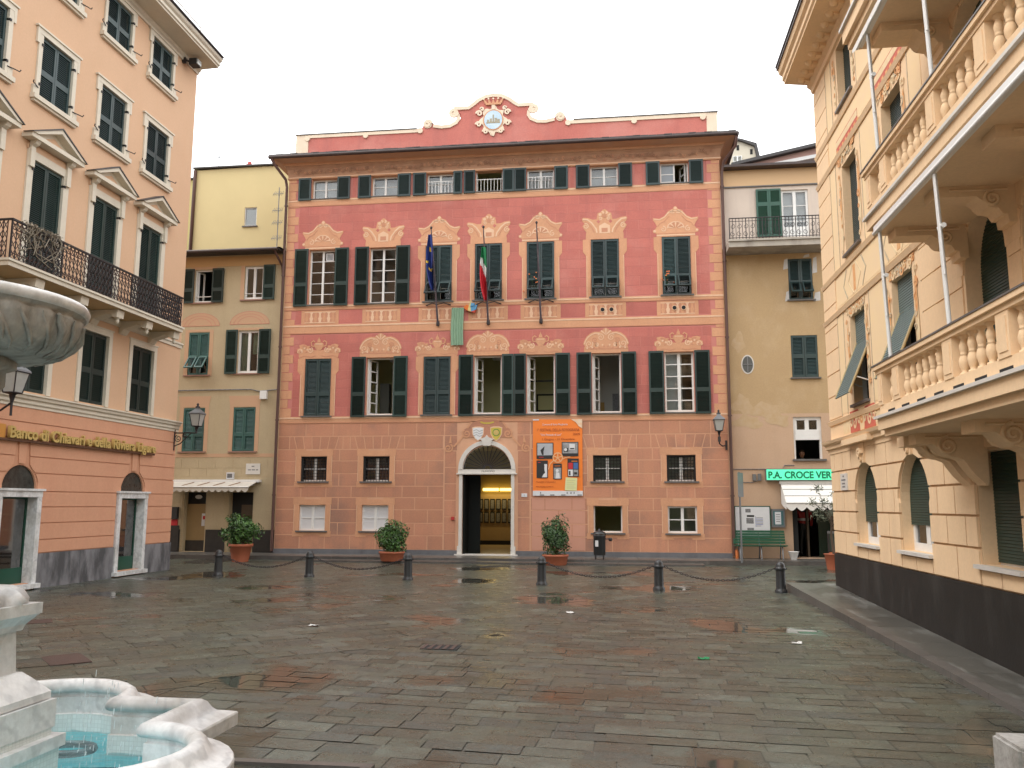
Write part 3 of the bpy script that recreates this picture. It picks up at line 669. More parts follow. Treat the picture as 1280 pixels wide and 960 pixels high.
    if not open_:
        for s_ in (1, -1):
            x = sorted((c + s_ * HW, c + s_ * .62)); y = sorted((c + s_ * HW, c + s_ * .72))
            b.box(x[0], x[1], v0 - rise, v0 - .55, W0, W1, tan); b.box(y[0], y[1], v0 - .42, v0 - .001, W0, W1, tan)
            b.prism([(x[0], v0 - .55), (x[1], v0 - .55), (y[1], v0 - .42), (y[0], v0 - .42)] if s_ > 0 else [(x[0], v0 - .55), (x[1], v0 - .55), (y[1], v0 - .42), (y[0], v0 - .42)], W0, W1, tan)
            e = c + s_ * .605; b.box(min(e, e + .02), max(e, e + .02), v0 - rise, v0 - .56, W1, W1 + .004, tanl)
            e = c + s_ * (HW + .012); b.box(min(e, e + s_ * .02), max(e, e + s_ * .02), v0 - rise, v0, W1, W1 + .004, tand)
    else:
        b.box(c - .66, c + .66, v0 - .12, v0 - .001, W0, W1 - .002, tan) if False else None
    return b.build('painted_cartouche', TH)
open_s2 = [1, 1, 0, 0, 0, 0, 0]; open_s1 = [0, 1, 0, 1, 1, 1, 1]
for i, c in enumerate(COLS):
    cartouche('AB'[i % 2], c, 10.425, open_s2[i]); cartouche('CD'[i % 2], c, 6.605, open_s1[i])
# painted balustrade panels under the second floor windows
def bal_prof(c, v0, h, s=1):
    p = [(0, .055), (.06, .055), (.1, .03), (.2, .045), (.42, .062), (.58, .03), (.64, .045), (.68, .028), (.85, .03), (.92, .055), (1, .055)]
    return [(c + r_ * s, v0 + t * h) for t, r_ in p] + [(c - r_ * s, v0 + t * h) for t, r_ in reversed(p)]
for i, c in enumerate(COLS):
    b = MB(PAL); b.box(c - .66, c + .66, 7.79, 8.27, -.001, .005, tan); b.box(c - .54, c + .54, 7.84, 8.22, .005, .0075, tand)
    for k in range(7): b.prism(bal_prof(c - .46 + .1535 * k, 7.845, .37, 1.05), .0075, .011, tanl if k % 2 else tan)
    b.box(c - .545, c + .545, 7.835, 7.86, .0075, .012, tanl); b.box(c - .545, c + .545, 8.2, 8.225, .0075, .012, tanl)
    p = b.build('painted_balustrade', TH)
    if i > 4:
        for dx in (-.10, .19):
            q = MB(PAL); q.prism(arc_pts(c + dx, 8.04, .085, 16, 0, 2 * math.pi)[:-1], .012, .03, tanl); q.prism(arc_pts(c + dx, 8.04, .065, 16, 0, 2 * math.pi)[:-1], .03, .034, dark); q.build('vent_pipe', TH)

# attic windows
for i, c in enumerate(COLS):
    h = holes_at[i]; u0, u1, v0, v1 = h[:4]
    if i == 3:
        b = MB(PAL); b.box(u0, u1, v0, v0 + .03, -.2, -.1, white); b.box(u0, u0 + .03, v0 + .03, v1, -.2, -.1, white); b.box(u1 - .03, u1, v0 + .03, v1, -.2, -.1, white); win = b.build('window', TH)
    elif i == 6:
        win = openframe(TH, PAL, u0, u1, v0, v1, .2, white, 2, 'R'); b = MB(PAL); b.box(u0 + .045, u0 + .46, v0 + .06, v0 + .1, -.2, -.15, white); b.box(u0 + .045, u0 + .46, v0 + .34, v0 + .37, -.19, -.16, white); b.box(u0 + .43, u0 + .48, v0 + .06, v1 - .05, -.2, -.15, white); b.box(u0 + .05, u0 + .43, v0 + .1, v1 - .05, -.178, -.17, mat('grey_pane', (.22, .25, .28), None, 1, .08)); b.build('sash', win)
    else: win = casement(TH, PAL, u0, u1, v0, v1, .2, 2, 2)
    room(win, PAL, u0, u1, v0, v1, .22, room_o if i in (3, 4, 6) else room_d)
    if i in (0, 1, 2, 5):
        b = MB(PAL); z = -.26 if i in (0,) else -.42
        b.add([(u0 + .02, v0 + .02, z), (u1 - .02, v0 + .02, z), (u1 - .02, v1 - .02, z), (u0 + .02, v1 - .02, z)], curtain if i == 0 else blind); b.build('curtain', win)
    if i in (2, 3, 4):
        b = MB(PAL); b.box(u0 + .02, u1 - .02, v0 + .42, v0 + .445, -.05, -.03, whitem)
        for k in range(8): x = u0 + .06 + (u1 - u0 - .12) * k / 7; b.tube([(x, v0 + .02, -.04), (x, v0 + .42, -.04)], .011, whitem, 6)
        b.build('railing', win)
    sill(win, PAL, u0 - .05, u1 + .05, v0, sill_m, .05, .035)
    lw = .47
    L0 = u0 - lw; R1 = u1 + lw
    if i == 3: L0 = u0 - .40
    if i == 4: L0 = u0 - .42
    if i == 2: R1 = u1 + .32
    if i == 3: R1 = u1 + .40
    leaf(win, PAL, L0, u0 - .015, v0 - .06, v1 + .03, .03, True, shutb, single=True); leaf(win, PAL, u1 + .015, R1, v0 - .06, v1 + .03, .03, True, shutb, single=True)
# second floor
for i, c in enumerate(COLS):
    u0, u1, v0, v1 = holes_s2[i][:4]
    if open_s2[i]:
        win = casement(TH, PAL, u0, u1, v0, v1, .2, 2, 5, glassm=gl); room(win, PAL, u0, u1, v0, v1, .25, mat('brown_room', (.26, .17, .11), None, 1, .9))
        leaf(win, PAL, u0 - .50, u0 - .02, v0 - .06, v1 + .03, .03, True, shut); leaf(win, PAL, u1 + .02, u1 + .50, v0 - .06, v1 + .03, .03, True, shut)
        if i == 0:
            b = MB(PAL); b.box(u1 - .37, u1 - .1, v1 - .37, v1 - .1, -.152, -.148, blind); b.box(u1 - .34, u1 - .13, v1 - .34, v1 - .13, -.148, -.142, photog); b.build('extractor_fan', win)
    else:
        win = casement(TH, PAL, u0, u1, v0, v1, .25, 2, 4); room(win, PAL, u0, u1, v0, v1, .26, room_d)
        fl = (.36, .34, .30, .30, .30)[i - 2]
        m_ = .5 * (u0 + u1)
        leaf(win, PAL, u0 + .01, m_ - .004, v0 + .01, v1 - .01, -.045, False, shutb, flap=.31); leaf(win, PAL, m_ + .004, u1 - .01, v0 + .01, v1 - .01, -.045, False, shutb, flap=.31)
    sill(win, PAL, u0 - .07, u1 + .07, v0, sill_m, .07)
# first floor
for i, c in enumerate(COLS):
    u0, u1, v0, v1 = holes_s1[i][:4]; m_ = .5 * (u0 + u1)
    if not open_s1[i]:
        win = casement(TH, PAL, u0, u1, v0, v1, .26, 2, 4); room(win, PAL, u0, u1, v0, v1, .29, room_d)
        leaf(win, PAL, u0 + .01, m_ - .004, v0 + .01, v1 - .01, -.045, False, shutb); leaf(win, PAL, m_ + .004, u1 - .01, v0 + .01, v1 - .01, -.045, False, shutb)
    else:
        if i == 6:
            win = casement(TH, PAL, u0, u1, v0, v1, .2, 2, 5, bars=.035, mull=.1, fw=.06); room(win, PAL, u0, u1, v0, v1, .29, room_d)
            b = MB(PAL); b.add([(u0 + .03, v0 + .05, -.34), (u1 - .35, v0 + .05, -.34), (u1 - .35, v1, -.34), (u0 + .03, v1, -.34)], blind); b.build('curtain', win)
        else:
            win = openframe(TH, PAL, u0, u1, v0, v1, .2, white, 5, 'L'); room(win, PAL, u0, u1, v0, v1, .29, (room_o if i != 5 else room_w), 2.0, .7)
            if i == 4:
                b = MB(PAL); b.box(u0 - .1, u1 + .2, v0 + 1.28, v0 + 1.33, -1.7, -1.65, inkk); b.build('curtain_rail', win); b = MB(PAL); b.box(u0 + .1, u1 - .1, v0 + .3, v0 + .92, -2.24, -2.2, dark); b.box(u0 + .16, u1 - .16, v0 + .36, v0 + .86, -2.2, -2.18, room_o); b.build('picture_frame', win)
            if i in (1, 3):
                b = MB(PAL); b.box(u0 + .4, u0 + .75, v1 + .1, v1 + .16, -1.6, -1.4, signw); b.build('ceiling_lamp', win)
            if i == 1:
                b = MB(PAL); b.box(u0 + .1, u0 + .42, v0 - .05, v0 + 1.25, -1.6, -1.3, room_d); b.build('bookcase', win)
            if i == 5:
                b = MB(PAL); b.box(u0 + .2, u0 + .34, v0 + .1, v0 + .6, -2.24, -2.2, mat('ochre_picture', (.4, .25, .08), None, 1, .7)); b.box(u0 + .62, u0 + .82, v0 + .3, v0 + .9, -2.24, -2.2, inkg); b.build('wall_picture', win)
        lw = .50
        L0 = u0 - lw if i != 4 else u0 - .42; R1 = u1 + lw if i != 3 else u1 + .40
        leaf(win, PAL, L0, u0 - .02, v0 - .06, v1 + .03, .03, True, shut); leaf(win, PAL, u1 + .02, R1, v0 - .06, v1 + .03, .03, True, shut)
    sill(win, PAL, u0 - .07, u1 + .07, v0, sill_m, .07)
# ground floor windows with painted eared surrounds
for i, c in enumerate(GC):
    for lev, (v0, v1) in enumerate(((.87, 1.70), (2.48, 3.30))):
        b = MB(PAL); u0, u1 = c - .45, c + .45
        T, Bt = (v1 + .25, v0 - .2)
        for s_ in (1, -1):
            x = sorted((c + s_ * .45, c + s_ * .63)); y = sorted((c + s_ * .28, c + s_ * .63))
            b.box(x[0], x[1], v0 - .02, v1 + .02, .004, .01, tan); b.box(c + (s_ > 0) * .28 - (s_ < 0) * .66, c + (s_ > 0) * .66 - (s_ < 0) * .28, v1 + .02, T, .004, .01, tan); b.box(c + (s_ > 0) * .28 - (s_ < 0) * .66, c + (s_ > 0) * .66 - (s_ < 0) * .28, Bt, v0 - .02, .004, .01, tan)
        b.box(c - .28, c + .28, v1, T - .06, .004, .0095, tan); b.box(c - .28, c + .28, Bt + .06, v0, .004, .0095, tan)
        for s_ in (1, -1): b.box(min(c + s_ * .615, c + s_ * .63), max(c + s_ * .615, c + s_ * .63), v0, v1, .01, .013, tanl)
        b.build('painted_surround', TH)
        if lev == 1:
            win = casement(TH, PAL, u0, u1, v0, v1, .2, 2, 2, mull=.09, fw=.035); room(win, PAL, u0, u1, v0, v1, .22, mat('brown_room', (.26, .17, .11), None, 1, .9) if i < 2 else mat('bluegrey_room', (.2, .23, .2), None, 1, .9), 1.5)
            b = MB(PAL)
            for k in range(9): x = u0 + .05 + .1 * k; b.tube([(x, v0, -.07), (x, v1, -.07)], .009, iron, 5)
            for k in range(8): y = v0 + .06 + .1 * k; b.tube([(u0, y, -.07), (u1, y, -.07)], .007, iron, 5)
            b.build('window_grille', win)
            b = MB(PAL); b.box(u0, u0 + .07, v0, v1, -.16, -.05, dark); b.box(u1 - .04, u1, v0, v1, -.16, -.05, dark); b.box(u0 + .07, u1 - .04, v1 - .05, v1, -.16, -.05, dark); b.build('dark_frame', win)
        else:
            if i == 2:
                b = MB(PAL); b.box(u0, u0 + .04, v0, v1, -.2, -.12, white); b.box(u1 - .04, u1, v0, v1, -.2, -.12, white); b.box(u0 + .04, u1 - .04, v0, v0 + .05, -.2, -.12, white); win = b.build('window', TH); room(win, PAL, u0, u1, v0, v1, .22, room_o, 2.5)
            else:
                win = casement(TH, PAL, u0, u1, v0, v1, .14, 2, 2, mull=.09, fw=.05, bars=.03)
                room(win, PAL, u0, u1, v0, v1, .22, room_o if i == 3 else room_d, 2)
                if i < 2:
                    b = MB(PAL); b.box(u0 + .05, u1 - .05, v0 + .06, v1 - .05, -.112, -.108, blind); b.build('inside_shutter', win)
        sill(win, PAL, u0 - .09, u1 + .09, v0, sill_m, .06, .05)

# door: marble surround, fanlight, leaf, foyer
b = MB(PAL); o_ = .94
for s_ in (1, -1):
    x = sorted((DC + s_ * (DR - .004), DC + s_ * .90)); b.box(x[0], x[1], .14, 2.70, -.02, .07, stone)
    x = sorted((DC + s_ * (DR - .008), DC + s_ * .94)); b.box(x[0], x[1], .13, .42, -.02, .085, stone)
b.box(DC - .98, DC + .98, 2.70, 2.74, -.1, .10, stone); b.box(DC - .94, DC + .94, 2.74, 2.86, -.1, .06, stone)
p0 = arc_pts(DC, DS + .04, .80, 18); p1 = arc_pts(DC, DS + .04, .935, 18)
for a0, a1, c0, c1 in zip(p0, p0[1:], p1, p1[1:]): b.prism([a0, c0, c1, a1], -.05, .07, stone, rnd=.5)
b.prism([(DC - .12, 3.62), (DC + .12, 3.62), (DC + .17, 3.80), (DC + .24, 3.83), (DC + .05, 3.9), (DC, 3.97), (DC - .05, 3.9), (DC - .24, 3.83), (DC - .17, 3.80)], -.02, .11, stone)
b.box(DC - 1.02, DC + 1.02, .12, .165, -.3, .16, stone)
door = b.build('door', TH)
text('MUNICIPIO', PAL, DC + .05, 2.775, .06, .075, inkk, 'inscription', door, .003, 'CENTER', 1.15)
b = MB(PAL)
for k in range(15):
    a = math.pi * (k + .5) / 15; b.tube([(DC + .1 * math.cos(a), 2.88 + .1 * math.sin(a), -.12), (DC + .79 * math.cos(a), 2.86 + .78 * math.sin(a), -.12)], .012, iron, 5)
b.strip(arc_pts(DC, 2.88, .12, 10), .03, -.13, -.11, iron); b.strip(arc_pts(DC, 2.86, .78, 16), .035, -.13, -.11, iron)
b.build('fanlight_grille', door)
b = MB(PAL); q = [(DC - .8, 2.87)] + [(DC + .8, 2.87)] + arc_pts(DC, 2.86, .8, 14)[1:-1]; b.prism(q, -.16, -.15, gl); b.build('fanlight_pane', door)
b = MB(PAL); b.box(DC - .8, DC - .74, .14, 2.70, -.85, -.1, mat('black_green_door', (.007, .009, .008), None, 1, .7, spec=.2)); b.box(DC - .74, DC - .34, .14, 2.70, -.85, -.80, mat('black_green_door', (0, 0, 0))); b.build('door_leaf', door)
b = MB(PAL); z0, z1 = -.46, -7.0; e0, e1 = DC - 2.6, DC + 2.9
b.add([(e0, .13, z1), (e1, .13, z1), (e1, 3.9, z1), (e0, 3.9, z1)], room_y); b.add([(e0, .13, z0), (e0, .13, z1), (e0, 3.9, z1), (e0, 3.9, z0)], room_y); b.add([(e1, .13, z1), (e1, .13, z0), (e1, 3.9, z0), (e1, 3.9, z1)], room_y)
b.add([(e0, 3.9, z1), (e1, 3.9, z1), (e1, 3.9, z0), (e0, 3.9, z0)], room_y); b.add([(e0, .135, z0), (e1, .135, z0), (e1, .135, z1), (e0, .135, z1)], mat('foyer_floor', (.45, .36, .24), None, 1, .3)); b.box(e0, e1, .13, .3, z1, z1 + .03, dark)
b.build('foyer', door)
b = MB(PAL); b.tube([(DC - 1.25, 2.33, z1 + .16), (DC - .62, 2.33, z1 + .16)], .055, lamplit, 8); b.tube([(DC - .56, 2.33, z1 + .16), (DC + .1, 2.33, z1 + .16)], .055, lamplit, 8); b.build('strip_lamp', door)
b = MB(PAL)
for k in range(9):
    x = DC - 1.7 + .24 * k
    for y in (1.0, 1.52): b.box(x, x + .19, y, y + .44, z1 + .02, z1 + .05, dark); b.box(x + .03, x + .16, y + .05, y + .39, z1 + .05, z1 + .055, inkg)
b.build('display_panel', door)
ld = bpy.data.lights.new('foyer_lamp_light', 'AREA'); ld.energy = 15; ld.color = (1, .72, .3); ld.size = 1.6; ld.size_y = .2; ld.shape = 'RECTANGLE'
lo = bpy.data.objects.new('foyer_lamp_light', ld); COL.objects.link(lo); lo.parent = door; lo.location = Vector((DC - .5, 27 + 6.5, 2.5)) - TH.location; lo.rotation_euler = (R(-15), 0, 0)
# small wall things beside the door
b = MB(PAL); b.box(-3.22, -3.04, 1.98, 2.09, .004, .02, signw); n_ = b.build('house_number', TH); text('1', PAL, -3.13, 2.005, .02, .08, inkb, 'digit', n_, .002, 'CENTER')
b = MB(PAL); b.box(-5.50, -5.40, 1.24, 1.34, .004, .06, redb); b.build('alarm_button', TH)
# painted arms above the door
b = MB(PAL); W0 = .013
b.prism(half(DC, 3.95, [(.62, -.05), (.78, .05), (.78, .2), (.62, .28), (.55, .45), (.3, .58), (0, .6)]), .004, W0, gfb)
for s_ in (1, -1):
    b.strip(spiral(DC + s_ * .68, 4.02, .15, .02, 1.6, R(60) if s_ > 0 else R(120), -s_), (.05, .03), W0, W0 + .005, tan)
    b.strip([(DC + s_ * x, y) for x, y in ((.66, 4.2), (.5, 4.42), (.25, 4.5), (0, 4.5))], .06, W0, W0 + .005, tan)
    b.strip(spiral(DC + s_ * 1.28, 3.55, .15, .02, 1.6, R(120) if s_ > 0 else R(60), s_), (.05, .03), .005, W0, tan)
    b.strip([(DC + s_ * x, y) for x, y in ((1.1, 3.6), (.95, 3.75), (.8, 3.95))], .06, .005, W0, tan); b.strip([(DC + s_ * 1.22, 3.72), (DC + s_ * 1.2, 3.95)], (.09, .03), .005, W0, tan)
for s_, mm in ((-1, signw), (1, mat('gold_shield', (.55, .45, .08), (.48, .36, .05), 6, .7))):
    c = DC + s_ * .30; sh = [(c - .2, 4.22), (c - .1, 4.25), (c + .1, 4.25), (c + .2, 4.22), (c + .19, 4.0), (c + .1, 3.84), (c, 3.77), (c - .1, 3.84), (c - .19, 4.0)]
    b.prism(sh, W0, W0 + .009, tanl); b.prism([(c + (x - c) * .85, 4.02 + (y - 4.02) * .85) for x, y in sh], W0 + .009, W0 + .013, mm)
    if s_ < 0:
        for k in range(3): b.strip([(c - .15, 3.95 + .08 * k), (c - .05, 3.99 + .08 * k), (c + .05, 3.93 + .08 * k), (c + .15, 3.97 + .08 * k)], .018, W0 + .013, W0 + .016, photog)
    else:
        b.prism(arc_pts(c, 4.05, .08, 10, 0, 2 * math.pi)[:-1], W0 + .013, W0 + .017, goldl); b.strip(arc_pts(c, 4.05, .11, 12, 0, 2 * math.pi), .02, W0 + .013, W0 + .016, flaggr)
b.strip([(DC - .22, 4.4), (DC - .1, 4.36), (DC + .1, 4.36), (DC + .22, 4.4)], .05, W0, W0 + .006, mat('gold_shield', (0, 0, 0)))
b.build('painted_coat_of_arms', TH)

# cornice: mouldings, frieze, soffit
b = MB(PAL); X0, X1 = XA - .02, XB + .02
prof = [(0, 13.0), (.05, 13.0), (.05, 13.04), (.08, 13.06), (.08, 13.10), (.05, 13.12), (.09, 13.2), (.14, 13.3), (.20, 13.36)]
def extr(b, prof, x0, x1, mms, endpad=1.0):
    for k, (p, q) in enumerate(zip(prof, prof[1:])):
        m_ = mms(k); ea, eb = p[0] * endpad, q[0] * endpad
        b.add([(x0 - ea, p[1], p[0]), (x1 + ea, p[1], p[0]), (x1 + eb, q[1], q[0]), (x0 - eb, q[1], q[0])], m_, rnd=.5)
        b.add([(x1 + ea, p[1], p[0]), (x1 + ea * .98, p[1], -11), (x1 + eb * .98, q[1], -11), (x1 + eb, q[1], q[0])], m_, rnd=.5)
        b.add([(x0 - ea * .98, p[1], -11), (x0 - ea, p[1], p[0]), (x0 - eb, q[1], q[0]), (x0 - eb * .98, q[1], -11)], m_, rnd=.5)
full = [(.005, 12.98), (.04, 12.98), (.06, 13.02), (.06, 13.05), (.03, 13.06), (.05, 13.19), (.09, 13.33), (.15, 13.43), (.19, 13.43), (.21, 13.48), (.26, 13.50), (.32, 13.51), (.56, 13.555), (.58, 13.555), (.58, 13.60)]
extr(b, full, XA, XB, lambda k: (tan, tan, tanl, tan, frz, frz, frz, tanl, tan, tan, soff, soff, soff, soff)[k], .80)
b.build('cornice', TH)
b = MB(PAL)
rgf = random.Random(8); b.tf = lambda u, v, w_: (u, 13.21 + v, .062 + (v + .10) * .34 + w_)
x = XA + .2; k = 0
while x < XB - .2:
    r_ = rgf.uniform(.035, .07); b.strip(spiral(x, rgf.uniform(-.05, .07), r_, .012, rgf.uniform(.6, 1.2), rgf.uniform(0, 6.28), rgf.choice((1, -1)), 9), (.026, .012), 0, .006 + .003 * rgf.random(), rgf.choice((frzd, tand, frz, tan, frzd))); x += rgf.uniform(.05, .10); k += 1
b.tf = None; b.build('frieze_scrollwork', TH)
b = MB(); b.tube([(XA - .52, 26.38, 13.60), (XB + .52, 26.38, 13.60)], .065, gutter, 10)
b.tube([(XB + .52, 26.38, 13.60), (XB + .52, 36, 13.60)], .07, gutter, 10)
b.build('gutter', TH)
b = MB()
def rz(y): return 13.655 + (y - 26.36) * .30
n = 62
for i in range(n):
    xa = XA - .5 + (XB - XA + 1.0) * i / n; xb = XA - .5 + (XB - XA + 1.0) * (i + 1) / n - .006
    for j in range(3):
        y0 = 26.33 + .44 * j; dz = rng.uniform(-.008, .012)
        b.add([(xa, y0, rz(y0) + dz + .03), (xb, y0, rz(y0) + dz + .03), (xb, y0 + .45, rz(y0 + .45) + dz), (xa, y0 + .45, rz(y0 + .45) + dz)], slate)
        b.add([(xa, y0, rz(y0) + dz), (xb, y0, rz(y0) + dz), (xb, y0, rz(y0) + dz + .03), (xa, y0, rz(y0) + dz + .03)], slate)
b.add([(XA - .5, 26.33, 13.63), (XA - .5, 27.7, 13.65), (XB + .5, 27.7, 13.65), (XB + .5, 26.33, 13.63)], slate)
b.box(XA - .48, XA + .02, 27.6, 36, 13.66, 13.75, slate); b.box(XB - .02, XB + .48, 27.6, 36, 13.66, 13.75, slate)
b.build('roof', TH)
# gable parapet with scrolls
PAR = Fr((0, 27.6, 0), (1, 0, 0), (0, -1, 0))
prof = [(XA - .05, 13.6), (3.34, 13.6), (3.34, 14.92), (-1.42, 14.93), (-1.72, 14.92), (-1.80, 15.12), (-1.93, 15.2), (-2.08, 15.16), (-2.16, 15.05), (-2.28, 14.98), (-2.55, 14.93), (-2.81, 14.95), (-3.02, 15.05), (-3.12, 15.2), (-3.12, 15.4), (-2.9, 15.5), (-2.90, 15.64),
        (-3.45, 15.64), (-3.62, 15.8), (-3.80, 15.92), (-4.05, 16.03), (-4.30, 16.07), (-4.55, 16.03), (-4.8, 15.92), (-4.98, 15.8), (-5.15, 15.64), (-5.68, 15.64), (-5.68, 15.5), (-5.48, 15.4), (-5.48, 15.2), (-5.58, 15.05), (-5.79, 14.95), (-6.05, 14.92), (-6.3, 14.96), (-6.42, 15.04), (-6.5, 15.14), (-6.64, 15.2), (-6.78, 15.12), (-6.85, 14.95), (-7.09, 14.92), (XA - .05, 14.90)]
par = MB(PAR); par.prism(prof, -.35, 0, pink); par.box(3.0, 3.34, 13.6, 14.92, -9.4, -.36, cream); par.box(XA - .05, XA + .3, 13.6, 14.9, -9.4, -.36, cream)
pr = par.build('gable_parapet', TH)
b = MB(PAR)
b.box(XA - .06, -11.05, 13.7, 14.91, .0, .02, cream); b.box(3.0, 3.35, 13.7, 14.93, 0, .02, cream)
b.box(-11.05, -7.0, 14.78, 14.90, 0, .03, cream); b.box(-1.62, 3.0, 14.79, 14.92, 0, .03, cream)
band = [(-7.0, 14.80), (-6.72, 14.80)]
for s_ in (1, -1):
    f = lambda x: -4.31 + s_ * x
    b.strip([(f(x), y) for x, y in ((2.15, 14.99), (1.85, 14.93), (1.55, 14.95), (1.33, 15.06), (1.24, 15.2), (1.26, 15.36))], .12, 0, .035, cream)
    b.strip(spiral(f(1.42), 15.43, .15, .03, 1.4, 0 if s_ < 0 else math.pi, s_), (.1, .06), 0, .05, cream)
    b.strip(spiral(f(2.35), 15.07, .14, .03, 1.4, math.pi if s_ > 0 else 0, -s_), (.1, .06), 0, .05, cream)
    b.prism(arc_pts(f(1.42), 15.43, .17, 16, 0, 2 * math.pi)[:-1], 0, .03, cream); b.prism(arc_pts(f(2.35), 15.07, .16, 16, 0, 2 * math.pi)[:-1], 0, .03, cream)
    b.prism(arc_pts(f(2.62), 14.83, .10, 12, 0, 2 * math.pi)[:-1], 0, .05, cream)
    b.strip([(f(1.42), 15.59), (f(.88), 15.59), (f(.72), 15.70), (f(.55), 15.84), (f(.3), 15.97), (f(0), 16.01)], .12, 0, .035 + (.001 if s_ > 0 else 0), cream)
for x in (-11.08, -8.92, .57, 2.88): b.prism(arc_pts(x, 14.76, .095, 12, 0, 2 * math.pi)[:-1], 0, .055, cream)
b.build('parapet_scroll_trim', TH)
b = MB(PAR); b.box(XA - .08, -7.05, 14.905, 14.935, -.4, .05, slate); b.build('parapet_capping', TH); b = MB(PAR); b.box(-1.5, 3.38, 14.925, 14.955, -.4, .05, slate); b.build('parapet_capping', TH)
b = MB(PAR); cx_, cy_ = -4.31, 15.08
ell = lambda rx, ry, n=24: [(cx_ + rx * math.cos(2 * math.pi * k / n), cy_ + ry * math.sin(2 * math.pi * k / n)) for k in range(n)]
b.prism([(cx_ + (.44 + .07 * math.cos(8 * a)) * math.cos(a), cy_ - .02 + (.50 + .06 * math.cos(8 * a + 1)) * math.sin(a)) for a in [2 * math.pi * k / 64 for k in range(64)]], 0, .03, cream)
b.prism(ell(.36, .38), .03, .045, tan); b.prism(ell(.32, .345), .045, .05, skyb)
for s_ in (1, -1):
    for (x, y, r_) in ((.50, .26, .11), (.52, -.14, .1), (.28, -.42, .09), (.4, .42, .06)): b.strip(spiral(cx_ + s_ * x, cy_ + y, r_, .02, 1.3, 0 if s_ > 0 else math.pi, s_), (.07, .04), .03, .06, cream)
b.strip([(cx_, cy_ - .42), (cx_, cy_ - .60)], (.2, .04), .0, .05, cream)
b.box(cx_ - .06, cx_ + .06, cy_ + .38, cy_ + .56, .02, .05, cream)
b.box(cx_ - .27, cx_ + .27, cy_ + .56, cy_ + .63, .0, .06, tan)
for k in range(5): x = -.3 + .15 * k; b.strip([(cx_ + x * .85, cy_ + .63), (cx_ + x * 1.15, cy_ + .78)], (.1, .02), 0, .05, tan); b.prism(arc_pts(cx_ + x * 1.15, cy_ + .79, .035, 8, 0, 2 * math.pi)[:-1], 0, .06, cream)
b.box(cx_ - .24, cx_ + .24, cy_ - .13, cy_ - .07, .05, .054, townp)
for x, w_, h in ((-.22, .07, .08), (-.12, .08, .12), (-.02, .05, .26), (.05, .09, .13), (.15, .08, .09)): b.box(cx_ + x, cx_ + x + w_, cy_ - .07, cy_ - .07 + h, .05, .054, townp)
b.build('parapet_crest', TH)
b = MB()
b.tube([(-11.87, 26.38, 13.55), (-11.78, 26.48, 13.35), (-11.52, 26.85, 12.95), (-11.50, 26.93, 12.7), (-11.50, 26.93, .2)], .05, pipe, 8)
for z in (2, 4.5, 7, 9.5, 12): b.tube([(-11.50, 26.93, z), (-11.50, 26.93, z + .05)], .066, pipe, 8)
b.build('downpipe', TH)
b = MB(); b.tube([(3.80, 26.38, 13.5), (3.76, 26.46, 13.2), (3.42, 26.85, 12.85), (3.36, 26.93, 12.5), (3.36, 26.93, .2)], .05, pipe, 8)
for z in (2, 4.5, 7, 9.5, 12): b.tube([(3.36, 26.93, z), (3.36, 26.93, z + .05)], .066, pipe, 8)
b.build('downpipe', TH)

# ------------------------------------------------------------------ the bank on the left
BK = thing('bank_building', 'tall peach and orange corner bank with gold lettering and pediments over its balcony doors', 'bank', (-12, 18, 0))
BC = [13.62, 15.62, 17.66, 19.60]; U0, U1 = -3.0, 21.4
bh1 = [(c - .48, c + .48, 3.99, 5.63, .14) for c in BC]; bh2 = [(c - .48, c + .48, 6.22, 8.78, .14) for c in BC]
bh3 = [(c - .50, c + .50, 10.13, 11.50, .14) for c in BC]; bh4 = [(c - .50, c + .50, 12.73, 13.85, .14) for c in BC]
b = MB(BANK); wall(b, U0, U1, 3.7, 14.3, bh1 + bh2 + bh3 + bh4, bankU, trim)
b.add([(U1, 0, -.002), (U1, 0, -12), (U1, 14.3, -12), (U1, 14.3, -.002)], bankU); b.add([(U0, 0, -12), (U0, 0, 0), (U0, 14.3, 0), (U0, 14.3, -12)], bankU); b.add([(U0, 14.3, 0), (U1, 14.3, 0), (U1, 14.3, -12), (U0, 14.3, -12)], bankU); b.add([(U1, 0, -12), (U0, 0, -12), (U0, 14.3, -12), (U1, 14.3, -12)], bankU)
b.build('upper_wall', BK)
AC = [11.6, 15.57, 19.53]; AR = .50; AS = 2.0
ah = [(c - AR, c + AR, .13, 2.55, .24, 1) for c in AC]
b = MB(BANK); wall(b, U0, U1, -.2, 3.7, ah, groove, bankL)
for c in AC: spandrel(b, c, AS, AR, 2.55, .24, groove, bankL)
b.build('ground_floor_wall', BK)
gv = [.72, .99, 1.33, 1.66, 1.98, 2.35, 2.68, 3.03, 3.36, 3.69]
b = MB(BANK)
courses(b, U0, U1 + .012, list(zip(gv[:4], gv[1:5])), [(c - .66, c + .66, 0, 2.0) for c in AC], bankL, -.001, .022, .02)
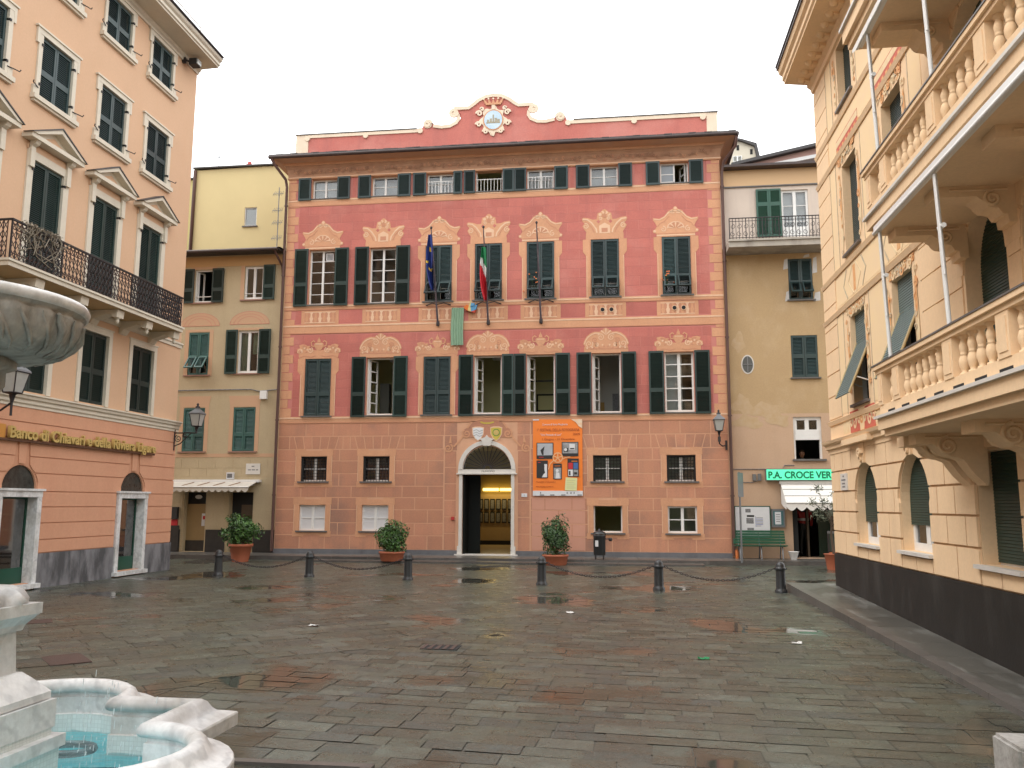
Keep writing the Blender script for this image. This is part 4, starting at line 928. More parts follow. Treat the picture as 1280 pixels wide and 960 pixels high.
# courses that bend into fan stones round the arches
for v0, v1 in zip(gv[4:7], gv[5:8]):
    e = [U0] + [x for c in AC for x in (c, c)] + [U1 + .012]
    for i in range(0, len(e), 2):
        x0, x1 = e[i], e[i + 1]
        def ed(cx, sg, vv):
            d = vv - AS; rr = .80 if vv < 2.95 else .62
            return cx + sg * (math.sqrt(max(.0, rr * rr - min(d, rr * .98) ** 2)) if d < rr else .3)
        def lim(cx, sg, vv):
            d = vv - AS
            return cx + sg * max(AR + .01 if d < .12 else (math.sqrt(max(0, .52 ** 2 - d * d)) + .03 if d < .5 else .24 - (d - .5) * .1), .12)
        vs = [v0 + .01 + (v1 - v0 - .02) * k / 4 for k in range(5)]
        L_ = [(x0, v) for v in vs] if i == 0 else [(lim(x0, 1, v), v) for v in vs]
        R_ = [(x1, v) for v in vs] if i == len(e) - 2 else [(lim(x1, -1, v), v) for v in vs]
        b.prism(R_ + list(reversed(L_)), -.001, .022, bankL)
courses(b, U0, U1 + .012, list(zip(gv[7:9], gv[8:10])), [], bankL, -.001, .022, .02)
for c in AC:
    p = []
    b.prism([(c - .09, 2.53), (c + .09, 2.53), (c + .13, 3.02), (c - .13, 3.02)], -.001, .022, bankL)
b.build('rusticated_courses', BK)
b = MB(BANK)
e = [U0] + [x for c in AC for x in (c - .65, c + .65)] + [U1 + .035]
for i in range(0, len(e), 2): b.box(e[i], e[i + 1], -.2, .71, 0, .035, plinthg)
b.build('stone_plinth', BK)
for i, c in enumerate(AC):
    b = MB(BANK)
    for s_ in (1, -1):
        x = sorted((c + s_ * (AR - .004), c + s_ * .63)); b.box(x[0], x[1], .121, 1.859, -.235, .06, marble)
    b.box(c - .634, c + .634, 1.86, 1.984, -.232, .068, marble); b.box(c - .68, c + .68, 1.985, 2.03, -.1, .10, marble); b.box(c - .68, c + .68, .03, .12, -.23, .14, marble)
    w_ = b.build('shop_window' if i < 2 else 'bank_door', BK)
    g = MB(BANK); g.box(c - AR, c + AR, .45, 1.86, -.19, -.18, gld); g.build('pane', w_)
    g = MB(BANK); g.box(c - AR, c + AR, .12, .45, -.20, -.16, greendoor); g.box(c + AR - .035, c + AR, .45, 1.86, -.205, -.16, greendoor); g.box(c - AR, c - AR + .035, .45, 1.86, -.205, -.16, greendoor); g.box(c - AR + .035, c + AR - .035, 1.82, 1.86, -.205, -.16, greendoor); g.build('green_frame', w_)
    g = MB(BANK); g.prism([(c - AR, AS + .03), (c + AR, AS + .03)] + arc_pts(c, AS, AR, 14)[1:-1], -.05, -.04, mat('dark_fanlight', (.05, .055, .05), (.02, .022, .02), 12, .1)); g.build('fanlight', w_)
    room(w_, BANK, c - AR, c + AR, .13, 1.9, .245, mat('pale_green_room', (.62, .70, .66), None, 1, .8), .6 if i < 2 else .9, .05)
    if i == 1:
        g = MB(BANK); g.box(c - .40, c + .18, 1.02, 1.66, -.26, -.25, inkk); g.box(c - .38, c + .16, 1.06, 1.64, -.25, -.247, mat('dark_poster', (.12, .10, .09), (.06, .055, .05), 5, .4))
        for k, (x, y, w2, h2, m_) in enumerate(((-.36, 1.30, .2, .06, signw), (-.14, 1.28, .26, .07, orange), (-.36, 1.08, .09, .16, photog), (-.24, 1.08, .1, .2, orange), (-.1, 1.08, .09, .18, notey), (.02, 1.08, .07, .32, signw), (-.36, 1.5, .28, .02, signw), (-.36, 1.55, .34, .025, signw), (-.20, 1.40, .12, .07, skin), (-.05, 1.38, .08, .09, skin))): g.box(c + x, c + x + w2, y, y + h2, -.247, -.244 + k * .0003, m_)
        g.box(c - .42, c + .24, .98, 1.02, -.27, -.22, whitem); g.build('window_poster', w_)
        g = MB(BANK); g.box(c - AR, c + AR, .5, .9, -.28, -.275, mat('frosted_panel', (.60, .67, .65), None, 2, .5)); g.build('frosted_panel', w_)
    if i == 2:
        g = MB(BANK); g.box(c - .1, c + AR, .5, 1.75, -.5, -.45, mat('frosted_panel', (0, 0, 0))); g.box(c + .02, c + AR, 1.05, 1.09, -.44, -.4, steel); g.box(c + .02, c + AR, .95, .97, -.44, -.4, steel); g.build('inner_door', w_)
# string course under the first floor windows, bands
def moulding(root, fr, u0, u1, prof, m, name, end=True):
    b = MB(fr)
    for p, q in zip(prof, prof[1:]): b.add([(u0, p[1], p[0]), (u1, p[1], p[0]), (u1, q[1], q[0]), (u0, q[1], q[0])], m, rnd=.5)
    if end: b.add([(u1, p[1], p[0]) for p in prof], m, rnd=.5); b.add([(u0, p[1], p[0]) for p in reversed(prof)], m, rnd=.5)
    return b.build(name, root)
moulding(BK, BANK, U0, U1 + .06, [(0, 3.66), (.04, 3.66), (.04, 3.71), (.07, 3.74), (.07, 3.80), (.11, 3.83), (.12, 3.88), (.15, 3.90), (.15, 3.93), (0, 3.96)], trim, 'string_course')
moulding(BK, BANK, 13.0, U1 + .03, [(0, 5.95), (.03, 5.95), (.03, 6.02), (.06, 6.05), (.06, 6.09)], trim, 'band_course')
def bank_window(c, h, kind):
    u0, u1, v0, v1 = h[:4]; b = MB(BANK); f = .15
    if kind == 'low':
        b.box(u0 - .13, u0, v0 - .02, v1 + .13, 0, .03, trim); b.box(u1, u1 + .13, v0 - .02, v1 + .13, 0, .03, trim); b.box(u0, u1, v1, v1 + .13, 0, .03, trim); b.box(u0 - .16, u1 + .16, v1 + .13, v1 + .16, 0, .045, trim)
    elif kind == 'door':
        b.box(u0 - .17, u0, v0, v1 + .17, 0, .04, trim); b.box(u1, u1 + .17, v0, v1 + .17, 0, .04, trim); b.box(u0, u1, v1, v1 + .17, 0, .04, trim)
        b.box(u0 - .2, u1 + .2, v1 + .17, v1 + .30, 0, .03, bankU)
        for s_ in (u0 - .16, u1 + .03):
            b.box(s_, s_ + .13, v1 - .2, v1 + .22, .04, .09, trim); b.prism([(v1 + .20, .04), (v1 + .34, .04), (v1 + .34, .2), (v1 + .27, .16)], s_, s_ + .13, trim, axis=0)
        a0, a1, vb, vt = u0 - .36, u1 + .36, v1 + .34, v1 + .34
        b.box(a0, a1, vb, vb + .09, 0, .24, trim); m_ = (a0 + a1) / 2; hp = .40
        b.prism([(a0, vb + .092), (a1, vb + .092), (m_, vb + .092 + hp)], 0, .09, trim)
        for s_ in (a0, a1):
            b.prism([(s_, vb + .092), (s_ + (m_ - s_) * .17, vb + .092), (m_, vb + .092 + hp - .09), (m_, vb + .095 + hp)][::(1 if s_ == a0 else -1)], .09, .27, trim)
            b.prism([(s_ - (.05 if s_ == a0 else -.05), vb + .092), (s_, vb + .092), (m_, vb + .095 + hp), (m_, vb + .13 + hp)][::(1 if s_ == a0 else -1)], .05, .29, slate)
        b.prism([(a0 + .42, vb + .12), (a1 - .42, vb + .12), (m_, vb + .30)], .09, .10, bankU)
    else:
        o_ = .12 if kind == 'mid' else .10
        b.box(u0 - o_, u0, v0, v1, 0, .04, trim); b.box(u1, u1 + o_, v0, v1, 0, .04, trim); b.box(u0 - o_ - .07, u1 + o_ + .07, v1, v1 + o_, 0, .045, trim); b.box(u0 - o_ - .11, u1 + o_ + .11, v1 + o_, v1 + o_ + .04, 0, .07, trim)
        for s_ in (u0 - o_ - .07, u1 + o_): b.box(s_, s_ + .07, v1 - .22, v1, 0, .045, trim)
        b.box(u0 - o_ - .10, u1 + o_ + .10, v0 - .10, v0, 0, .11, trim); b.box(u0 - o_ - .06, u1 + o_ + .06, v0 - .15, v0 - .10, 0, .07, trim)
        for s_ in (u0 - o_ - .08, u1 + o_ - .04): b.box(s_, s_ + .12, v0, v0 + .2, .0, .05, trim)
    win = b.build('balcony_door' if kind == 'door' else 'window', BK)
    g = MB(BANK); g.add([(u0, v0, -.139), (u1, v0, -.139), (u1, v1, -.139), (u0, v1, -.139)], dark); g.build('dark_backing', win)  # flat black sheet standing in for the unlit room behind the slats
    m_ = (u0 + u1) / 2; mm = shutb if kind != 'door' else shut
    for a, c2 in ((u0 + .01, m_ - .004), (m_ + .004, u1 - .01)): leaf(win, BANK, a, c2, v0 + .015, v1 - .01, -.06 if kind != 'low' else -.09, kind == 'low', shutd if kind == 'low' else mm, split=.44 if kind != 'low' else .46)
    if kind != 'low':
        g = MB(BANK)
        for s_, sg in ((u0, -1), (u1, 1)):
            y = v0 + .18; g.tube([(s_ + sg * .05, y, .04), (s_ + sg * .22, y, .10), (s_ + sg * .30, y, .12), (s_ + sg * .31, y + .04, .14)], .012, iron, 5)
            for y in (v0 + .25, v1 - .25): g.box(min(s_, s_ + sg * .05), max(s_, s_ + sg * .05), y, y + .05, -.02, .06, iron)
        g.build('shutter_catch', win)
for i, c in enumerate(BC):
    bank_window(c, bh1[i], 'low'); bank_window(c, bh2[i], 'door'); bank_window(c, bh3[i], 'mid'); bank_window(c, bh4[i], 'top')
# balcony
b = MB(BANK); b.box(13.75, 20.02, 6.10, 6.22, 0, .80, trim); b.box(13.72, 20.05, 6.19, 6.235, -.0, .83, trim); bal = b.build('balcony', BK)
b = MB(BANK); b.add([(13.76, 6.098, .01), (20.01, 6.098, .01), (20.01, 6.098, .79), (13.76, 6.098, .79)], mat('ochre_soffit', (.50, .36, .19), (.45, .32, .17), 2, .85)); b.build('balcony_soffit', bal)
for u in (14.75, 16.15, 17.45, 18.65, 19.9):
    b = MB(BANK); w2 = .13
    b.prism([(5.78, .0), (5.80, .06), (5.90, .12), (5.95, .3), (6.0, .45), (5.98, .55), (5.92, .60), (5.92, .70), (6.09, .72), (6.09, 0)][::-1], u - w2, u + w2, trim, axis=0)
    b.lathe([(.0, -.16), (.03, -.14), (.045, -.09), (.03, -.05), (.06, -.03), (.06, 0)], (u, 5.94, .64), trim, 10); b.build('corbel', bal)
def lattice(b, u0, u1, v0, v1, w_, n, dense=False):
    du = (u1 - u0) / n
    for k in range(n + 1): b.tube([(u0 + du * k, v0, w_), (u0 + du * k, v1, w_)], .011, iron if k % 2 else rust, 5)
    for k in range(n):
        x = u0 + du * k; h = (v1 - v0)
        for j in range(4):
            y = v0 + h * j / 4; b.tube([(x, y, w_), (x + du, y + h / 4, w_)], .009, rust, 4); b.tube([(x + du, y, w_), (x, y + h / 4, w_)], .009, iron, 4)
            if dense: b.tube([(x + du * .5 + du * .42 * math.cos(t), y + h / 8 + h * .11 * math.sin(t), w_ + .012) for t in [i * math.pi / 4 for i in range(9)]], .013, iron, 4)
b = MB(BANK)
for v in (6.26, 6.36, 6.82, 6.92): b.tube([(13.80, v, .77), (19.97, v, .77)], .011, rust, 5)
b.box(13.78, 19.99, 6.98, 7.015, .745, .795, iron)
u = 13.8
for k, (l, dn) in enumerate(((.5, 0), (.95, 1), (.85, 0), (.85, 1), (.75, 0), (.95, 1), (1.3, 1))):
    lattice(b, u, u + l, 6.26, 6.98, .77, max(3, int(l / .115)), dn); b.box(u - .012, u + .012, 6.235, 7.0, .755, .785, iron); u += l
lattice_end = MB(BANK)
for ue in (13.8, 19.96):
    b.box(ue - .02, ue + .02, 6.98, 7.015, 0, .745, iron)
    for k in range(8): b.tube([(ue, 6.235, .05 + .09 * k), (ue, 6.98, .05 + .09 * k)], .011, rust, 5)
    for k in range(7):
        for j in range(4): b.tube([(ue, 6.26 + .18 * j, .05 + .09 * k), (ue, 6.44 + .18 * j, .14 + .09 * k)], .009, iron, 4); b.tube([(ue, 6.44 + .18 * j, .05 + .09 * k), (ue, 6.26 + .18 * j, .14 + .09 * k)], .009, iron, 4)
b.build('iron_railing', bal)
# eaves
b = MB(BANK)
pf = [(0, 13.98), (.04, 13.98), (.05, 14.04), (.10, 14.08), (.12, 14.14), (.64, 14.16), (.64, 14.20), (.68, 14.22), (.68, 14.30), (.73, 14.34), (.76, 14.40), (.76, 14.44)]
mm = [trim, trim, trim, trim, trim, trim, trim, trim, trim, trim, gutter]
for k, (p, q) in enumerate(zip(pf, pf[1:])): b.add([(U0, p[1], p[0]), (U1 + .02, p[1], p[0]), (U1 + .02, q[1], q[0]), (U0, q[1], q[0])], mm[k], rnd=.5)
b.add([(U1 + .02, p[1], p[0]) for p in pf] + [(U1 + .02, 14.44, 0)], trim); b.box(U0, U1, 14.44, 14.47, -12, .80, slate); b.build('eaves', BK)
b = MB(BANK); b.box(U0, U1 - .1, 14.47, 14.85, .15, .30, bankU); b.build('roof_parapet', BK)
b = MB(BANK); b.tube([(U0, 15.25, .2), (U1 - .3, 15.25, .2), (U1 - .3, 14.85, .2)], .02, whitem, 6)
for k in range(10): b.tube([(U1 - .3 - 1.5 * k, 14.85, .2), (U1 - .3 - 1.5 * k, 15.25, .2)], .016, whitem, 6)
b.build('terrace_rail', BK)
# sign letters
b = MB(BANK); b.box(14.3, 20.28, 2.955, 3.0, .03, .10, brownl); b.box(14.3, 15.0, 2.97, 3.27, .024, .05, mat('sign_end', (.55, .25, .05), None, 1, .5)); sg = b.build('sign_rail', BK)
def textw(body, size):
    c = bpy.data.curves.new('t', 'FONT'); c.body = body; c.size = size; t = bpy.data.objects.new('t', c); COL.objects.link(t); bpy.context.view_layer.update(); w0_ = t.dimensions.x or 1; bpy.data.objects.remove(t); return w0_
text('Banco di Chiavari e della Riviera Ligure', BANK, 15.02, 3.02, .06, .32, goldl, 'sign_lettering', sg, .07, 'LEFT', bold=.008, sx=5.22 / textw('Banco di Chiavari e della Riviera Ligure', .32))

# ------------------------------------------------------------------ khaki house left of the town hall, yellow house behind
KH = thing('khaki_house', 'narrow khaki house with dark green shutters and a shop awning between bank and town hall', 'house', (-14, 27.2, 0))
KX0, KX1 = -19.0, -11.52
kh = [(-14.86, -14.20, 8.72, 9.90, .18), (-13.02, -12.32, 8.78, 9.97, .18), (-14.96, -14.2, 6.15, 7.65, .18), (-13.14, -12.38, 6.18, 7.68, .18), (-15.0, -14.22, 3.5, 5.0, .18), (-13.18, -12.39, 3.5, 5.0, .18)]
kd = [(-14.86, -13.98, .14, 2.12, .5), (-13.25, -12.30, .14, 2.12, .5), (-16.4, -15.35, .14, 2.2, .5)]
b = MB(SIDE); wall(b, KX0, KX1, 0, 10.6, kh + kd, yel)
for x in (KX0,): b.add([(x, 0, -8), (x, 0, 0), (x, 10.6, 0), (x, 10.6, -8)], yel)
b.build('wall', KH)
b = MB(SIDE)
for a, c in ((KX0, -16.4), (-15.35, -14.86), (-13.98, -13.25), (-12.30, KX1)): b = MB(SIDE); b.box(a + .02, c - .02, .05, .87, 0, .025, blackst); b.build('black_plinth', KH)
b = MB(SIDE); courses(b, KX0, KX1, [(.90 + .29 * k, .90 + .29 * (k + 1)) for k in range(8)], [(h[0] - .06, h[1] + .06, h[2], h[3]) for h in kd], yel, -.001, .006, .014, .62); b.build('painted_blocks', KH)
b = MB(SIDE); b.box(KX0, KX1, 3.3, 3.42, 0, .006, yeldec); b.box(KX0, KX1, 10.0, 10.35, 0, .02, mat('soft_orange', (.50, .31, .14), None, 2, .85))
for h in kh:
    c = (h[0] + h[1]) / 2; w2 = (h[1] - h[0]) / 2
    for x0, x1 in ((h[0] - .14, h[0]), (h[1], h[1] + .14)): b.box(x0, x1, h[2] - .05, h[3] + .02, 0, .006, yeldec)
    b.box(h[0] - .14, h[1] + .14, h[3] + .02, h[3] + .10, 0, .006, yeldec)
    if h[2] < 7:
        if h[2] > 5:
            b.prism(arc_pts(c, h[3] + .22, w2 + .34, 16, 0, math.pi, .46), 0, .006, yeldec)
            for r_ in (1.0, .8, .6): b.strip(arc_pts(c, h[3] + .22, (w2 + .34) * r_, 16, 0, math.pi, .46 * r_), .02, .006, .009, yelline)
            b.strip([(c - w2 - .34, h[3] + .23), (c + w2 + .34, h[3] + .23)], .02, .006, .0095, yelline)
        else:
            b.prism([(c - w2 - .14, h[3] + .1), (c + w2 + .14, h[3] + .1), (c + w2 + .2, h[3] + .4), (c - w2 - .2, h[3] + .4)], 0, .006, yeldec)
b.build('painted_bands', KH)
for i, h in enumerate(kh):
    u0, u1, v0, v1 = h[:4]; m_ = (u0 + u1) / 2
    if i == 0: win = openframe(KH, SIDE, u0, u1, v0, v1, .12, white, 1, 'L'); room(win, SIDE, u0, u1, v0, v1, .18, room_d)
    elif i in (1, 3):
        win = casement(KH, SIDE, u0, u1, v0, v1, .12, 2, 1, mull=.09, fw=.07); room(win, SIDE, u0, u1, v0, v1, .18, room_o if i == 1 else room_d)
        g = MB(SIDE); z = -.25
        rows_ = []
        for a, c2 in ((u0, m_ - .1), (m_ + .05, u1)):
            rows_ = [[(a + (c2 - a) * k / 10, v, z + .03 * math.sin(k * 2.2)) for k in range(11)] for v in (v0 if a == u0 or i == 1 else v0 + .7, v1)]
            g.grid(rows_, greenc if i == 3 else curtain)
        if i == 3: g.build('curtain', win)
    else: win = casement(KH, SIDE, u0, u1, v0, v1, .16, 2, 2); room(win, SIDE, u0, u1, v0, v1, .18, room_d)
    if i in (0, 1):
        g = MB(SIDE); g.tube([(u0, v0 + .22, -.06), (u1, v0 + .22, -.06)], .015, whitem, 6); g.build('guard_rail', win)
    sill(win, SIDE, u0 - .12, u1 + .1, v0, mat('rose_sill', (.30, .17, .13), None, 4, .7), .06)
    if i < 4 and i != 2:
        leaf(win, SIDE, u1 + .01, u1 + .43, v0 - .02, v1 + .03, .03, True, shut)
        if i != 1: leaf(win, SIDE, u0 - .43, u0 - .01, v0 - .02, v1 + .03, .03, True, shut)
    else:
        fl = .40 if i == 2 else 0
        leaf(win, SIDE, u0 + .01, m_ - .004, v0 + .01, v1 - .01, -.045, False, shutt, flap=fl); leaf(win, SIDE, m_ + .004, u1 - .01, v0 + .01, v1 - .01, -.045, False, shutt, flap=fl)
for i, h in enumerate(kd):
    u0, u1 = h[:2]; b = MB(SIDE)
    b.box(u0, u0 + .06, .14, 2.12, -.3, -.02, (yel, yel, pipe)[i]); b.box(u1 - .04, u1, .14, 2.12, -.3, -.02, yel); b.box(u0 + .06, u1 - .04, .14, .5, -.3, -.24, blackst)
    dd = b.build('shop_door' if i != 1 else 'shop_window', KH); b = MB(SIDE)
    if i == 0: b.box(u0 + .06, u1 - .04, .5, 1.72, -.28, -.26, mat('brown_paper', (.34, .24, .11), (.30, .21, .1), 3, .7)); b.box(u1 - .28, u1 - .07, .98, 1.4, -.26, -.255, signw); b.box(u1 - .24, u1 - .11, 1.2, 1.32, -.255, -.252, redp); b.box(u0 + .06, u1 - .04, 1.72, 2.12, -.3, -.28, dark)
    elif i == 1: b.box(u0 + .06, u1 - .04, .5, 2.12, -.3, -.28, dark); b.box(u0 + .4, u1 - .04, .9, 1.7, -.28, -.26, mat('brown_shutter', (.09, .06, .035), (.07, .05, .03), 9, .6))
    else: b.box(u0 + .06, u1 - .04, .5, 2.2, -.3, -.28, mat('brown_door', (.08, .03, .02), None, 2, .5))
    b.build('door_panel', dd)
    if i == 0: b = MB(SIDE); b.prism([(-14.42 + .13 * math.cos(a), 1.96 + .07 * math.sin(a)) for a in [k * math.pi / 6 for k in range(12)]], -.279, -.272, signw); b.build('shop_emblem', dd)
b = MB(SIDE); b.box(KX0, -11.6, 10.40, 10.46, 0, .55, slate); b.tube([(KX0, 10.40, .58), (-11.62, 10.40, .58)], .06, gutter, 8); b.prism([(10.46, .58), (10.46, 0), (10.66, -2.8), (10.60, -2.8)], KX0, KX1, slate, axis=0); b.build('roof', KH)
b = MB(SIDE); b.tube([(-11.75, 10.38, .55), (-11.70, 10.15, .3), (-11.62, 9.9, .08), (-11.60, 9.6, .06)], .04, pipe, 7); b.build('downpipe', KH)
b = MB(SIDE); b.tube([(KX0, 5.6, .03), (-12.6, 5.62, .03), (-12.3, 5.55, .03), (-11.6, 5.6, .03)], .018, inkg, 5); b.build('cable', KH)
b = MB(SIDE); b.box(-12.22, -11.98, 5.27, 5.55, 0, .12, whitem); b.build('junction_box', KH)
b = MB(SIDE); b.box(-15.22, -14.9, .14 + .0, 1.0, .026, .06, blackst); b.box(-15.2, -14.95, 1.22, 1.62, .0, .16, inkk); b.box(-15.2, -14.98, 1.0, 1.2, .0, .05, redp); b.build('letter_box', KH)
YH = thing('yellow_house', 'plain yellow house rising behind the khaki house with one small blind window', 'house', (-15, 30, 0))
YF = Fr((0, 30, 0), (1, 0, 0), (0, -1, 0))
hw = [(-14.50, -14.0, 12.45, 13.20, .12)]
b = MB(YF); wall(b, -16.6, -11.2, 9.5, 14.75, hw, yelt); b.prism([(-16.6, 14.75), (-11.2, 14.75), (-11.2, 14.80), (-14, 14.86), (-16.6, 14.82)], -8, 0, yelt)
b.add([(-16.6, 9.5, -.0), (-16.6, 14.75, 0), (-16.6, 14.75, -8), (-16.6, 9.5, -8)], yelt); b.add([(-11.2, 9.5, -8), (-11.2, 14.75, -8), (-11.2, 14.75, 0), (-11.2, 9.5, 0)], yelt)
b.box(-19, -16.62, 9.5, 14.95, -8, -1.2, mat('bright_yellow_stucco', (.52, .45, .20), (.48, .42, .19), 2, .85)); b.build('wall', YH)
b = MB(YF); b.box(-16.7, -11.1, 14.87, 14.92, -8, .12, slate); b.box(-19, -16.6, 14.96, 15.02, -8, -1.1, slate); b.build('roof', YH)
w_ = casement(YH, YF, *hw[0][:4], .1, 1, 1, fw=.03); g = MB(YF); g.box(-14.48, -14.02, 12.47, 13.18, -.115, -.105, blind); g.build('blind', w_); sill(w_, YF, -14.56, -13.94, 12.45, sill_m, .06)
b = MB(YF); b.tube([(-16.62, 14.8, .06), (-16.64, 11.4, .06), (-16.9, 11.35, .06)], .07, pipe, 7); b.build('downpipe', YH)
b = MB(YF); b.lathe([(.09, 0), (.09, .22), (.15, .24), (.15, .28), (.08, .30), (.08, .40), (.03, .43)], (-14.68, 14.92, -.6), mat('red_chimney', (.33, .05, .04), None, 4, .7), 10); b.build('chimney_pot', YH)
def antenna(loc, h, arms, label):
    t = thing('tv_antenna', label, 'antenna', loc, 'aerials on the left roofs'); x, y, z = loc
    b = MB(); b.tube([(x, y, z), (x, y, z + h)], .016, steel, 5); b.build('mast', t)
    for a in arms:
        b = MB(); b.tube([(x - .20, y - .05, z + a), (x + .14, y + .05, z + a + .04)], .010, steel, 5)
        for k in range(6): q = -.18 + .06 * k; b.tube([(x + q, y - .1, z + a + .03 - .12), (x + q, y + .1, z + a + .03 + .12)], .007, steel, 4)
        b.build('aerial_array', t)
antenna((-11.72, 26.8, 10.46), 2.2, (.35, .9, 1.35, 1.95), 'tall aerial mast with four arrays on the khaki roof beside the pink wall')
antenna((-12.3, 29.7, 14.2), 1.6, (.35, 1.3), 'aerial with two arrays on the yellow roof near the town hall eaves')
antenna((-16.1, 30.8, 14.92), 1.1, (.75,), 'thin aerial with one array on the yellow roof near the bank corner')
# awning of the khaki house
aw = thing('shop_awning', 'half open beige awning with a scalloped edge above the khaki house shop', 'awning', (-13.7, 27.1, 2.5))
def awning(root, fr, x0, x1, vt, vb, wt, wb, val, n, cloth, lines=None):
    b = MB(fr); b.add([(x0, vt, wt), (x0, vb, wb), (x1, vb, wb), (x1, vt, wt)], cloth); b.add([(x0, vt - .015, wt), (x1, vt - .015, wt), (x1, vb - .015, wb), (x0, vb - .015, wb)], cloth); b.build('canopy', root)
    b = MB(fr); k = n * 6; top = [(x0 + (x1 - x0) * i / k, vb, wb) for i in range(k + 1)]; bot = [(x0 + (x1 - x0) * i / k, vb - val * (.55 + .45 * abs(math.sin(math.pi * i / 6))), wb + .004) for i in range(k + 1)]
    b.grid([bot, top], cloth, False); b.build('valance', root)
    b = MB(fr); b.box(x0 - .05, x1 + .12, vt - .02, vt + .07, .02, wt + .06, whitem); b.tube([(x0, vb, wb), (x1, vb, wb)], .022, whitem, 6); b.tube([(x0 + .1, vt - .1, .03), (x0 + .25, vb - .02, wb)], .014, whitem, 5); b.tube([(x1 - .1, vt - .1, .03), (x1 - .25, vb - .02, wb)], .014, whitem, 5)
    b.build('awning_frame', root)
awning(aw, SIDE, -15.35, -12.18, 2.47, 2.28, .12, .75, .17, 14, awng)
b = MB(SIDE)
for k in range(4): x = -14.6 + .55 * k; b.strip([(x, 0), (x + .25, .12)], .05, 0, .001, mat('brown_mark', (.20, .12, .07), None, 4, .8))
for i, p in enumerate(b.v): pass
b.v = [SIDE(p.x, 2.315 + p.z * 1.1, .62 - p.z * 3.4 + .012) for p in b.v]; b.fr = None; b.build('awning_marks', aw)
b = MB(SIDE); b.box(-13.28, -13.04, 2.56, 2.78, 0, .1, signw); b.box(-13.25, -13.07, 2.6, 2.74, .1, .105, steel); t_ = b.build('emergency_lamp', None); tag(t_, 'small grey emergency lamp on the wall above the beige awning', 'lamp')
b = MB(SIDE); b.box(-12.63, -12.13, 2.72, 3.08, 0, .03, stone); pq = tag(b.build('street_plaque', None), 'white marble street name plaque on the khaki house wall', 'plaque')
b = MB(SIDE)
for x, w2, y in ((-12.43, .1, 2.97), (-12.55, .1, 2.85), (-12.42, .12, 2.85), (-12.27, .08, 2.85)): b.box(x, x + w2, y, y + .035, .03, .032, inkg)
b.build('worn_lettering', pq)

# ------------------------------------------------------------------ ochre house right of the town hall
OH = thing('ochre_house', 'weathered ochre house with an iron balcony and mismatched windows right of the town hall', 'house', (6, 27.2, 0))
oh = [(5.37, 6.12, 8.25, 9.60, .14), (5.36, 6.17, 5.74, 7.09, .14), (5.32, 6.17, 3.17, 4.49, .22), (5.25, 6.10, 10.34, 11.92, .14), (5.18, 6.45, .15, 2.30, .8)]
b = MB(SIDE); wall(b, 3.305, 10, 4.6, 10.0, oh, ochre); b.build('upper_wall', OH)
b = MB(SIDE); wall(b, 3.305, 10, 0, 4.6, oh, ochrel); b.build('lower_wall', OH)
b = MB(SIDE); wall(b, 3.305, 10, 10.0, 12.1, oh, ochreu); b.box(3.305, 10, 12.1, 12.65, -.02, .03, mat('apricot_band', (.62, .42, .24), None, 2, .85)); b.box(3.305, 10, 12.06, 12.1, .0, .05, sill_m); b.build('top_wall', OH)
b = MB(SIDE); b.box(3.40, 10, 12.66, 12.74, -9, .35, gutter); b.build('roof', OH)
b = MB(SIDE); rows_ = []
for (u, v, r_, q) in ((3.95, 4.35, .45, .2), (4.5, 4.7, .5, .25), (3.8, 4.9, .3, .3), (4.9, 4.4, .35, .2), (3.75, 6.9, .2, .3)): 
    b = MB(SIDE); b.prism([(u + r_ * (1 + .3 * math.sin(3 * a + u)) * math.cos(a), v + q * (1 + .3 * math.cos(4 * a + v)) * math.sin(a)) for a in [k * math.pi / 10 for k in range(20)]], 0, .002 + .0013 * u - .0007 * v, mat('worn_plaster', (.50, .37, .24), (.46, .32, .17), 6, .9)); b.build('worn_patch', OH)
for u0, u1, v0, v1 in ((5.22, 5.37, 9.25, 9.62), (5.24, 5.37, 8.2, 8.55), (6.12, 6.27, 9.1, 9.65), (6.12, 6.33, 8.18, 8.5), (5.85, 6.05, 9.62, 9.75)): b = MB(SIDE); b.prism([(u0, v0), (u1, v0 + .03), (u1, v1), (u0 + .05, v1 - .04)], 0, .004, patch); b.build('plaster_repair', OH)
u0, u1, v0, v1 = oh[0][:4]; m_ = (u0 + u1) / 2
win = casement(OH, SIDE, u0, u1, v0, v1, .13, 2, 2); leaf(win, SIDE, u0 + .01, m_ - .004, v0 + .01, v1 - .01, -.045, False, shutb, flap=.40); leaf(win, SIDE, m_ + .004, u1 - .01, v0 + .01, v1 - .01, -.045, False, shutb, flap=.40); sill(win, SIDE, u0 - .06, u1 + .06, v0)
room(win, SIDE, u0, u1, v0, v1, .15, room_d)
u0, u1, v0, v1 = oh[1][:4]; m_ = (u0 + u1) / 2
win = casement(OH, SIDE, u0, u1, v0, v1, .13, 2, 2); room(win, SIDE, u0, u1, v0, v1, .15, room_d); leaf(win, SIDE, u0 + .01, m_ - .004, v0 + .01, v1 - .01, -.045, False, shutb, split=.5); leaf(win, SIDE, m_ + .004, u1 - .01, v0 + .01, v1 - .01, -.045, False, shutb, split=.5); sill(win, SIDE, u0 - .06, u1 + .06, v0)
u0, u1, v0, v1 = oh[2][:4]; b = MB(SIDE); m_ = (u0 + u1) / 2
b.box(u0, u0 + .06, v0, v1, -.16, -.06, white); b.box(u1 - .06, u1, v0, v1, -.16, -.06, white); b.box(u0 + .06, u1 - .06, v1 - .1, v1, -.16, -.06, white); b.box(u0 + .06, u1 - .06, v0 + .60, v0 + .92, -.18, -.04, white); b.box(m_ - .06, m_ + .06, v0 + .92, v1 - .1, -.16, -.06, white)
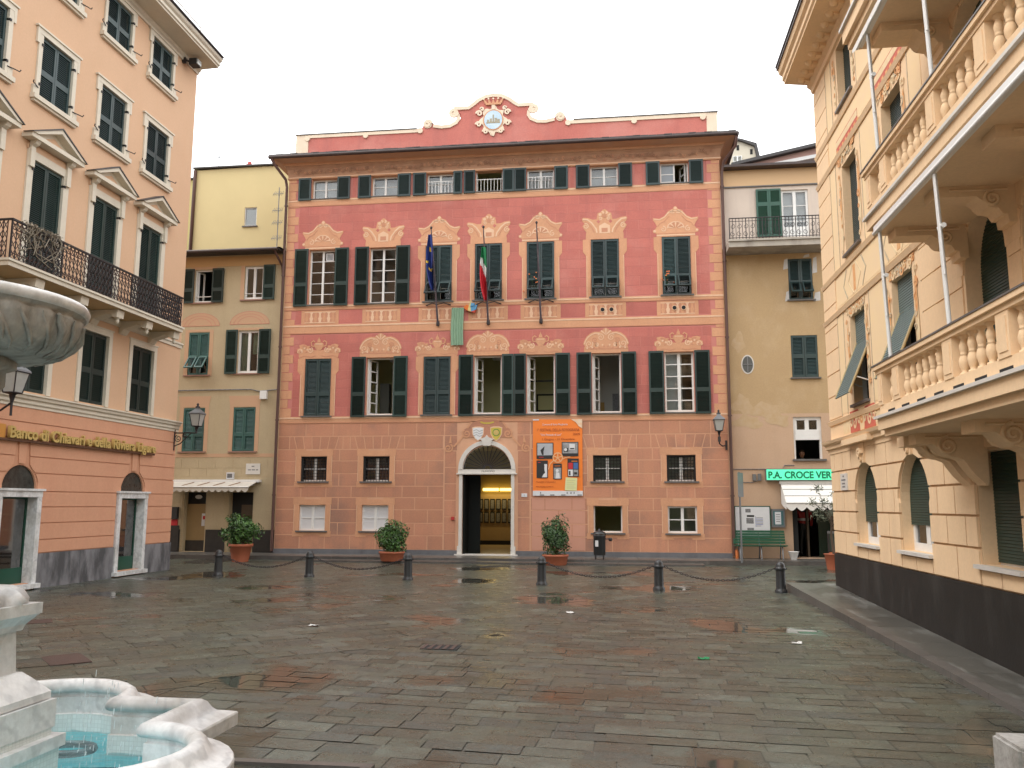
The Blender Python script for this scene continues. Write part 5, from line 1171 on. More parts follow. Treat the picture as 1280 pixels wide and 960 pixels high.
for x in (u0 + .06, u1 - .12): b.box(x, x + .06, v0 + .92, v1 - .1, -.15, -.07, white)
win = b.build('window', OH); g = MB(SIDE); g.box(u0 + .05, u1 - .05, v0 + .9, v1 - .05, -.12, -.115, gl); g.build('pane', win); room(win, SIDE, u0, u1, v0, v1, .22, mat('near_black_room', (.03, .028, .026), None, 1, .9), 2); sill(win, SIDE, u0 - .06, u1 + .1, v0, sill_m, .08, .06)
u0, u1, v0, v1 = oh[3][:4]
win = casement(OH, SIDE, u0, u1, v0, v1, .12, 2, 3, mull=.10, fw=.07, name='balcony_door'); g = MB(SIDE)
g.box(u0 + .07, u1 - .07, v0 + .06, v0 + .35, -.1, -.07, white); g.build('door_panel', win); g = MB(SIDE); g.add([(u0 + .05, v0, -.2), (u1 - .05, v0, -.2), (u1 - .05, v1, -.2), (u0 + .05, v1, -.2)], blind); g.build('curtain', win)
leaf(win, SIDE, u0 - .80, u0 - .40, v0 + .02, v1 + .04, .03, True, shutg, split=.68); leaf(win, SIDE, u0 - .395, u0 - .01, v0 + .02, v1 + .04, .03, True, shutg, split=.68)
b = MB(SIDE); b.prism(arc_pts(4.0, 6.18, .2, 20, 0, 2 * math.pi, .31)[:-1], .0, .012, stone); b.prism(arc_pts(4.0, 6.18, .165, 20, 0, 2 * math.pi, .27)[:-1], .012, .016, mat('oval_pane', (.10, .11, .11), None, 1, .1)); b.box(3.985, 4.015, 5.92, 6.44, .016, .03, steel); b.box(3.85, 4.15, 6.165, 6.195, .016, .031, steel); b.build('oval_window', OH)
b = MB(SIDE); b.box(3.42, 6.55, 9.78, 9.96, 0, .92, conc); b.box(3.42, 6.58, 9.96, 10.02, 0, .97, conc); bl = b.build('balcony', OH)
b = MB(SIDE); b.tube([(3.46, 10.72, .9), (6.5, 10.72, .9), (6.5, 10.72, .02)], .018, iron, 6); b.tube([(3.46, 10.08, .9), (6.5, 10.08, .9), (6.5, 10.08, .02)], .012, iron, 5); b.tube([(3.46, 10.62, .9), (6.5, 10.62, .9)], .010, iron, 5)
for k in range(31): x = 3.46 + 3.04 * k / 30; b.tube([(x, 10.03, .9), (x, 10.72, .9)], .010 if k % 5 else .016, iron, 5)
for k in range(15):
    x = 3.56 + 3.04 * k / 15
    for j, s_ in ((10.2, 1), (10.45, -1)): b.tube([(px, py, .905) for px, py in spiral(x, j, .085, .03, 1.1, R(90), s_, 10)], .008, iron, 4)
for k in range(8): b.tube([(6.5, 10.03, .1 + .1 * k), (6.5, 10.72, .1 + .1 * k)], .01, iron, 5)
b.build('iron_railing', bl)
u0, u1, v0, v1 = oh[4][:4]; b = MB(SIDE); b.box(u0, u0 + .16, v0, v1, -.5, -.05, dark); b.box(u0 + .5, u0 + .56, v0, v1, -.6, -.4, mat('brown_shutter', (0, 0, 0))); b.box(u0 + .85, u1, v0, v0 + 1.15, -.5, -.45, mat('dark_green_door', (.008, .03, .018), None, 1, .4)); dr = b.build('entrance', OH); room(dr, SIDE, u0, u1, v0, v1, .8, mat('near_black_room', (0, 0, 0)), 3)
b = MB(SIDE); b.tube([(3.45, 2.86, .02), (4.95, 2.86, .02), (5.0, 2.98, .02), (5.3, 2.98, .02)], .014, inkg, 5); b.tube([(3.6, 2.45, .02), (4.05, 2.45, .02), (4.2, 2.52, .05)], .012, inkg, 5); b.box(4.02, 4.12, 2.5, 2.7, 0, .08, steel); b.box(4.18, 4.28, 2.5, 2.72, 0, .08, steel); b.build('cable', OH)
# lit sign, awning, boards
b = MB(SIDE); b.box(4.40, 7.35, 2.50, 2.86, .05, .2, steel); sgn = tag(b.build('shop_sign', None), 'glowing green box sign with darker green lettering over the dark entrance', 'sign')
b = MB(SIDE); b.box(4.42, 7.33, 2.52, 2.84, .2, .206, signg); b.build('lit_panel', sgn)
text('P.A. CROCE VERDE', SIDE, 4.46, 2.575, .206, .29, signt, 'lettering', sgn, .012, 'LEFT', bold=.008, sx=2.18 / textw('P.A. CROCE VERDE', .29))
a2 = thing('door_awning', 'white awning with a wavy edge over the dark entrance under the green sign', 'awning', (5.9, 27.1, 2.4))
awning(a2, SIDE, 4.86, 7.2, 2.42, 1.82, .08, .85, .24, 8, awn)
b = MB(SIDE); b.prism([(2.42, .08), (1.82, .85), (1.62, .85), (1.70, .4), (1.8, .08)][::-1], 4.85, 4.857, awn, axis=0); b.build('side_cheek', a2)
b = MB(SIDE)
for k in (1, 2): t = k / 3; b.tube([(4.86, 2.42 - .6 * t + .012, .08 + .77 * t), (7.2, 2.42 - .6 * t + .012, .08 + .77 * t)], .008, inkg, 4)
b.build('canopy_seam', a2)
b = MB(SIDE); b.box(3.42, 4.52, .78, 1.72, .02, .06, greendoor); nb = tag(b.build('notice_board', None), 'large white notice board with a few papers above the green bench', 'notice board')
b = MB(SIDE); b.box(3.455, 4.485, .81, 1.69, .06, .065, signw); b.build('board_face', nb)
b = MB(SIDE)
for (x, y, w2, h2, m_) in ((3.80, 1.38, .22, .06, inkk), (3.78, 1.18, .22, .17, inkg), (3.8, .98, .2, .07, inkg), (3.82, .90, .2, .05, inkg), (4.06, 1.08, .012, .32, inkb), (3.76, 1.52, .16, .11, inkg)): b.box(x, x + w2, y, y + h2, .065, .067, m_)
for k in range(7): b.box(4.08, 4.08 + (.2 if k else .14), 1.10 + .042 * k, 1.115 + .042 * k, .065, .068, inkb if k % 2 else inkg)
b.build('notice', nb)
b = MB(SIDE); b.box(4.54, 4.94, 1.07, 1.63, .02, .09, steel); ns = tag(b.build('notice_case', None), 'small grey notice case with one paper beside the large white board', 'notice case')
b = MB(SIDE); b.box(4.59, 4.89, 1.13, 1.57, .09, .093, mat('teal_felt', (.05, .13, .14), None, 1, .8)); b.build('felt_back', ns); b = MB(SIDE); b.box(4.64, 4.82, 1.16, 1.54, .093, .096, signw)
for k in range(4): b.box(4.67, 4.79, 1.24 + .07 * k, 1.26 + .07 * k, .096, .098, inkg)
b.build('paper', ns)

# houses behind
FH = thing('hillside_house', 'pale house with small windows just showing above the town hall eaves corner', 'house', (9, 60, 20))
FF = Fr((0, 60, 0), (1, 0, 0), (0, -1, 0)); b = MB(FF)
b.prism([(5.5, 18), (9.95, 18), (9.95, 26.9), (9.85, 27.55), (8.9, 28.0), (7.6, 28.25), (5.5, 28.5)], -8, 0, mat('pale_cream_stucco', (.62, .57, .46), (.57, .52, .42), 1, .85)); b.build('wall', FH)
b = MB(FF); b.prism([(10.0, 26.5), (10.25, 26.45), (10.0, 27.75), (8.9, 28.15), (7.6, 28.4), (5.5, 28.65), (5.5, 28.5), (7.6, 28.25), (8.9, 28.0), (9.85, 27.55)], -8, .25, slate); b.build('roof', FH)
w_ = casement(FH, FF, 8.3, 8.95, 25.6, 26.9, -.03, 2, 3, bars=.06, mull=.1); 
for x, y in ((8.6, 27.35), (9.55, 27.0), (9.5, 26.3)): b = MB(FF); b.box(x, x + .18, y, y + .4, 0, .02, dark); b.build('window', FH)
SH = thing('sloping_roof_house', 'low pink house with a sloping slate roof and white eaves behind the ochre house', 'house', (7, 33, 13))
SF = Fr((0, 32, 0), (1, 0, 0), (0, -1, 0)); b = MB(SF); b.prism([(4.6, 12), (12, 12), (12, 16.2), (4.6, 14.7)], -7, -.6, mat('rose_wall', (.42, .26, .22), None, 2, .85)); b.build('wall', SH)
b = MB(SF); b.prism([(4.35, 14.74), (12.3, 16.35), (12.3, 16.47), (4.35, 14.86)], -7.5, .15, slate); b.build('roof', SH)
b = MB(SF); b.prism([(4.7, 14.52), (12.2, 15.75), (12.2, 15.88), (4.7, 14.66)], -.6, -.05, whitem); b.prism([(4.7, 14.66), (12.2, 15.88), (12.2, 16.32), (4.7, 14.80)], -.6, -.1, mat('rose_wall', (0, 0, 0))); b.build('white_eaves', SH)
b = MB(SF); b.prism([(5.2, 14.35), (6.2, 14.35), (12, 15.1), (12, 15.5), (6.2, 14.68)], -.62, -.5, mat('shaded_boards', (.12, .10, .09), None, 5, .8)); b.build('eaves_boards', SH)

# ------------------------------------------------------------------ the villa on the right
VL = thing('villa', 'large apricot villa with painted decoration, dark base and stone balustraded balconies', 'villa', (4.3, 12, 0))
Y = lambda y: -y
VU0, VU1 = -18.15, 4.0
g_arch = [(15.75, .65), (13.27, .65)]
vh = []
wy = [15.78, 13.27]
for y in wy: vh += [(-y - .48, -y + .48, 3.60, 5.28, .24), (-y - .48, -y + .48, 6.48, 8.24, .24), (-y - .47, -y + .47, 9.40, 10.66, .24)]
far = [8.75, 7.0, 5.2]
AR1 = [(10.34, .58), (8.78, .58), (6.6, .58), (5.04, .58)]
vh1 = [(-y - r_, -y + r_, 3.02, 5.36, .28, 1) for y, r_ in AR1]; vh2 = [(-y - r_, -y + r_, 5.5, 8.0, .28, 1) for y, r_ in AR1]
vga = [(-y - r_, -y + r_, 1.07, 2.54, .22, 1) for y, r_ in g_arch]
vgb = [(-11.0, -9.88, 1.05, 2.40, .26), (-8.3, -7.2, 1.05, 2.4, .26), (-5.6, -4.5, 1.05, 2.4, .26)]
b = MB(VIL); wall(b, VU0, VU1, .78, 2.95, vga + vgb, vjoint, villa)
for y, r_ in g_arch: spandrel(b, -y, 1.82, r_, 2.54, .22, vjoint, villa, ry=.70)
b.build('ground_floor_wall', VL)
b = MB(VIL); wall(b, VU0, VU1, 2.95, 10.98, vh + vh1 + vh2, villa)
for y, r_ in AR1: spandrel(b, -y, 4.60, r_, 5.36, .28, villa, ry=.74); spandrel(b, -y, 7.25, r_, 8.0, .28, villa, ry=.73)
b.add([(VU0, -.5, -10), (VU0, -.5, -.002), (VU0, 10.98, -.002), (VU0, 10.98, -10)], villa); b.add([(VU1, -.5, 0), (VU1, -.5, -10), (VU1, 10.98, -10), (VU1, 10.98, 0)], villa); b.add([(VU0, 10.98, 0), (VU1, 10.98, 0), (VU1, 10.98, -10), (VU0, 10.98, -10)], villa); b.add([(VU1, -.5, -10), (VU0, -.5, -10), (VU0, 10.98, -10), (VU1, 10.98, -10)], villa)
b.build('upper_wall', VL)
b = MB(VIL)
for y, r_ in AR1:
    for vs_, ry_ in ((4.60, .74), (7.25, .73)):
        b = MB(VIL)
        for k in range(7):
            t0, t1 = math.pi * (k + .06) / 7, math.pi * (k + .94) / 7; q = .30
            p = [(-y + (r_ + .015) * math.cos(t), vs_ + (ry_ + .015) * math.sin(t)) for t in (t0, (t0 + t1) / 2, t1)] + [(-y + min(r_ + q, .775) * math.cos(t) if False else -y + max(-.772, min(.772, (r_ + q) * math.cos(t))), vs_ + (ry_ + q) * math.sin(t)) for t in (t1, (t0 + t1) / 2, t0)]
            b.prism(p[::-1], 0, .018, villa)
        b.build('fan_stones', VL)
b = MB(VIL); b.box(VU0 - .03, VU1, -.6, .79, -.3, .045, vplinth); b.build('dark_plinth', VL)
# ground floor rustication
b = MB(VIL); rr = [(.80, 1.24), (1.24, 1.63), (1.63, 2.02), (2.02, 2.42), (2.42, 2.86)]
hol = [(h[0] - .02, h[1] + .02, h[2], 2.42) for h in vgb]
courses(b, VU0, VU1, rr[:1], [(-y - r_ - .01, -y + r_ + .01, 1.05, 3) for y, r_ in g_arch] + hol, villa, -.002, .035, .03, .92)
for k, (v0, v1) in enumerate(rr[1:]):
    cuts = sorted([(-y, r_) for y, r_ in g_arch])
    def lim(c, r_, v): d = (v - 1.82) / .70; return r_ + .01 if d <= 0 else (max(.10, (r_ + .03) * math.sqrt(max(0, 1 - min(d, 1) ** 2)) + .02))
    segs = [(VU0, None, cuts[0])] + [(None, cuts[0], cuts[1])] + [(None, cuts[1], None)]
    for s0, ca, cb in segs:
        xa = s0 if s0 is not None else ca[0]; xb = cb[0] if cb else VU1
        holes_here = [h for h in hol if h[2] < v1 - .01 and h[3] > v0 + .01]
        parts = [(xa, xb)]
        for h in holes_here:
            parts = [q for a, c in parts for q in ((a, min(c, h[0])), (max(a, h[1]), c)) if q[1] - q[0] > .03]
        for a, c in parts:
            e = [a]; x = a + (.55 if k % 2 else .95) - (0 if s0 is not None else 0)
            bwid = 1.0
            x0_ = a + (lim(*ca, v0) if ca and a == xa else 0) + (.32 if k % 2 else .62)
            while x0_ < c - (lim(*cb, v0) if cb and c == xb else 0) - .2: e.append(x0_); x0_ += bwid * .62
            e.append(c)
            for x0, x1 in zip(e, e[1:]):
                vs = [v0 + .015 + (v1 - v0 - .03) * i / 5 for i in range(6)]; g_ = .013
                Lf = [(x0 + g_, v) for v in vs] if not (ca and x0 == xa) else [(x0 + lim(*ca, v), v) for v in vs]
                Rt = [(x1 - g_, v) for v in vs] if not (cb and x1 == xb) else [(x1 - lim(*cb, v), v) for v in vs]
                if min(r[0] - l[0] for l, r in zip(Lf, Rt)) < .02: continue
                b.prism(Rt + Lf[::-1], -.002, .035, villa)
for y, r_ in g_arch: courses(b, -y - r_ - .01, -y + r_ + .01, [(.80, 1.005)], [], villa, -.002, .035, .026, .65)
for h in vgb: courses(b, h[0] - .0, h[1] + .0, [(.80, .995)], [], villa, -.002, .034, .026, .56)
b.build('rusticated_blocks', VL)
for c in (15.75, 13.27):
    b = MB(VIL); b.prism([(-c - .11, 2.50), (-c + .11, 2.50), (-c + .15, 2.86), (-c - .15, 2.86)], .0, .07, villa); b.strip(spiral(-c, 2.66, .10, .02, 1.3, 0, 1), (.05, .03), .07, .13, villa); b.strip(spiral(-c, 2.56, .05, .02, 1.2, 3, -1), (.04, .03), .07, .11, villa); b.build('scrolled_keystone', VL)
def roller(root, u0, u1, v0, v1, dp, m=rollm, name='roller_shutter'):
    b = MB(VIL); n = int((v1 - v0) / .038); dv = (v1 - v0) / n
    for k in range(n): b.add([(u0, v0 + dv * k, -dp + .012), (u1, v0 + dv * k, -dp + .012), (u1, v0 + dv * (k + .85), -dp + .002), (u0, v0 + dv * (k + .85), -dp + .002)], m); b.add([(u0, v0 + dv * (k + .85), -dp + .002), (u1, v0 + dv * (k + .85), -dp + .002), (u1, v0 + dv * (k + 1), -dp + .012), (u0, v0 + dv * (k + 1), -dp + .012)], m)
    return b.build(name, root)
for i, (y, r_) in enumerate(g_arch):
    u0, u1 = -y - r_, -y + r_
    win = casement(VL, VIL, u0, u1, 1.07, 2.3, .215, 2, 1, mull=.16, fw=.09); roller(win, u0, u1, 1.46, 2.53, .14); sill(win, VIL, u0 - .05, u1 + .05, 1.07, stone, .10, .05, .2)
    g = MB(VIL); g.add([(u0, 1.07, -.218), (u1, 1.07, -.218), (u1, 2.5, -.218), (u0, 2.5, -.218)], dark); g.build('dark_room', win)
for h in vgb:
    win = casement(VL, VIL, *h[:4], .255, 2, 1); roller(win, h[0], h[1], h[2] + .03, h[3], .18); sill(win, VIL, h[0] - .06, h[1] + .06, h[2], stone, .10, .05, .25)
for y, r_ in AR1:
    for v0, vs, top in ((3.02, 4.6, 5.36), (5.5, 7.25, 8.0)):
        b = MB(VIL); b.box(-y - r_, -y + r_, v0, v0 + .03, -.27, -.22, white); win = b.build('arched_door', VL); roller(win, -y - r_, -y + r_, v0 + .03, top, .20)
# tilted rollers of the first floor, plain rollers above
for y in wy:
    u0, u1 = -y - .48, -y + .48
    b = MB(VIL); b.box(u0, u0 + .05, 3.6, 5.28, -.23, -.16, white); b.box(u1 - .05, u1, 3.6, 5.28, -.23, -.16, white); b.box(u0 + .05, u1 - .05, 3.6, 3.66, -.23, -.16, white); win = b.build('window', VL)
    g = MB(VIL); g.add([(u0, 3.6, -.235), (u1, 3.6, -.235), (u1, 5.28, -.235), (u0, 5.28, -.235)], mat('near_black_room', (0, 0, 0))); g.build('dark_room', win)
    roller(win, u0, u1, 4.75, 5.28, .10, flapm)
    g = MB(VIL); p0, p1 = (4.75, -.10), (3.72, .33)
    n = 24
    for k in range(n):
        t0, t1 = k / n, (k + .85) / n; f = lambda t: (p0[0] + (p1[0] - p0[0]) * t, p0[1] + (p1[1] - p0[1]) * t)
        a, c = f(t0), f(t1); e = f((k + 1) / n); g.add([(u0, c[0], c[1] + .01), (u1, c[0], c[1] + .01), (u1, a[0], a[1]), (u0, a[0], a[1])], flapm); g.add([(u0, e[0], e[1]), (u1, e[0], e[1]), (u1, c[0], c[1] + .01), (u0, c[0], c[1] + .01)], flapm)
        g.add([(u0, a[0], a[1] - .02), (u1, a[0], a[1] - .02), (u1, e[0], e[1] - .02), (u0, e[0], e[1] - .02)], flapm)
    for u in (u0, u1): g.tube([(u, 4.75, -.10), (u, 3.72, .33)], .022, mat('ochre_edge', (.42, .32, .16), None, 4, .6), 6)
    g.tube([(u0, 4.1, .15), (u0, 3.95, -.1), (u0, 3.95, -.2)], .012, whitem, 5); g.tube([(u1, 4.0, .2), (u1, 3.9, -.1), (u1, 3.9, -.2)], .012, whitem, 5)
    g.build('tilted_roller', win); sill(win, VIL, u0 - .06, u1 + .06, 3.6, sill_m, .07, .05, .22)
    for v0, v1, hw_ in ((6.48, 8.24, .48), (9.40, 10.66, .47)):
        b = MB(VIL); b.box(u0, u0 + .05, v0, v1, -.23, -.16, white); b.box(u1 - .05, u1, v0, v1, -.23, -.16, white); b.box(u0 + .05, u1 - .05, v0, v0 + .06, -.23, -.16, white); win = b.build('window', VL); roller(win, u0 + .02, u1 - .02, v0, v1, .15, shutb); sill(win, VIL, u0 - .06, u1 + .06, v0, sill_m, .06, .045, .22)
# ledge, strings, eaves
vl_ = [(0, 2.78), (.05, 2.78), (.05, 2.86), (.10, 2.88), (.10, 2.94), (.16, 2.98), (.18, 3.03), (0, 3.07)]
moulding(VL, VIL, VU0 - .1, VU1, vl_, villa, 'ledge')
b = MB(VIL)
for u0, u1 in ((-16.6, -14.9), (-14.1, -12.4)): b.box(u0, u1, 2.86, 2.965, .10, .19, villa)
b.build('ledge_block', VL)
for v in (3.42, 5.52, 6.30, 8.52, 9.20): moulding(VL, VIL, VU0 - .02, -11.3, [(0, v - .06), (.03, v - .06), (.045, v - .02), (.06, v + .02), (0, v + .05)], villa, 'string_moulding')
b = MB(VIL)
pf = [(0, 10.70), (.05, 10.72), (.07, 10.80), (.14, 10.86), (.14, 10.92), (.62, 10.98), (.62, 11.03), (.66, 11.06), (.66, 11.16), (.72, 11.20), (.75, 11.30), (.78, 11.30), (.78, 11.36)]
for k, (p, q) in enumerate(zip(pf, pf[1:])): b.add([(VU0 - .0, p[1], p[0]), (VU1, p[1], p[0]), (VU1, q[1], q[0]), (VU0 - .0, q[1], q[0])], villa if k < 10 else gutter, rnd=.5)
b.add([(VU0, 11.36, 0)] + [(VU0, p[1], p[0]) for p in reversed(pf)], villa); b.box(VU0, VU1, 11.36, 11.40, -10, .80, slate); b.build('eaves', VL)
for k in range(34):
    y = 17.9 - .36 * k; b = MB(VIL); b.lathe([(.0, -.10), (.05, -.085), (.085, -.04), (.095, 0)], (-y, 10.96, .30), villa, 10)
    b.box(-y - .07, -y + .07, 10.86, 10.955, .14, .24, villa); b.build('modillion', VL)
# painted decoration: quoins, yellow panels, motifs
b = MB(VIL); v = 3.48; k = 0
while v < 10.6: v1 = min(v + .46, 10.68); b.box(VU0, -17.15, v + .012, v1 - .012, 0, .015, villa); v += .46; k += 1
b.build('painted_quoins', VL)
for (a, c) in ((-12.45, -10.98), (-9.72, -9.40)):
    b = MB(VIL); vv = 3.1
    while vv < 5.5: b.box(a + .012, c - .012, vv + .012, min(vv + .46, 5.5) - .012, 0, .015, villa); vv += .46
    b.build('painted_quoins', VL)
b = MB(VIL)
for va, vb in ((3.52, 5.44), (6.38, 8.44), (9.3, 10.66)):
    for a, c in ((-17.12, -16.72), (-14.95, -14.10), (-12.4, -11.9)): b.box(a, c, va, vb, 0, .006, villay)
for va, vb in ((3.48, 5.5), (6.35, 8.5), (9.26, 10.68)):
    for a in (-17.13, -16.70, -14.97, -14.08, -12.42): b.box(a - .015, a + .015, va, vb, .0, .011, villag)
for va, vb in ((3.12, 3.36), (5.6, 6.22), (8.6, 9.12)):
    b.box(-17.1, -11.9, va, vb, 0, .004, villac); b.box(-17.1, -11.9, va + .03, vb - .03, .004, .007, villay if va != 3.12 else villac)
b.build('painted_panels', VL)
b = MB(VIL); rg = random.Random(5)
def motif(u, v, r_, lift=.01):
    m_ = rg.choice((villao, villac, villag, villac, villao))
    b.strip(spiral(u, v, r_, .015, rg.uniform(.8, 1.4), rg.uniform(0, 6), rg.choice((1, -1)), 12), (r_ * .45, .02), lift, lift + .004 + rg.random() * .003, m_)
for y in wy:
    for s_ in (-1, 1):
        for va, vb in ((3.9, 5.2), (6.6, 8.1), (9.45, 10.5)):
            x = -y + s_ * .62; b.prism([(x - .07, va + .3), (x, va), (x + .07, va + .3), (x + .05, vb - .3), (x, vb), (x - .05, vb - .3)], .008, .0115, villac)
            b.prism([(x - .05, va + .75), (x, va + .55), (x + .05, va + .75), (x + .04, vb - .2), (x, vb - .1), (x - .04, vb - .2)], .0115, .014, villao)
            for k in range(7): motif(x + rg.uniform(-.09, .09), va + (vb - va) * k / 6, rg.uniform(.04, .09), .0145)
    for vt in (5.38, 8.36):
        for k in range(22): motif(-y + rg.uniform(-.62, .62), vt + rg.uniform(-.05, .18 if vt > 8 else .06), rg.uniform(.05, .11), .006)
    b.box(-y - .75, -y + .75, 8.62, 8.86, .008, .011, villar); b.box(-y - .75, -y + .75, 8.72, 8.84, .011, .0135, villac)
    for k in range(15): x = -y - .72 + .103 * k; b.prism([(x, 8.60), (x + .05, 8.52), (x + .1, 8.60), (x + .1, 8.66), (x, 8.66)], .011, .0135, villar if k % 2 else villao)
    for k in range(16): motif(-y + rg.uniform(-.7, .7), 8.40 + rg.uniform(-.06, .15), rg.uniform(.05, .12), .015)
    # red panel with cream scrolls below the first floor window
    b.box(-y - .8, -y + .8, 3.10, 3.50, .004, .010, villar); 
    for s_ in (-1, 1):
        for dx, dv, r_ in ((.2, 3.32, .13), (.48, 3.26, .15), (.72, 3.3, .12)): b.strip(spiral(-y + s_ * dx, dv, r_, .02, 1.3, 0 if s_ > 0 else math.pi, s_), (.07, .03), .010, .0155, villac)
    b.prism([(-y - .12, 3.1), (-y + .12, 3.1), (-y + .2, 3.5), (-y - .2, 3.5)], .010, .0145, villay); b.strip(spiral(-y, 3.3, .1, .02, 1.2, 1, 1), (.06, .03), .0145, .018, villao)
    # painted chevron panel between first and second floor
    for s_ in (-1, 1):
        b.strip([(-y + s_ * .1, 6.2), (-y + s_ * .42, 5.92), (-y + s_ * .1, 5.64)], .05, .008, .0125, villac); b.strip([(-y + s_ * .5, 6.2), (-y + s_ * .75, 5.92), (-y + s_ * .5, 5.64)], .05, .008, .0125, villag)
    b.box(-y - .07, -y + .07, 5.68, 6.16, .008, .0115, villao)
b.build('painted_motifs', VL)
# balconies
BPROF = [(.050, 0), (.050, .03), (.030, .045), (.036, .07), (.052, .13), (.054, .18), (.040, .235), (.032, .25), (.044, .262), (.032, .274), (.036, .30), (.044, .345), (.040, .38), (.026, .43), (.024, .455), (.046, .475), (.046, .50)]
def balcony(y_end, y_near, vs, slots):
    u0, u1 = -y_end, -y_near; W = 1.08
    b = MB(VIL); b.box(u0, u1, vs - .12, vs + .02, 0, W, villa); b.box(u0 + .05, u1, vs - .20, vs - .12, 0, W - .06, villa); b.box(u0 - .03, u1, vs + .02, vs + .055, 0, W + .04, stone); root = b.build('balcony', VL)
    b = MB(VIL); w0, w1 = W - .17, W - .03
    b.box(u0 + .02, u1, vs + .055, vs + .19, w0, w1, villa); b.box(u0 + .02, u0 + .15, vs + .055, vs + .19, 0, w0, villa)
    if slots:
        x = u0 + .35
        while x < u1: b.box(x, x + .26, vs + .058, vs + .105, w1, w1 + .003, dark); x += .52
    b.build('base_course', root)
    b = MB(VIL); t0 = vs + .19 + .40
    b.box(u0 - .03, u1, t0, t0 + .05, w0 - .02, w1 + .02, villa); b.box(u0 - .06, u1, t0 + .05, t0 + .10, w0 - .05, w1 + .05, villa); b.box(u0 - .07, u1, t0 + .10, t0 + .118, w0 - .06, w1 + .06, sill_m)
    b.box(u0 - .03, u0 + .17, t0, t0 + .05, 0, w0 - .02, villa); b.box(u0 - .06, u0 + .2, t0 + .05, t0 + .1, 0, w0 - .05, villa); b.build('hand_rail', root)
    posts = [y_end - .10, y_end - .72, y_end - 2.35, y_end - 3.60, y_end - 4.85, y_end - 6.1, y_end - 7.35]
    cnt = 0
    for k, p in enumerate(posts):
        hw_ = .095 if k == 0 else .125
        b = MB(VIL); b.box(-p - hw_, -p + hw_, vs + .19, t0, w0 - .01, w1 + .01, villa); b.box(-p - hw_ + .04, -p + hw_ - .04, vs + .24, t0 - .05, w1 + .01, w1 + .018, villa); b.build('rail_post', root)
        if k + 1 < len(posts):
            q = posts[k + 1]; n = 2 if k == 0 else (8 if k == 1 else 6)
            for j in range(1, n):
                yy = p + (q - p) * (j + (.0)) / n
                b = MB(VIL); sc_ = .40 / .5; b.lathe([(r_ * .95, h * sc_) for r_, h in BPROF], (-yy, vs + .19, (w0 + w1) / 2), villa, 10); b.build('baluster', root)
    for j in range(1, 6):
        b = MB(VIL); sc_ = .40 / .5; b.lathe([(r_ * .95, h * sc_) for r_, h in BPROF], (u0 + .085, vs + .19, .15 * j + .02), villa, 8); b.build('baluster', root)
    return root
def corbel(root, y, vt, hw_=.16, big=True):
    b = MB(VIL); D = .80; Hh = .62 if big else .42
    pr = [(vt, 0), (vt, D), (vt - .13, D), (vt - .13, D - .20), (vt - .20, D - .27), (vt - .27, D - .36), (vt - .29, D - .46), (vt - .32, .27), (vt - .40, .22), (vt - .50, .15), (vt - Hh + .02, .05), (vt - Hh, .04), (vt - Hh, 0)] if big else [(vt, 0), (vt, D + .05), (vt - .12, D + .05), (vt - .12, .42), (vt - .17, .36), (vt - .24, .30), (vt - .26, .20), (vt - .33, .16), (vt - .33, .11), (vt - Hh, .10), (vt - Hh, 0)]
    b.prism([(p, q) for p, q in pr], -y - hw_, -y + hw_, villa, axis=0)
    for s_, uu in ((-1, -y - hw_), (1, -y + hw_)):
        # scroll eyes on both cheeks
        pts = spiral(vt - .15, (D - .36) if big else .26, .12 if big else .09, .02, 1.7, 0, 1, 22)
        b.tube([(uu + s_ * .004, p, q) for p, q in pts], .022, villa, 5); b.tube([(uu, vt - .05, .1), (uu, vt - .05, D - .1)], .018, villa, 5)
    b.build('scroll_corbel', root)
lowb = balcony(11.15, 2.0, 2.81, True); uppb = balcony(11.15, 2.0, 5.42, False)
for y in (11.22, 10.78): corbel(lowb, y, 2.61, .13)
for y in (9.1, 7.0, 4.9): corbel(lowb, y, 2.61, .17)
for y in (10.9, 9.55, 8.0, 6.0): corbel(uppb, y, 5.22, .15, False)
b = MB(VIL); b.box(-11.45, -2, 8.02, 8.12, 0, 1.1, villa); b.box(-11.48, -2, 8.12, 8.30, 0, 1.16, villa); b.box(-11.5, -2, 8.30, 8.34, 0, 1.2, stone); b.box(-11.4, -2, 8.34, 9.1, .95, 1.05, villa); topb = b.build('balcony', VL)
for y in (11.0, 9.5, 8.0): corbel(topb, y, 8.02, .2, False)
# awning cassettes with thin posts
for vs, yt in ((5.10, 10.66), (7.72, 10.9)):
    b = MB(VIL); b.box(-yt, -2.0, vs + .02, vs + .10, 1.07, 1.14, whitem); b.tube([(-yt, vs + .01, 1.14), (-2.0, vs + .01, 1.14)], .022, whitem, 8); rt = b.build('awning_cassette', VL)
    if vs > 6:
        g = MB(VIL); n = 60; bot = [(-yt + 8.2 * i / n, vs - .05 - .05 * abs(math.sin(i * math.pi / 3)), 1.205) for i in range(n + 1)]; top = [(-yt + 8.2 * i / n, vs + .0, 1.20) for i in range(n + 1)]; g.grid([bot, top], awn, False); g.build('valance', rt)
    base = 3.53 if vs < 6 else 6.14
    for y in (10.55, 8.68):
        g = MB(VIL); g.tube([(-y, base, 1.06), (-y, vs, 1.10)], .024, whitem, 8); g.tube([(-y + .055, base + .5, 1.09), (-y + .05, vs - .02, 1.12)], .013, whitem, 6); g.tube([(-y - .03, base + 1.0, 1.08), (-y + .09, base + 1.0, 1.08)], .028, whitem, 6); g.build('awning_post', rt)
b = MB(VIL); b.box(-17.33, -16.86, 2.04, 2.36, .036, .06, stone); pq2 = tag(b.build('street_plaque', None), 'white marble street name plaque on the corner of the apricot villa', 'plaque')
b = MB(VIL)
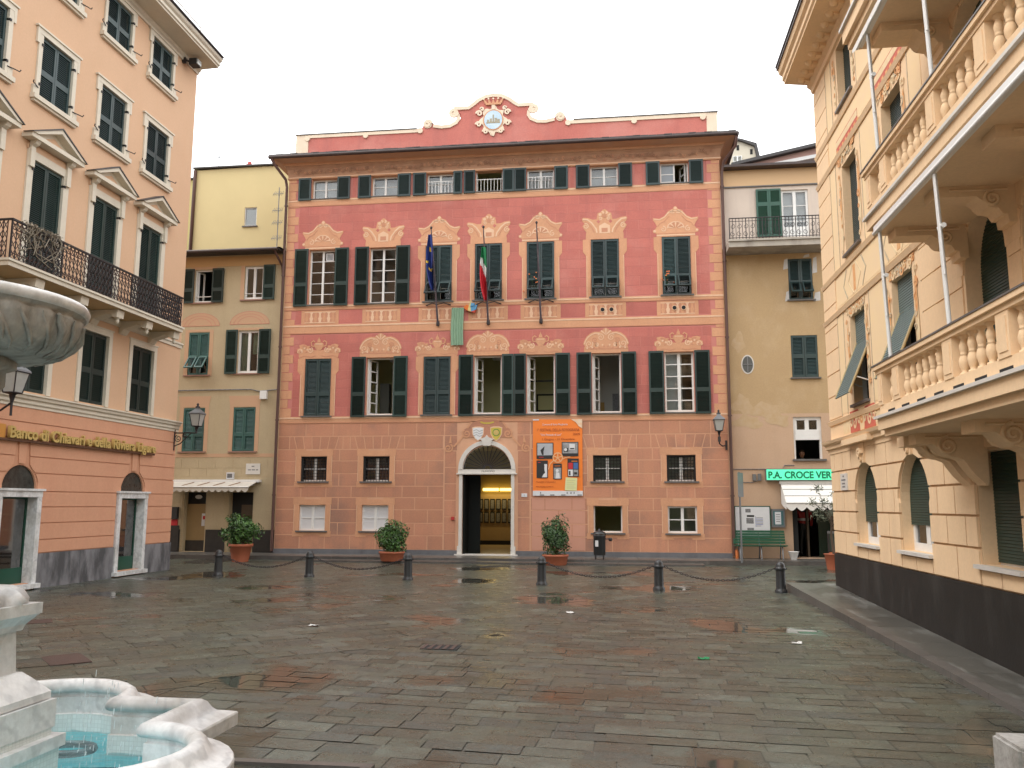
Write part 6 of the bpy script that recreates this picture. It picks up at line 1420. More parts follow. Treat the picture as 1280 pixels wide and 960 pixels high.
for x, w2, y in ((-17.15, .1, 2.29), (-17.25, .3, 2.22), (-17.22, .22, 2.15), (-17.2, .2, 2.09)): b.box(x, x + w2, y, y + .03, .06, .062, inkg)
b.build('worn_lettering', pq2)

# ------------------------------------------------------------------ things on and along the town hall
def lantern(root, x, y, z, s=1.0):
    b = MB(); hb, ht, h = .095 * s, .155 * s, .34 * s
    q = lambda r_, zz: [(x + r_ * math.cos(a), y + r_ * math.sin(a), z + zz) for a in (R(45), R(135), R(225), R(315))]
    b.grid([q(hb * 1.41, 0), q(ht * 1.41, h)], lampg, False, True); b.build('glass_panes', root)
    b = MB()
    for p, t in zip(q(hb * 1.43, 0), q(ht * 1.43, h)): b.tube([p, t], .011 * s, iron, 5)
    for rr, zz in ((hb * 1.43, 0), (ht * 1.43, h)): b.tube(q(rr, zz) + [q(rr, zz)[0]], .012 * s, iron, 5)
    b.lathe([(.02 * s, -.16 * s), (.035 * s, -.1 * s), (.05 * s, -.03 * s), (hb * 1.2, 0)], (x, y, z), iron, 8); b.build('lamp_frame', root)
    b = MB(); b.grid([q(ht * 1.62, h), q(ht * 1.55, h + .03 * s), q(.075 * s, h + .15 * s), q(.06 * s, h + .19 * s)], steel, False, True); b.lathe([(.06 * s, h + .19 * s), (.075 * s, h + .21 * s), (.03 * s, h + .235 * s), (.028 * s, h + .26 * s), (.04 * s, h + .28 * s), (0, h + .33 * s)], (x, y, z), iron, 8); b.build('lamp_cap', root)
def bracket(b, pts, r_=.02): b.tube(pts, r_, iron, 6)
l1 = thing('wall_lamp', 'black lantern on a curved bracket at the right edge of the town hall front', 'lamp', (3.05, 26.98, 3.55))
lantern(l1, 2.98, 26.6, 4.02, 1.0)
b = MB(); bracket(b, [(3.22, 26.98, 3.6), (3.1, 26.8, 3.56), (2.98, 26.6, 3.62), (2.98, 26.6, 3.86)]); b.box(3.2, 3.26, 26.97, 27.0, 3.45, 3.75, iron); b.box(2.94, 3.02, 26.56, 26.64, 3.68, 3.84, inkk); b.build('bracket', l1)
l2 = thing('wall_lamp', 'lantern on a scrolled iron bracket projecting from the bank corner', 'lamp', (-12, 21.3, 3.4))
lantern(l2, -11.35, 21.3, 3.80, .95)
b = MB(); bracket(b, [(-12.0, 21.3, 3.62), (-11.35, 21.3, 3.62)], .018); bracket(b, [(-11.35, 21.3, 3.6), (-11.35, 21.3, 3.72)], .022); bracket(b, [(-12.0, 21.3, 3.25), (-11.8, 21.3, 3.33), (-11.62, 21.3, 3.5), (-11.5, 21.3, 3.61)], .014); bracket(b, [(-11.97, 21.3, 3.15), (-11.97, 21.3, 3.75)], .02)
for (x, z, r_) in ((-11.86, 3.47, .1), (-11.68, 3.55, .06)): bracket(b, [(p, 21.3, q) for p, q in spiral(x, z, r_, .02, 1.6, 2, 1)], .011)
b.build('bracket', l2)
l3 = thing('wall_lamp', 'lantern hanging out from the bank wall just below the fountain bowl', 'lamp', (-12, 14.25, 3.5))
lantern(l3, -11.28, 14.25, 3.78, 1.15)
b = MB(); bracket(b, [(-12.0, 14.25, 3.45), (-11.5, 14.25, 3.45), (-11.28, 14.25, 3.6)], .02); bracket(b, [(-11.28, 14.25, 3.35), (-11.28, 14.25, 3.7)], .022); bracket(b, [(p, 14.25, q) for p, q in spiral(-11.6, 3.36, .09, .02, 1.5, 1, 1)], .012); b.build('bracket', l3)

def pole(x, tip, label):
    t = thing('flagpole', label, 'flagpole', (x, 26.95, 7.66), 'flagpoles on the town hall')
    b = MB(); P0, P1 = Vector((x, 26.92, 7.68)), Vector(tip); pts = [P0.lerp(P1, k / 6) for k in range(7)]
    b.tube(pts, [.035, .034, .032, .03, .026, .022, .018], mat('dark_pole', (.035, .025, .04), (.12, .10, .11), 6, .4), 7); b.lathe([(.03, 0), (.045, .03), (.03, .07), (0, .09)], tuple(P1), iron, 8); b.build('pole', t)
    b = MB(); m_ = P0.lerp(P1, .21); b.tube([(x - .42, 26.97, m_.z + .02), (x - .2, 26.88, m_.z + .08), (m_.x, m_.y + .02, m_.z), (x + .2, 26.88, m_.z + .08), (x + .42, 26.97, m_.z + .02)], .018, iron, 6); b.lathe([(.05, 0), (.06, .05), (.05, .16)], (x, 26.93, 7.62), iron, 8); b.build('pole_bracket', t)
    return P0, P1
pe = pole(-6.03, (-6.12, 26.1, 10.70), 'left flagpole carrying the furled blue flag')
pi_ = pole(-4.33, (-4.38, 26.1, 10.66), 'middle flagpole carrying the furled green white and red flag')
pole(-2.58, (-2.64, 26.1, 10.74), 'right flagpole standing bare without a flag')
def furled(P, t0, L, side, matf, name, label):
    b = MB(); T = P[0].lerp(P[1], t0); n = 26; m_ = 14
    rows = []
    for i in range(n + 1):
        s = i / n; on = P[0].lerp(P[1], t0 - .30 * s); wd = .05 + .19 * math.sin(math.pi * min(1, s * .9 + .08)) ** .8
        z = T.z - L * s; cx = on.x + side * (.02 + wd * .42); cy = on.y - .02 + .10 * s
        rows.append([(cx + wd * (j / m_ - .5) + .02 * math.sin(s * 7 + j), cy + (.07 * math.sin(j * 1.5 + s * 3) * (.5 + s)), z - .12 * abs(j / m_ - .5) * s + .05 * math.sin(j * .9 + s * 5) * s) for j in range(m_ + 1)])
    for i in range(n):
        for j in range(m_): b.add([rows[i + 1][j], rows[i + 1][j + 1], rows[i][j + 1], rows[i][j]], matf(i / n, j / m_), True, rnd=.5)
    return tag(b.build(name, None), label, 'flag')
furled(pe, .94, 1.75, -.8, lambda s, j: flaggo if (abs(s - .62) < .03 and .35 < j < .8) or (abs(s - .25) < .022 and .4 < j < .75) or (abs(s - .45) < .02 and j < .3) else flagb, 'furled_flag', 'limp blue flag with gold star specks hanging on the left flagpole')
furled(pi_, .80, 1.65, -.5, lambda s, j: flaggr if s + (1 - j) * .32 < .42 else (flagw if s + (1 - j) * .42 < .66 and j > .1 else flagr), 'furled_flag', 'limp green white and red tricolour hanging on the middle flagpole')
b = MB(PAL); n = 20
rows = [[(-5.58 + .42 * j / n + .01 * math.sin(v * 4), v, .10 + .028 * math.sin(j * 1.55 + v * .5)) for j in range(n + 1)] for v in [8.22 - 1.27 * k / 8 for k in range(9)]]
b.grid(rows[::-1], greenc); tag(b.build('hanging_cloth', None), 'long pale green cloth hanging over the tan band between two flagpoles', 'cloth')
b = MB(PAL); cols_ = [mat('cloth_orange', (.65, .17, .03), None, 1, .8), mat('cloth_yellow', (.60, .52, .22), None, 1, .8), mat('cloth_blue', (.10, .30, .52), None, 1, .8), mat('cloth_red', (.45, .06, .03), None, 1, .8)]
for k, (p, m_) in enumerate((([(-5.17, 8.22), (-5.02, 8.10), (-4.98, 8.28), (-5.06, 8.32)], 0), ([(-5.02, 8.10), (-4.90, 8.06), (-4.92, 8.48), (-4.98, 8.28)], 1), ([(-4.90, 8.06), (-4.74, 8.14), (-4.70, 8.30), (-4.92, 8.24)], 2), ([(-5.12, 8.14), (-4.78, 8.02), (-4.74, 8.12), (-4.90, 8.07)], 3), ([(-4.92, 8.24), (-4.80, 8.27), (-4.78, 8.34), (-4.90, 8.36)], 2))):
    b.prism(p, .04 + .006 * k, .10 + .012 * k, cols_[m_])
tag(b.build('rainbow_cloth', None), 'small crumpled orange, yellow and blue cloth beside the green cloth', 'cloth')
# the orange banner
bn = thing('exhibition_banner', 'tall orange exhibition banner with five photographs fixed right of the door', 'banner', (-2.06, 26.95, 2.0))
b = MB(PAL); x0, x1, v0, v1 = -2.85, -1.26, 2.02, 4.46
b.grid([[(x0 + (x1 - x0) * i / 8, v0 + (v1 - v0) * k / 8, .035 + .006 * math.sin(i * 1.3 + k)) for i in range(9)] for k in range(9)], orange); b.build('printed_sheet', bn)
b = MB(PAL); b.box(x0, x1, v0, v0 + .155, .034, .047, signw); b.prism([(x1 - .36, v1), (x1, v1), (x1, v1 - .30), (x1 - .12, v1 - .22), (x1 - .2, v1 - .1)][::-1], .040, .047, mat('bleached_patch', (.70, .62, .50), (.76, .45, .22), 9, .6)); b.box(x0, x0 + .2, v1 - .03, v1 + .005, .04, .05, signw)
for k, x in enumerate((.22, .55, .9, 1.42)): b.box(x0 + x, x0 + x + .14, v0 + .01, v0 + .04, .047, .049, inkg)
for x in (.23, 1.08, 1.2, 1.3): b.box(x0 + x, x0 + x + .03, v0 + .06, v0 + .12, .047, .049, inkg)
b.build('white_edges', bn)
def pic(dx, dv, w_, h, fn):
    b = MB(PAL); a, c = x0 + dx, v0 + dv; b.box(a, a + w_, c, c + h, .040, .05, inkk); fn(b, a + .025, c + .025, w_ - .05, h - .05); b.build('printed_photograph', bn)
def p1(b, a, c, w_, h): b.box(a, a + w_, c + .09, c + h, .05, .052, mat('pale_photo', (.45, .47, .50), (.34, .36, .39), 3, .5)); b.prism([(a + w_ * .3, c + .1), (a + w_ * .42, c + .1), (a + w_ * .4, c + .2), (a + w_ * .48, c + .38), (a + w_ * .36, c + .33), (a + w_ * .2, c + .25)], .052, .054, inkk); b.box(a + .05, a + .2, c + .02, c + .04, .05, .052, redp)
def p2(b, a, c, w_, h): b.box(a, a + w_, c + .07, c + h, .05, .052, photog); b.box(a + w_ * .45, a + w_ * .82, c + .18, c + h - .04, .052, .054, signw); b.box(a + .04, a + w_ * .38, c + .12, c + h * .6, .052, .054, inkk); b.prism(arc_pts(a + w_ * .2, c + .19, .05, 10, 0, 6.283)[:-1], .054, .056, signw); b.box(a + w_ * .5, a + w_ * .78, c + .2, c + .24, .054, .056, inkk)
def p3(b, a, c, w_, h): b.box(a, a + w_, c, c + h - .09, .05, .052, signw); b.prism([(a, c), (a + w_ * .45, c), (a + w_ * .62, c + h * .18), (a + w_ * .8, c + h * .28), (a + w_ * .72, c + h * .5), (a + w_ * .72, c + h - .09), (a, c + h - .09)], .052, .054, inkk); b.box(a + .02, a + .1, c + h - .05, c + h - .03, .05, .052, redp)
def p4(b, a, c, w_, h): b.box(a, a + w_, c, c + h - .11, .05, .052, photog); b.prism(arc_pts(a + w_ * .45, c + h * .56, .05, 12, 0, 6.283)[:-1], .052, .054, signw); b.prism([(a + w_ * .2, c), (a + w_ * .85, c), (a + w_ * .75, c + h * .4), (a + w_ * .3, c + h * .45)], .052, .0545, signw); b.box(a + .02, a + w_ - .02, c + h - .06, c + h - .045, .05, .052, orange)
def p5(b, a, c, w_, h):
    h2 = (h - .11) / 2 - .01
    for i, (dx, dv, m_) in enumerate(((0, h2 + .02, redp), (w_ / 2 + .01, h2 + .02, bluep), (0, 0, signw), (w_ / 2 + .01, 0, photog))): b.box(a + dx, a + dx + w_ / 2 - .01, c + dv, c + dv + h2, .05, .052, m_)
    b.box(a + .02, a + .07, c + .02, c + .16, .052, .054, inkk); b.box(a + w_ * .6, a + w_ * .9, c + .05, c + .12, .052, .054, inkk); b.box(a + .1, a + w_ - .02, c + h - .07, c + h - .05, .05, .052, orange)
pic(.12, 1.17, .54, .52, p1); pic(.93, 1.25, .53, .46, p2); pic(.12, .56, .36, .56, p3); pic(.65, .52, .28, .50, p4); pic(1.11, .60, .36, .58, p5)
b = MB(PAL); cx_, cv_ = x0 + .80, v0 + 1.21; m_ = mat('pale_orange_print', (.78, .42, .20), None, 1, .6)
b.strip(arc_pts(cx_, cv_, .15, 24, 0, 6.2832), .035, .053, .0565, m_); b.prism(arc_pts(cx_, cv_, .04, 10, 0, 6.283)[:-1], .053, .056, m_)
for k in range(5): a = k * 2 * math.pi / 5 + .3; b.strip([(cx_ + .04 * math.cos(a), cv_ + .04 * math.sin(a)), (cx_ + .14 * math.cos(a), cv_ + .14 * math.sin(a))], .035, .053, .056 + k * .0002, m_)
b.strip([(cx_ - .12, cv_ - .08), (cx_ - .25, cv_ - .2), (cx_ - .3, cv_ - .38)], .03, .053, .0555, m_); b.strip([(cx_ + .12, cv_ - .06), (cx_ + .25, cv_ + .0), (cx_ + .4, cv_ + .02)], .03, .053, .0555, m_); b.build('reel_emblem', bn)
def banner_line(body, dx, dv, width, size, m):
    w_ = textw(body, size); text(body, PAL, x0 + dx, v0 + dv, .045, size, m, 'printed_lettering', bn, .003, 'LEFT', width / w_)
banner_line('Comune di Santa Margherita', .30, 2.25, .82, .085, signw); banner_line('1° FESTIVAL DELLA FOTOGRAFIA', .12, 2.06, 1.36, .125, inkbr); banner_line('2009', 1.29, 1.93, .22, .10, inkbr)
banner_line('"Una Penisola di Luci"', .24, 1.91, .68, .10, signw); banner_line('1 Giugno - 31 Dicembre', .28, 1.77, 1.04, .10, inkbr)
banner_line('PALAZZO COMUNALE', .10, .42, .62, .055, inkbr); banner_line('PALAZZO CIVICO', .10, .27, .55, .055, inkbr)
b = MB(PAL); b.prism([(x0 + 1.02, v0 + .17), (x0 + 1.40, v0 + .16), (x0 + 1.42, v0 + .56), (x0 + 1.05, v0 + .58)], .05, .057, notey)
for k in range(5): b.box(x0 + 1.08, x0 + 1.36 - .04 * (k % 2), v0 + .24 + .06 * k, v0 + .25 + .06 * k, .057, .058, mat('faint_pencil', (.45, .44, .25), None, 1, .8))
b.build('pinned_note', bn)
# flowers behind two poles
def flowers(u, v, label):
    t = thing('window_flowers', label, 'flowers', (u, 26.9, v)); b = MB(PAL); r_ = random.Random(int(v * 100 + u * 10)); m1 = mat('orange_petal', (.68, .16, .04), (.7, .22, .08), 30, .7)
    for k in range(9): x, y = u + r_.gauss(0, .13), v + r_.gauss(0, .15); b.prism([(x + .026 * math.cos(a), y + .022 * math.sin(a)) for a in (0, 1.2, 2.4, 3.7, 5)], .05 + .04 * r_.random(), .11, m1)
    b.build('blossoms', t); b = MB(PAL)
    for k in range(10): x = u + r_.gauss(0, .1); b.tube([(u, v - .32, .03), (x, v + r_.gauss(-.05, .12), .07)], .006, leafd, 4)
    b.build('stems', t)
flowers(-2.78, 9.05, 'orange flowers showing against the shutters behind the bare flagpole'); flowers(1.52, 9.05, 'orange flowers against the rightmost second floor shutters')

# ------------------------------------------------------------------ plants, bollards, bin, bench, sign
def foliage(b, c, rad, n, size, m, seed, shell=.55, flat=1.0, wob=.18):
    r_ = random.Random(seed)
    for k in range(n):
        while True:
            p = Vector((r_.uniform(-1, 1), r_.uniform(-1, 1), r_.uniform(-1, 1)))
            if .05 < p.length < 1: break
        d = p.normalized(); lump = 1 + wob * math.sin(3.1 * d.x * 2 + seed) * math.cos(2.7 * d.y * 2 + seed * 2) + wob * .7 * math.sin(5 * d.z + 3 * d.x + seed)
        rr = (shell + (1 - shell) * r_.random() ** .6) * lump
        q = Vector(c) + Vector((d.x * rad[0], d.y * rad[1], d.z * rad[2])) * rr
        nn = (d + Vector((r_.gauss(0, .6), r_.gauss(0, .6), r_.gauss(.3, .6)))).normalized(); t = nn.cross(Vector((r_.gauss(0, 1), r_.gauss(0, 1), r_.gauss(0, 1)))).normalized(); s = nn.cross(t)
        L = size * r_.uniform(.7, 1.35); W = L * .42 * flat; fold = nn * W * .25; rn = r_.random()
        b.add([tuple(q - t * L * .5), tuple(q + s * W * .5 + fold), tuple(q + t * L * .5)], m, rnd=rn); b.add([tuple(q - t * L * .5), tuple(q + t * L * .5), tuple(q - s * W * .5 + fold)], m, rnd=rn)
def potted(name, loc, label, potprof, cz, rad, n, size, m, seed, wob, square=False):
    t = thing(name, label, 'potted plant', loc, None); x, y, z = loc
    b = MB(); b.lathe(potprof, loc, terra, 4 if square else 20, not square, a0=R(45) if square else 0); b.build('terracotta_pot', t)
    top = potprof[-1][1]; b = MB(); b.lathe([(0, top - .05), (potprof[-1][0] * .9, top - .05)], loc, bark, 12); b.build('soil', t)
    b = MB()
    for k in range(5):
        a = k * 1.3; b.tube([(x + .03 * math.cos(a), y + .03 * math.sin(a), z + top - .06), (x + rad[0] * .25 * math.cos(a), y + rad[1] * .25 * math.sin(a), z + cz * .75), (x + rad[0] * .6 * math.cos(a), y + rad[1] * .6 * math.sin(a), z + cz + rad[2] * .3)], [.022, .016, .006], bark, 5)
    b.build('stems', t)
    b = MB(); foliage(b, (x, y, z + cz), rad, n, size, m, seed, .5, 1, wob); foliage(b, (x, y, z + cz), [q * .6 for q in rad], n // 3, size, m, seed + 1); b.build('foliage', t)
rp = [(.20, 0), (.22, .03), (.26, .26), (.29, .27), (.29, .33), (.27, .33), (.26, .31)]
potted('potted_shrub', (-6.90, 25.02, .055), 'clipped round dark green shrub in a pot on the step left of the door', [(.30, 0), (.33, .04), (.37, .22), (.39, .23), (.39, .28), (.35, .28)], .68, (.47, .44, .50), 2000, .095, leafm, 3, .16)
potted('potted_shrub', (-1.98, 24.95, .0), 'potted shrub with a pointed crown in front of the banner', [(.30, 0), (.33, .04), (.37, .24), (.39, .25), (.39, .30), (.35, .30)], .80, (.44, .42, .60), 1700, .10, leafd, 8, .24)
potted('potted_shrub', (-11.55, 24.75, .0), 'loose leafy shrub in a tall terracotta pot in front of the khaki shop', [(.24, 0), (.25, .05), (.33, .44), (.37, .45), (.37, .53), (.33, .53), (.32, .5)], .94, (.56, .48, .46), 1300, .125, leafm, 12, .34)
# olive shrub by the villa corner
ot = thing('potted_tree', 'thin olive tree growing from a pot between dark entrance and villa corner', 'tree', (5.75, 24.6, .0)); b = MB(); b.lathe([(.2, 0), (.26, .4), (.29, .42), (.27, .42)], (5.75, 24.6, 0), terra, 14); b.build('pot', ot)
b = MB(); b.tube([(5.75, 24.6, .38), (5.7, 24.6, .9), (5.72, 24.55, 1.5)], [.04, .03, .02], bark, 6)
rg = random.Random(4); tips = []
for k in range(13):
    a = rg.uniform(0, 6.28); l = rg.uniform(.35, .75); z0 = rg.uniform(1.0, 1.5); e = (5.72 + l * math.cos(a), 24.57 + l * math.sin(a), z0 + rg.uniform(.2, 1.0)); b.tube([(5.71, 24.58, z0), (5.72 + .5 * l * math.cos(a), 24.57 + .5 * l * math.sin(a), z0 + .35), e], [.014, .009, .004], bark, 4); tips.append(e)
b.build('trunk', ot); b = MB()
for k, e in enumerate(tips):
    for t in (1, .6): foliage(b, (5.72 + (e[0] - 5.72) * t, 24.57 + (e[1] - 24.57) * t, 1.3 + (e[2] - 1.3) * t), (.17, .17, .15), 45, .11, leafo, k + 20, .1, .55)
b.build('crown', ot)
fc = thing('entrance_fence', 'low dark fence panel with orange base just left of the villa corner', 'fence', (6.0, 25.4, .13)); b = MB(); b.box(5.78, 7.2, 25.38, 25.42, .95, 1.02, steel); b.box(5.78, 5.82, 25.38, 25.42, .1, .95, iron); b.box(6.5, 6.54, 25.38, 25.42, .1, .95, iron); b.box(5.82, 7.2, 25.395, 25.405, .45, .95, mat('smoked_panel', (.03, .05, .045), None, 1, .2)); b.build('rail', fc); b = MB(); b.box(5.80, 7.2, 25.3, 25.5, .34, .42, mat('orange_plank', (.45, .12, .04), None, 3, .6)); b.build('plank', fc); b = MB(); b.box(5.8, 5.9, 25.33, 25.47, .1, .34, benchg); b.box(6.9, 7.0, 25.33, 25.47, .1, .34, benchg); b.build('foot', fc)
# bollards and chains
BOL = [(-9.86, 19.95), (-7.52, 19.9), (-4.98, 19.5), (-1.80, 18.86), (.72, 18.3), (3.17, 18.15)]
BL = ['leftmost bollard, standing by the bank corner in front of the loose leafy shrub', 'second bollard from the bank corner, below the left pair of small windows', 'bollard directly in front of the clipped round shrub', 'bollard in front of the banner shrub, right of the door', 'bollard between the litter bin and the villa kerb', 'bollard at the end of the villa kerb, below the notice board']
bp = [(.125, 0), (.125, .05), (.105, .07), (.10, .10), (.092, .44), (.092, .455), (.112, .465), (.112, .505), (.094, .515), (.094, .535), (.085, .575), (.06, .61), (.025, .628), (0, .632)]
first = None
for (x, y), lb in zip(BOL, BL):
    z = gz(x, y) - .01
    if first is None:
        first = thing('bollard', lb, 'bollard', (x, y, z), 'black iron bollards across the square'); b = MB(); b.lathe(bp, (x, y, z), cast, 20); b.build('post', first); b = MB(); b.box(x - .13, x - .10, y - .02, y + .02, z + .47, z + .5, iron); b.box(x + .10, x + .13, y - .02, y + .02, z + .47, z + .5, iron); b.build('chain_eye', first)
    else:
        c = first.copy(); COL.objects.link(c); c.location = (x, y, z); c['label'] = lb
        for ch in list(first.children): d = ch.copy(); COL.objects.link(d); d.parent = c
CL = {0: 'chain between the two leftmost bollards', 1: 'chain from the second bollard to the one by the clipped shrub', 3: 'chain hanging below the banner shrub and litter bin', 4: 'chain running to the bollard at the villa kerb'}
for i, lb in CL.items():
    (xa, ya), (xb, yb) = BOL[i], BOL[i + 1]; b = MB(); L = math.hypot(xb - xa, yb - ya); ux, uy = (xb - xa) / L, (yb - ya) / L; a0, a1 = .13, L - .13; n = int((a1 - a0) / .052); sag = .26
    def cp(t): s = a0 + (a1 - a0) * t; return Vector((xa + ux * s, ya + uy * s, gz(xa + ux * s, ya + uy * s) + .475 - sag * (1 - (2 * t - 1) ** 2)))
    for k in range(n):
        p, q = cp(k / n), cp((k + 1) / n); d = (q - p); d.normalize(); up = Vector((0, 0, 1)); sd_ = d.cross(up).normalized(); w_ = (sd_ if k % 2 else d.cross(sd_)) * .016; e = d * .032; m_ = (p + q) / 2
        b.tube([tuple(m_ - e + w_ * .5), tuple(m_ - e * .6 + w_), tuple(m_ + e * .6 + w_), tuple(m_ + e + w_ * .5), tuple(m_ + e - w_ * .5), tuple(m_ + e * .6 - w_), tuple(m_ - e * .6 - w_), tuple(m_ - e - w_ * .5), tuple(m_ - e + w_ * .5)], .0075, iron, 4, False)
    tag(b.build('bollard_chain', None, (xa, ya, gz(xa, ya))), lb, 'chain', 'chains between the bollards')
# litter bin
lx, ly, lz = -.72, 25.75, .13
lb_ = thing('litter_bin', 'dark grey cylindrical litter bin with an ash tray arm right of the banner shrub', 'litter bin', (lx, ly, lz)); b = MB()
b.lathe([(.165, .12), (.18, .14), (.18, .66), (.19, .67), (.19, .71), (.18, .72)], (lx, ly, lz), cast, 20)
b.build('bin_body', lb_); b = MB(); b.lathe([(.20, .74), (.19, .78), (.10, .83), (.03, .85), (.03, .89), (0, .90)], (lx, ly, lz), cast, 20); b.build('bin_lid', lb_); b = MB()
for a in (R(40), R(140), R(220), R(320)): b.tube([(lx + .15 * math.cos(a), ly + .15 * math.sin(a), lz), (lx + .15 * math.cos(a), ly + .15 * math.sin(a), lz + .14)], .02, iron, 6)
for a in (R(0), R(120), R(240)): b.tube([(lx + .18 * math.cos(a), ly + .18 * math.sin(a), lz + .70), (lx + .18 * math.cos(a), ly + .18 * math.sin(a), lz + .76)], .012, iron, 5)
b.build('bin_legs', lb_); b = MB(); b.tube([(lx + .18, ly, lz + .6), (lx + .3, ly, lz + .6)], .016, iron, 5); b.lathe([(.03, .0), (.06, .03), (.06, .09), (.03, .1)], (lx + .33, ly, lz + .53), iron, 10); b.build('ash_tray', lb_); b = MB(); b.box(lx - .12, lx - .03, ly - .185, ly - .178, lz + .38, lz + .56, signw); b.build('bin_sticker', lb_)
# bench
bx0, bx1, by, bz = 3.33, 4.87, 26.7, .13
be = thing('park_bench', 'green slatted park bench against the wall under the notice board', 'bench', (4.1, by, bz)); b = MB()
for k in range(5): y = by - .28 + .085 * k; b.box(bx0, bx1, y, y + .07, bz + .40 - .008 * k, bz + .43 - .008 * k, benchg)
b.build('seat', be); b = MB()
for k in range(5): v = bz + .45 + .082 * k; y = by + .14 + .03 * k; b.box(bx0, bx1, y, y + .03, v, v + .07, benchg)
b.build('backrest', be)
for x in (bx0 + .15, (bx0 + bx1) / 2, bx1 - .15):
    b = MB(); b.tube([(x, by - .25, bz), (x, by - .22, bz + .39), (x, by + .12, bz + .36), (x, by + .30, bz + .84)], .02, steel, 6); b.tube([(x, by + .22, bz), (x, by + .1, bz + .37)], .02, steel, 6); b.build('leg', be)
b = MB(); b.box(4.05, 4.35, by + .262, by + .27, bz + .775, bz + .80, signw); b.build('bench_plate', be)
# pole sign seen edge on
tp = thing('street_sign', 'thin grey pole carrying a narrow sign plate seen nearly edge on before the bench', 'sign', (3.36, 25.3, .13)); b = MB(); b.tube([(3.37, 25.35, .1), (3.37, 25.35, 2.70)], .028, steel, 8); b.build('pole', tp)
b = MB(); b.tf = lambda x, y, z: (3.40 + (x) * math.cos(R(62)), 25.34 + x * math.sin(R(62)) + y, z); b.box(-.22, .22, -.02, .02, 1.98, 2.68, steel); b.tf = None; b.build('sign_plate', tp)
b = MB(); b.lathe([(.05, 0), (.05, .25), (.03, .27), (0, .27)], (3.43, 26.95 - .1, .13), mat('orange_cap', (.50, .14, .03), None, 2, .6), 10); tag(b.build('gas_stub', None), 'short orange pipe stub at the foot of the ochre wall by the bench', 'pipe')
b = MB(); b.lathe([(.09, 0), (.15, .22), (.17, .24), (.15, .24), (.1, .06)], (5.05, 26.6, .13), white, 14); tag(b.build('flower_pot', None), 'small white empty plant pot beside the right end of the bench', 'plant pot')
# ------------------------------------------------------------------ the fountain
FC = (-3.37, 3.82); fz = gz(*FC)
fo = thing('fountain', 'white marble fountain with a lobed basin, square pedestal and a weathered upper bowl', 'fountain', (FC[0], FC[1], 0))
def outline(d, n=14):
    r_ = .61 - d; c = 1.10 - d; phi = math.acos(max(-1, min(1, (c - .93) / r_))); p = []
    for q in range(4):
        A = q * math.pi / 2; ca, sa = math.cos(A), math.sin(A)
        loc = [(.93 + r_ * math.cos(-phi + 2 * phi * k / n), r_ * math.sin(-phi + 2 * phi * k / n)) for k in range(n + 1)] + [(c, c)]
        p += [(x * ca - y * sa, x * sa + y * ca) for x, y in loc]
    return p
def loft(b, prof, m, smooth=True, sharp=None):
    rows = [[(FC[0] + x, FC[1] + y, z) for x, y in outline(d)] for d, z in prof]; b.grid(rows, m, smooth, True)
for nm, prof in (('basin_wall', [(.05, fz - .1), (.05, .06), (.095, .09), (.095, .42), (.06, .455)]), ('rim_slab', [(.06, .455), (.005, .46), (-.005, .465), (-.005, .53), (.0, .54)]),
                 ('basin_rim', [(.0, .54), (.05, .555), (.085, .565), (.105, .585), (.125, .62), (.15, .638), (.175, .64), (.198, .628), (.210, .605), (.212, .585), (.205, .57), (.19, .56)]), ('inner_facing', [(.19, .56), (.172, .558), (.172, .535), (.185, .53), (.185, .435), (.195, .43)])):
    b = MB(); loft(b, prof, marble, nm == 'basin_rim'); b.build(nm, fo)
b = MB(); loft(b, [(.195, .43), (.195, .32)], tilew, False); loft(b, [(.195, .32), (.195, .0)], tileb, False); b.build('tiled_wall', fo)
b = MB(); b.add([(FC[0] + x, FC[1] + y, .03) for x, y in outline(.20)], tileb); b.build('basin_floor', fo)
b = MB(); rw = random.Random(2); n_ = 90
def inside(x, y): 
    x, y = abs(x), abs(y); return (x < .885 and y < .885) or math.hypot(x - .93, y) < .40 or math.hypot(x, y - .93) < .40
g_ = 3.0 / n_; cache = {}
def hz(i, j): 
    x, y = -1.5 + g_ * i, -1.5 + g_ * j; return .335 + .004 * math.sin(9 * x + 4 * y) + .004 * math.sin(13 * y - 5 * x + 1) + .003 * math.sin(23 * x + 17 * y)
for i in range(n_):
    for j in range(n_):
        x, y = -1.5 + g_ * (i + .5), -1.5 + g_ * (j + .5)
        if inside(x, y): b.add([(FC[0] - 1.5 + g_ * a, FC[1] - 1.5 + g_ * c, hz(a, c)) for a, c in ((i, j), (i + 1, j), (i + 1, j + 1), (i, j + 1))], water, True)
b.build('water_surface', fo)
b = MB(); b.tube([(FC[0] + .10 + .15 * math.cos(a), FC[1] + 1.02 + .11 * math.sin(a), .310) for a in [k * math.pi / 9 for k in range(19)]], .022, steel, 7); b.build('underwater_lamp_ring', fo)
b = MB(); b.tube([(FC[0] + .35, FC[1] + .62, .3), (FC[0] + .75, FC[1] + .70, .3)], .03, iron, 6); b.build('water_pipe', fo)
b = MB()
for k in range(190):
    x, y = FC[0] + rw.uniform(-.1, .9), FC[1] + rw.uniform(.45, 1.3); z = .34 + .35 * rw.random() ** 2; l = rw.uniform(.01, .045)
    if inside(x - FC[0], y - FC[1]): b.tube([(x, y, z), (x + .002, y, z + l)], rw.uniform(.0015, .0035), mat('falling_drops', (.75, .82, .84), None, 1, .1), 4)
b.build('falling_drops', fo)
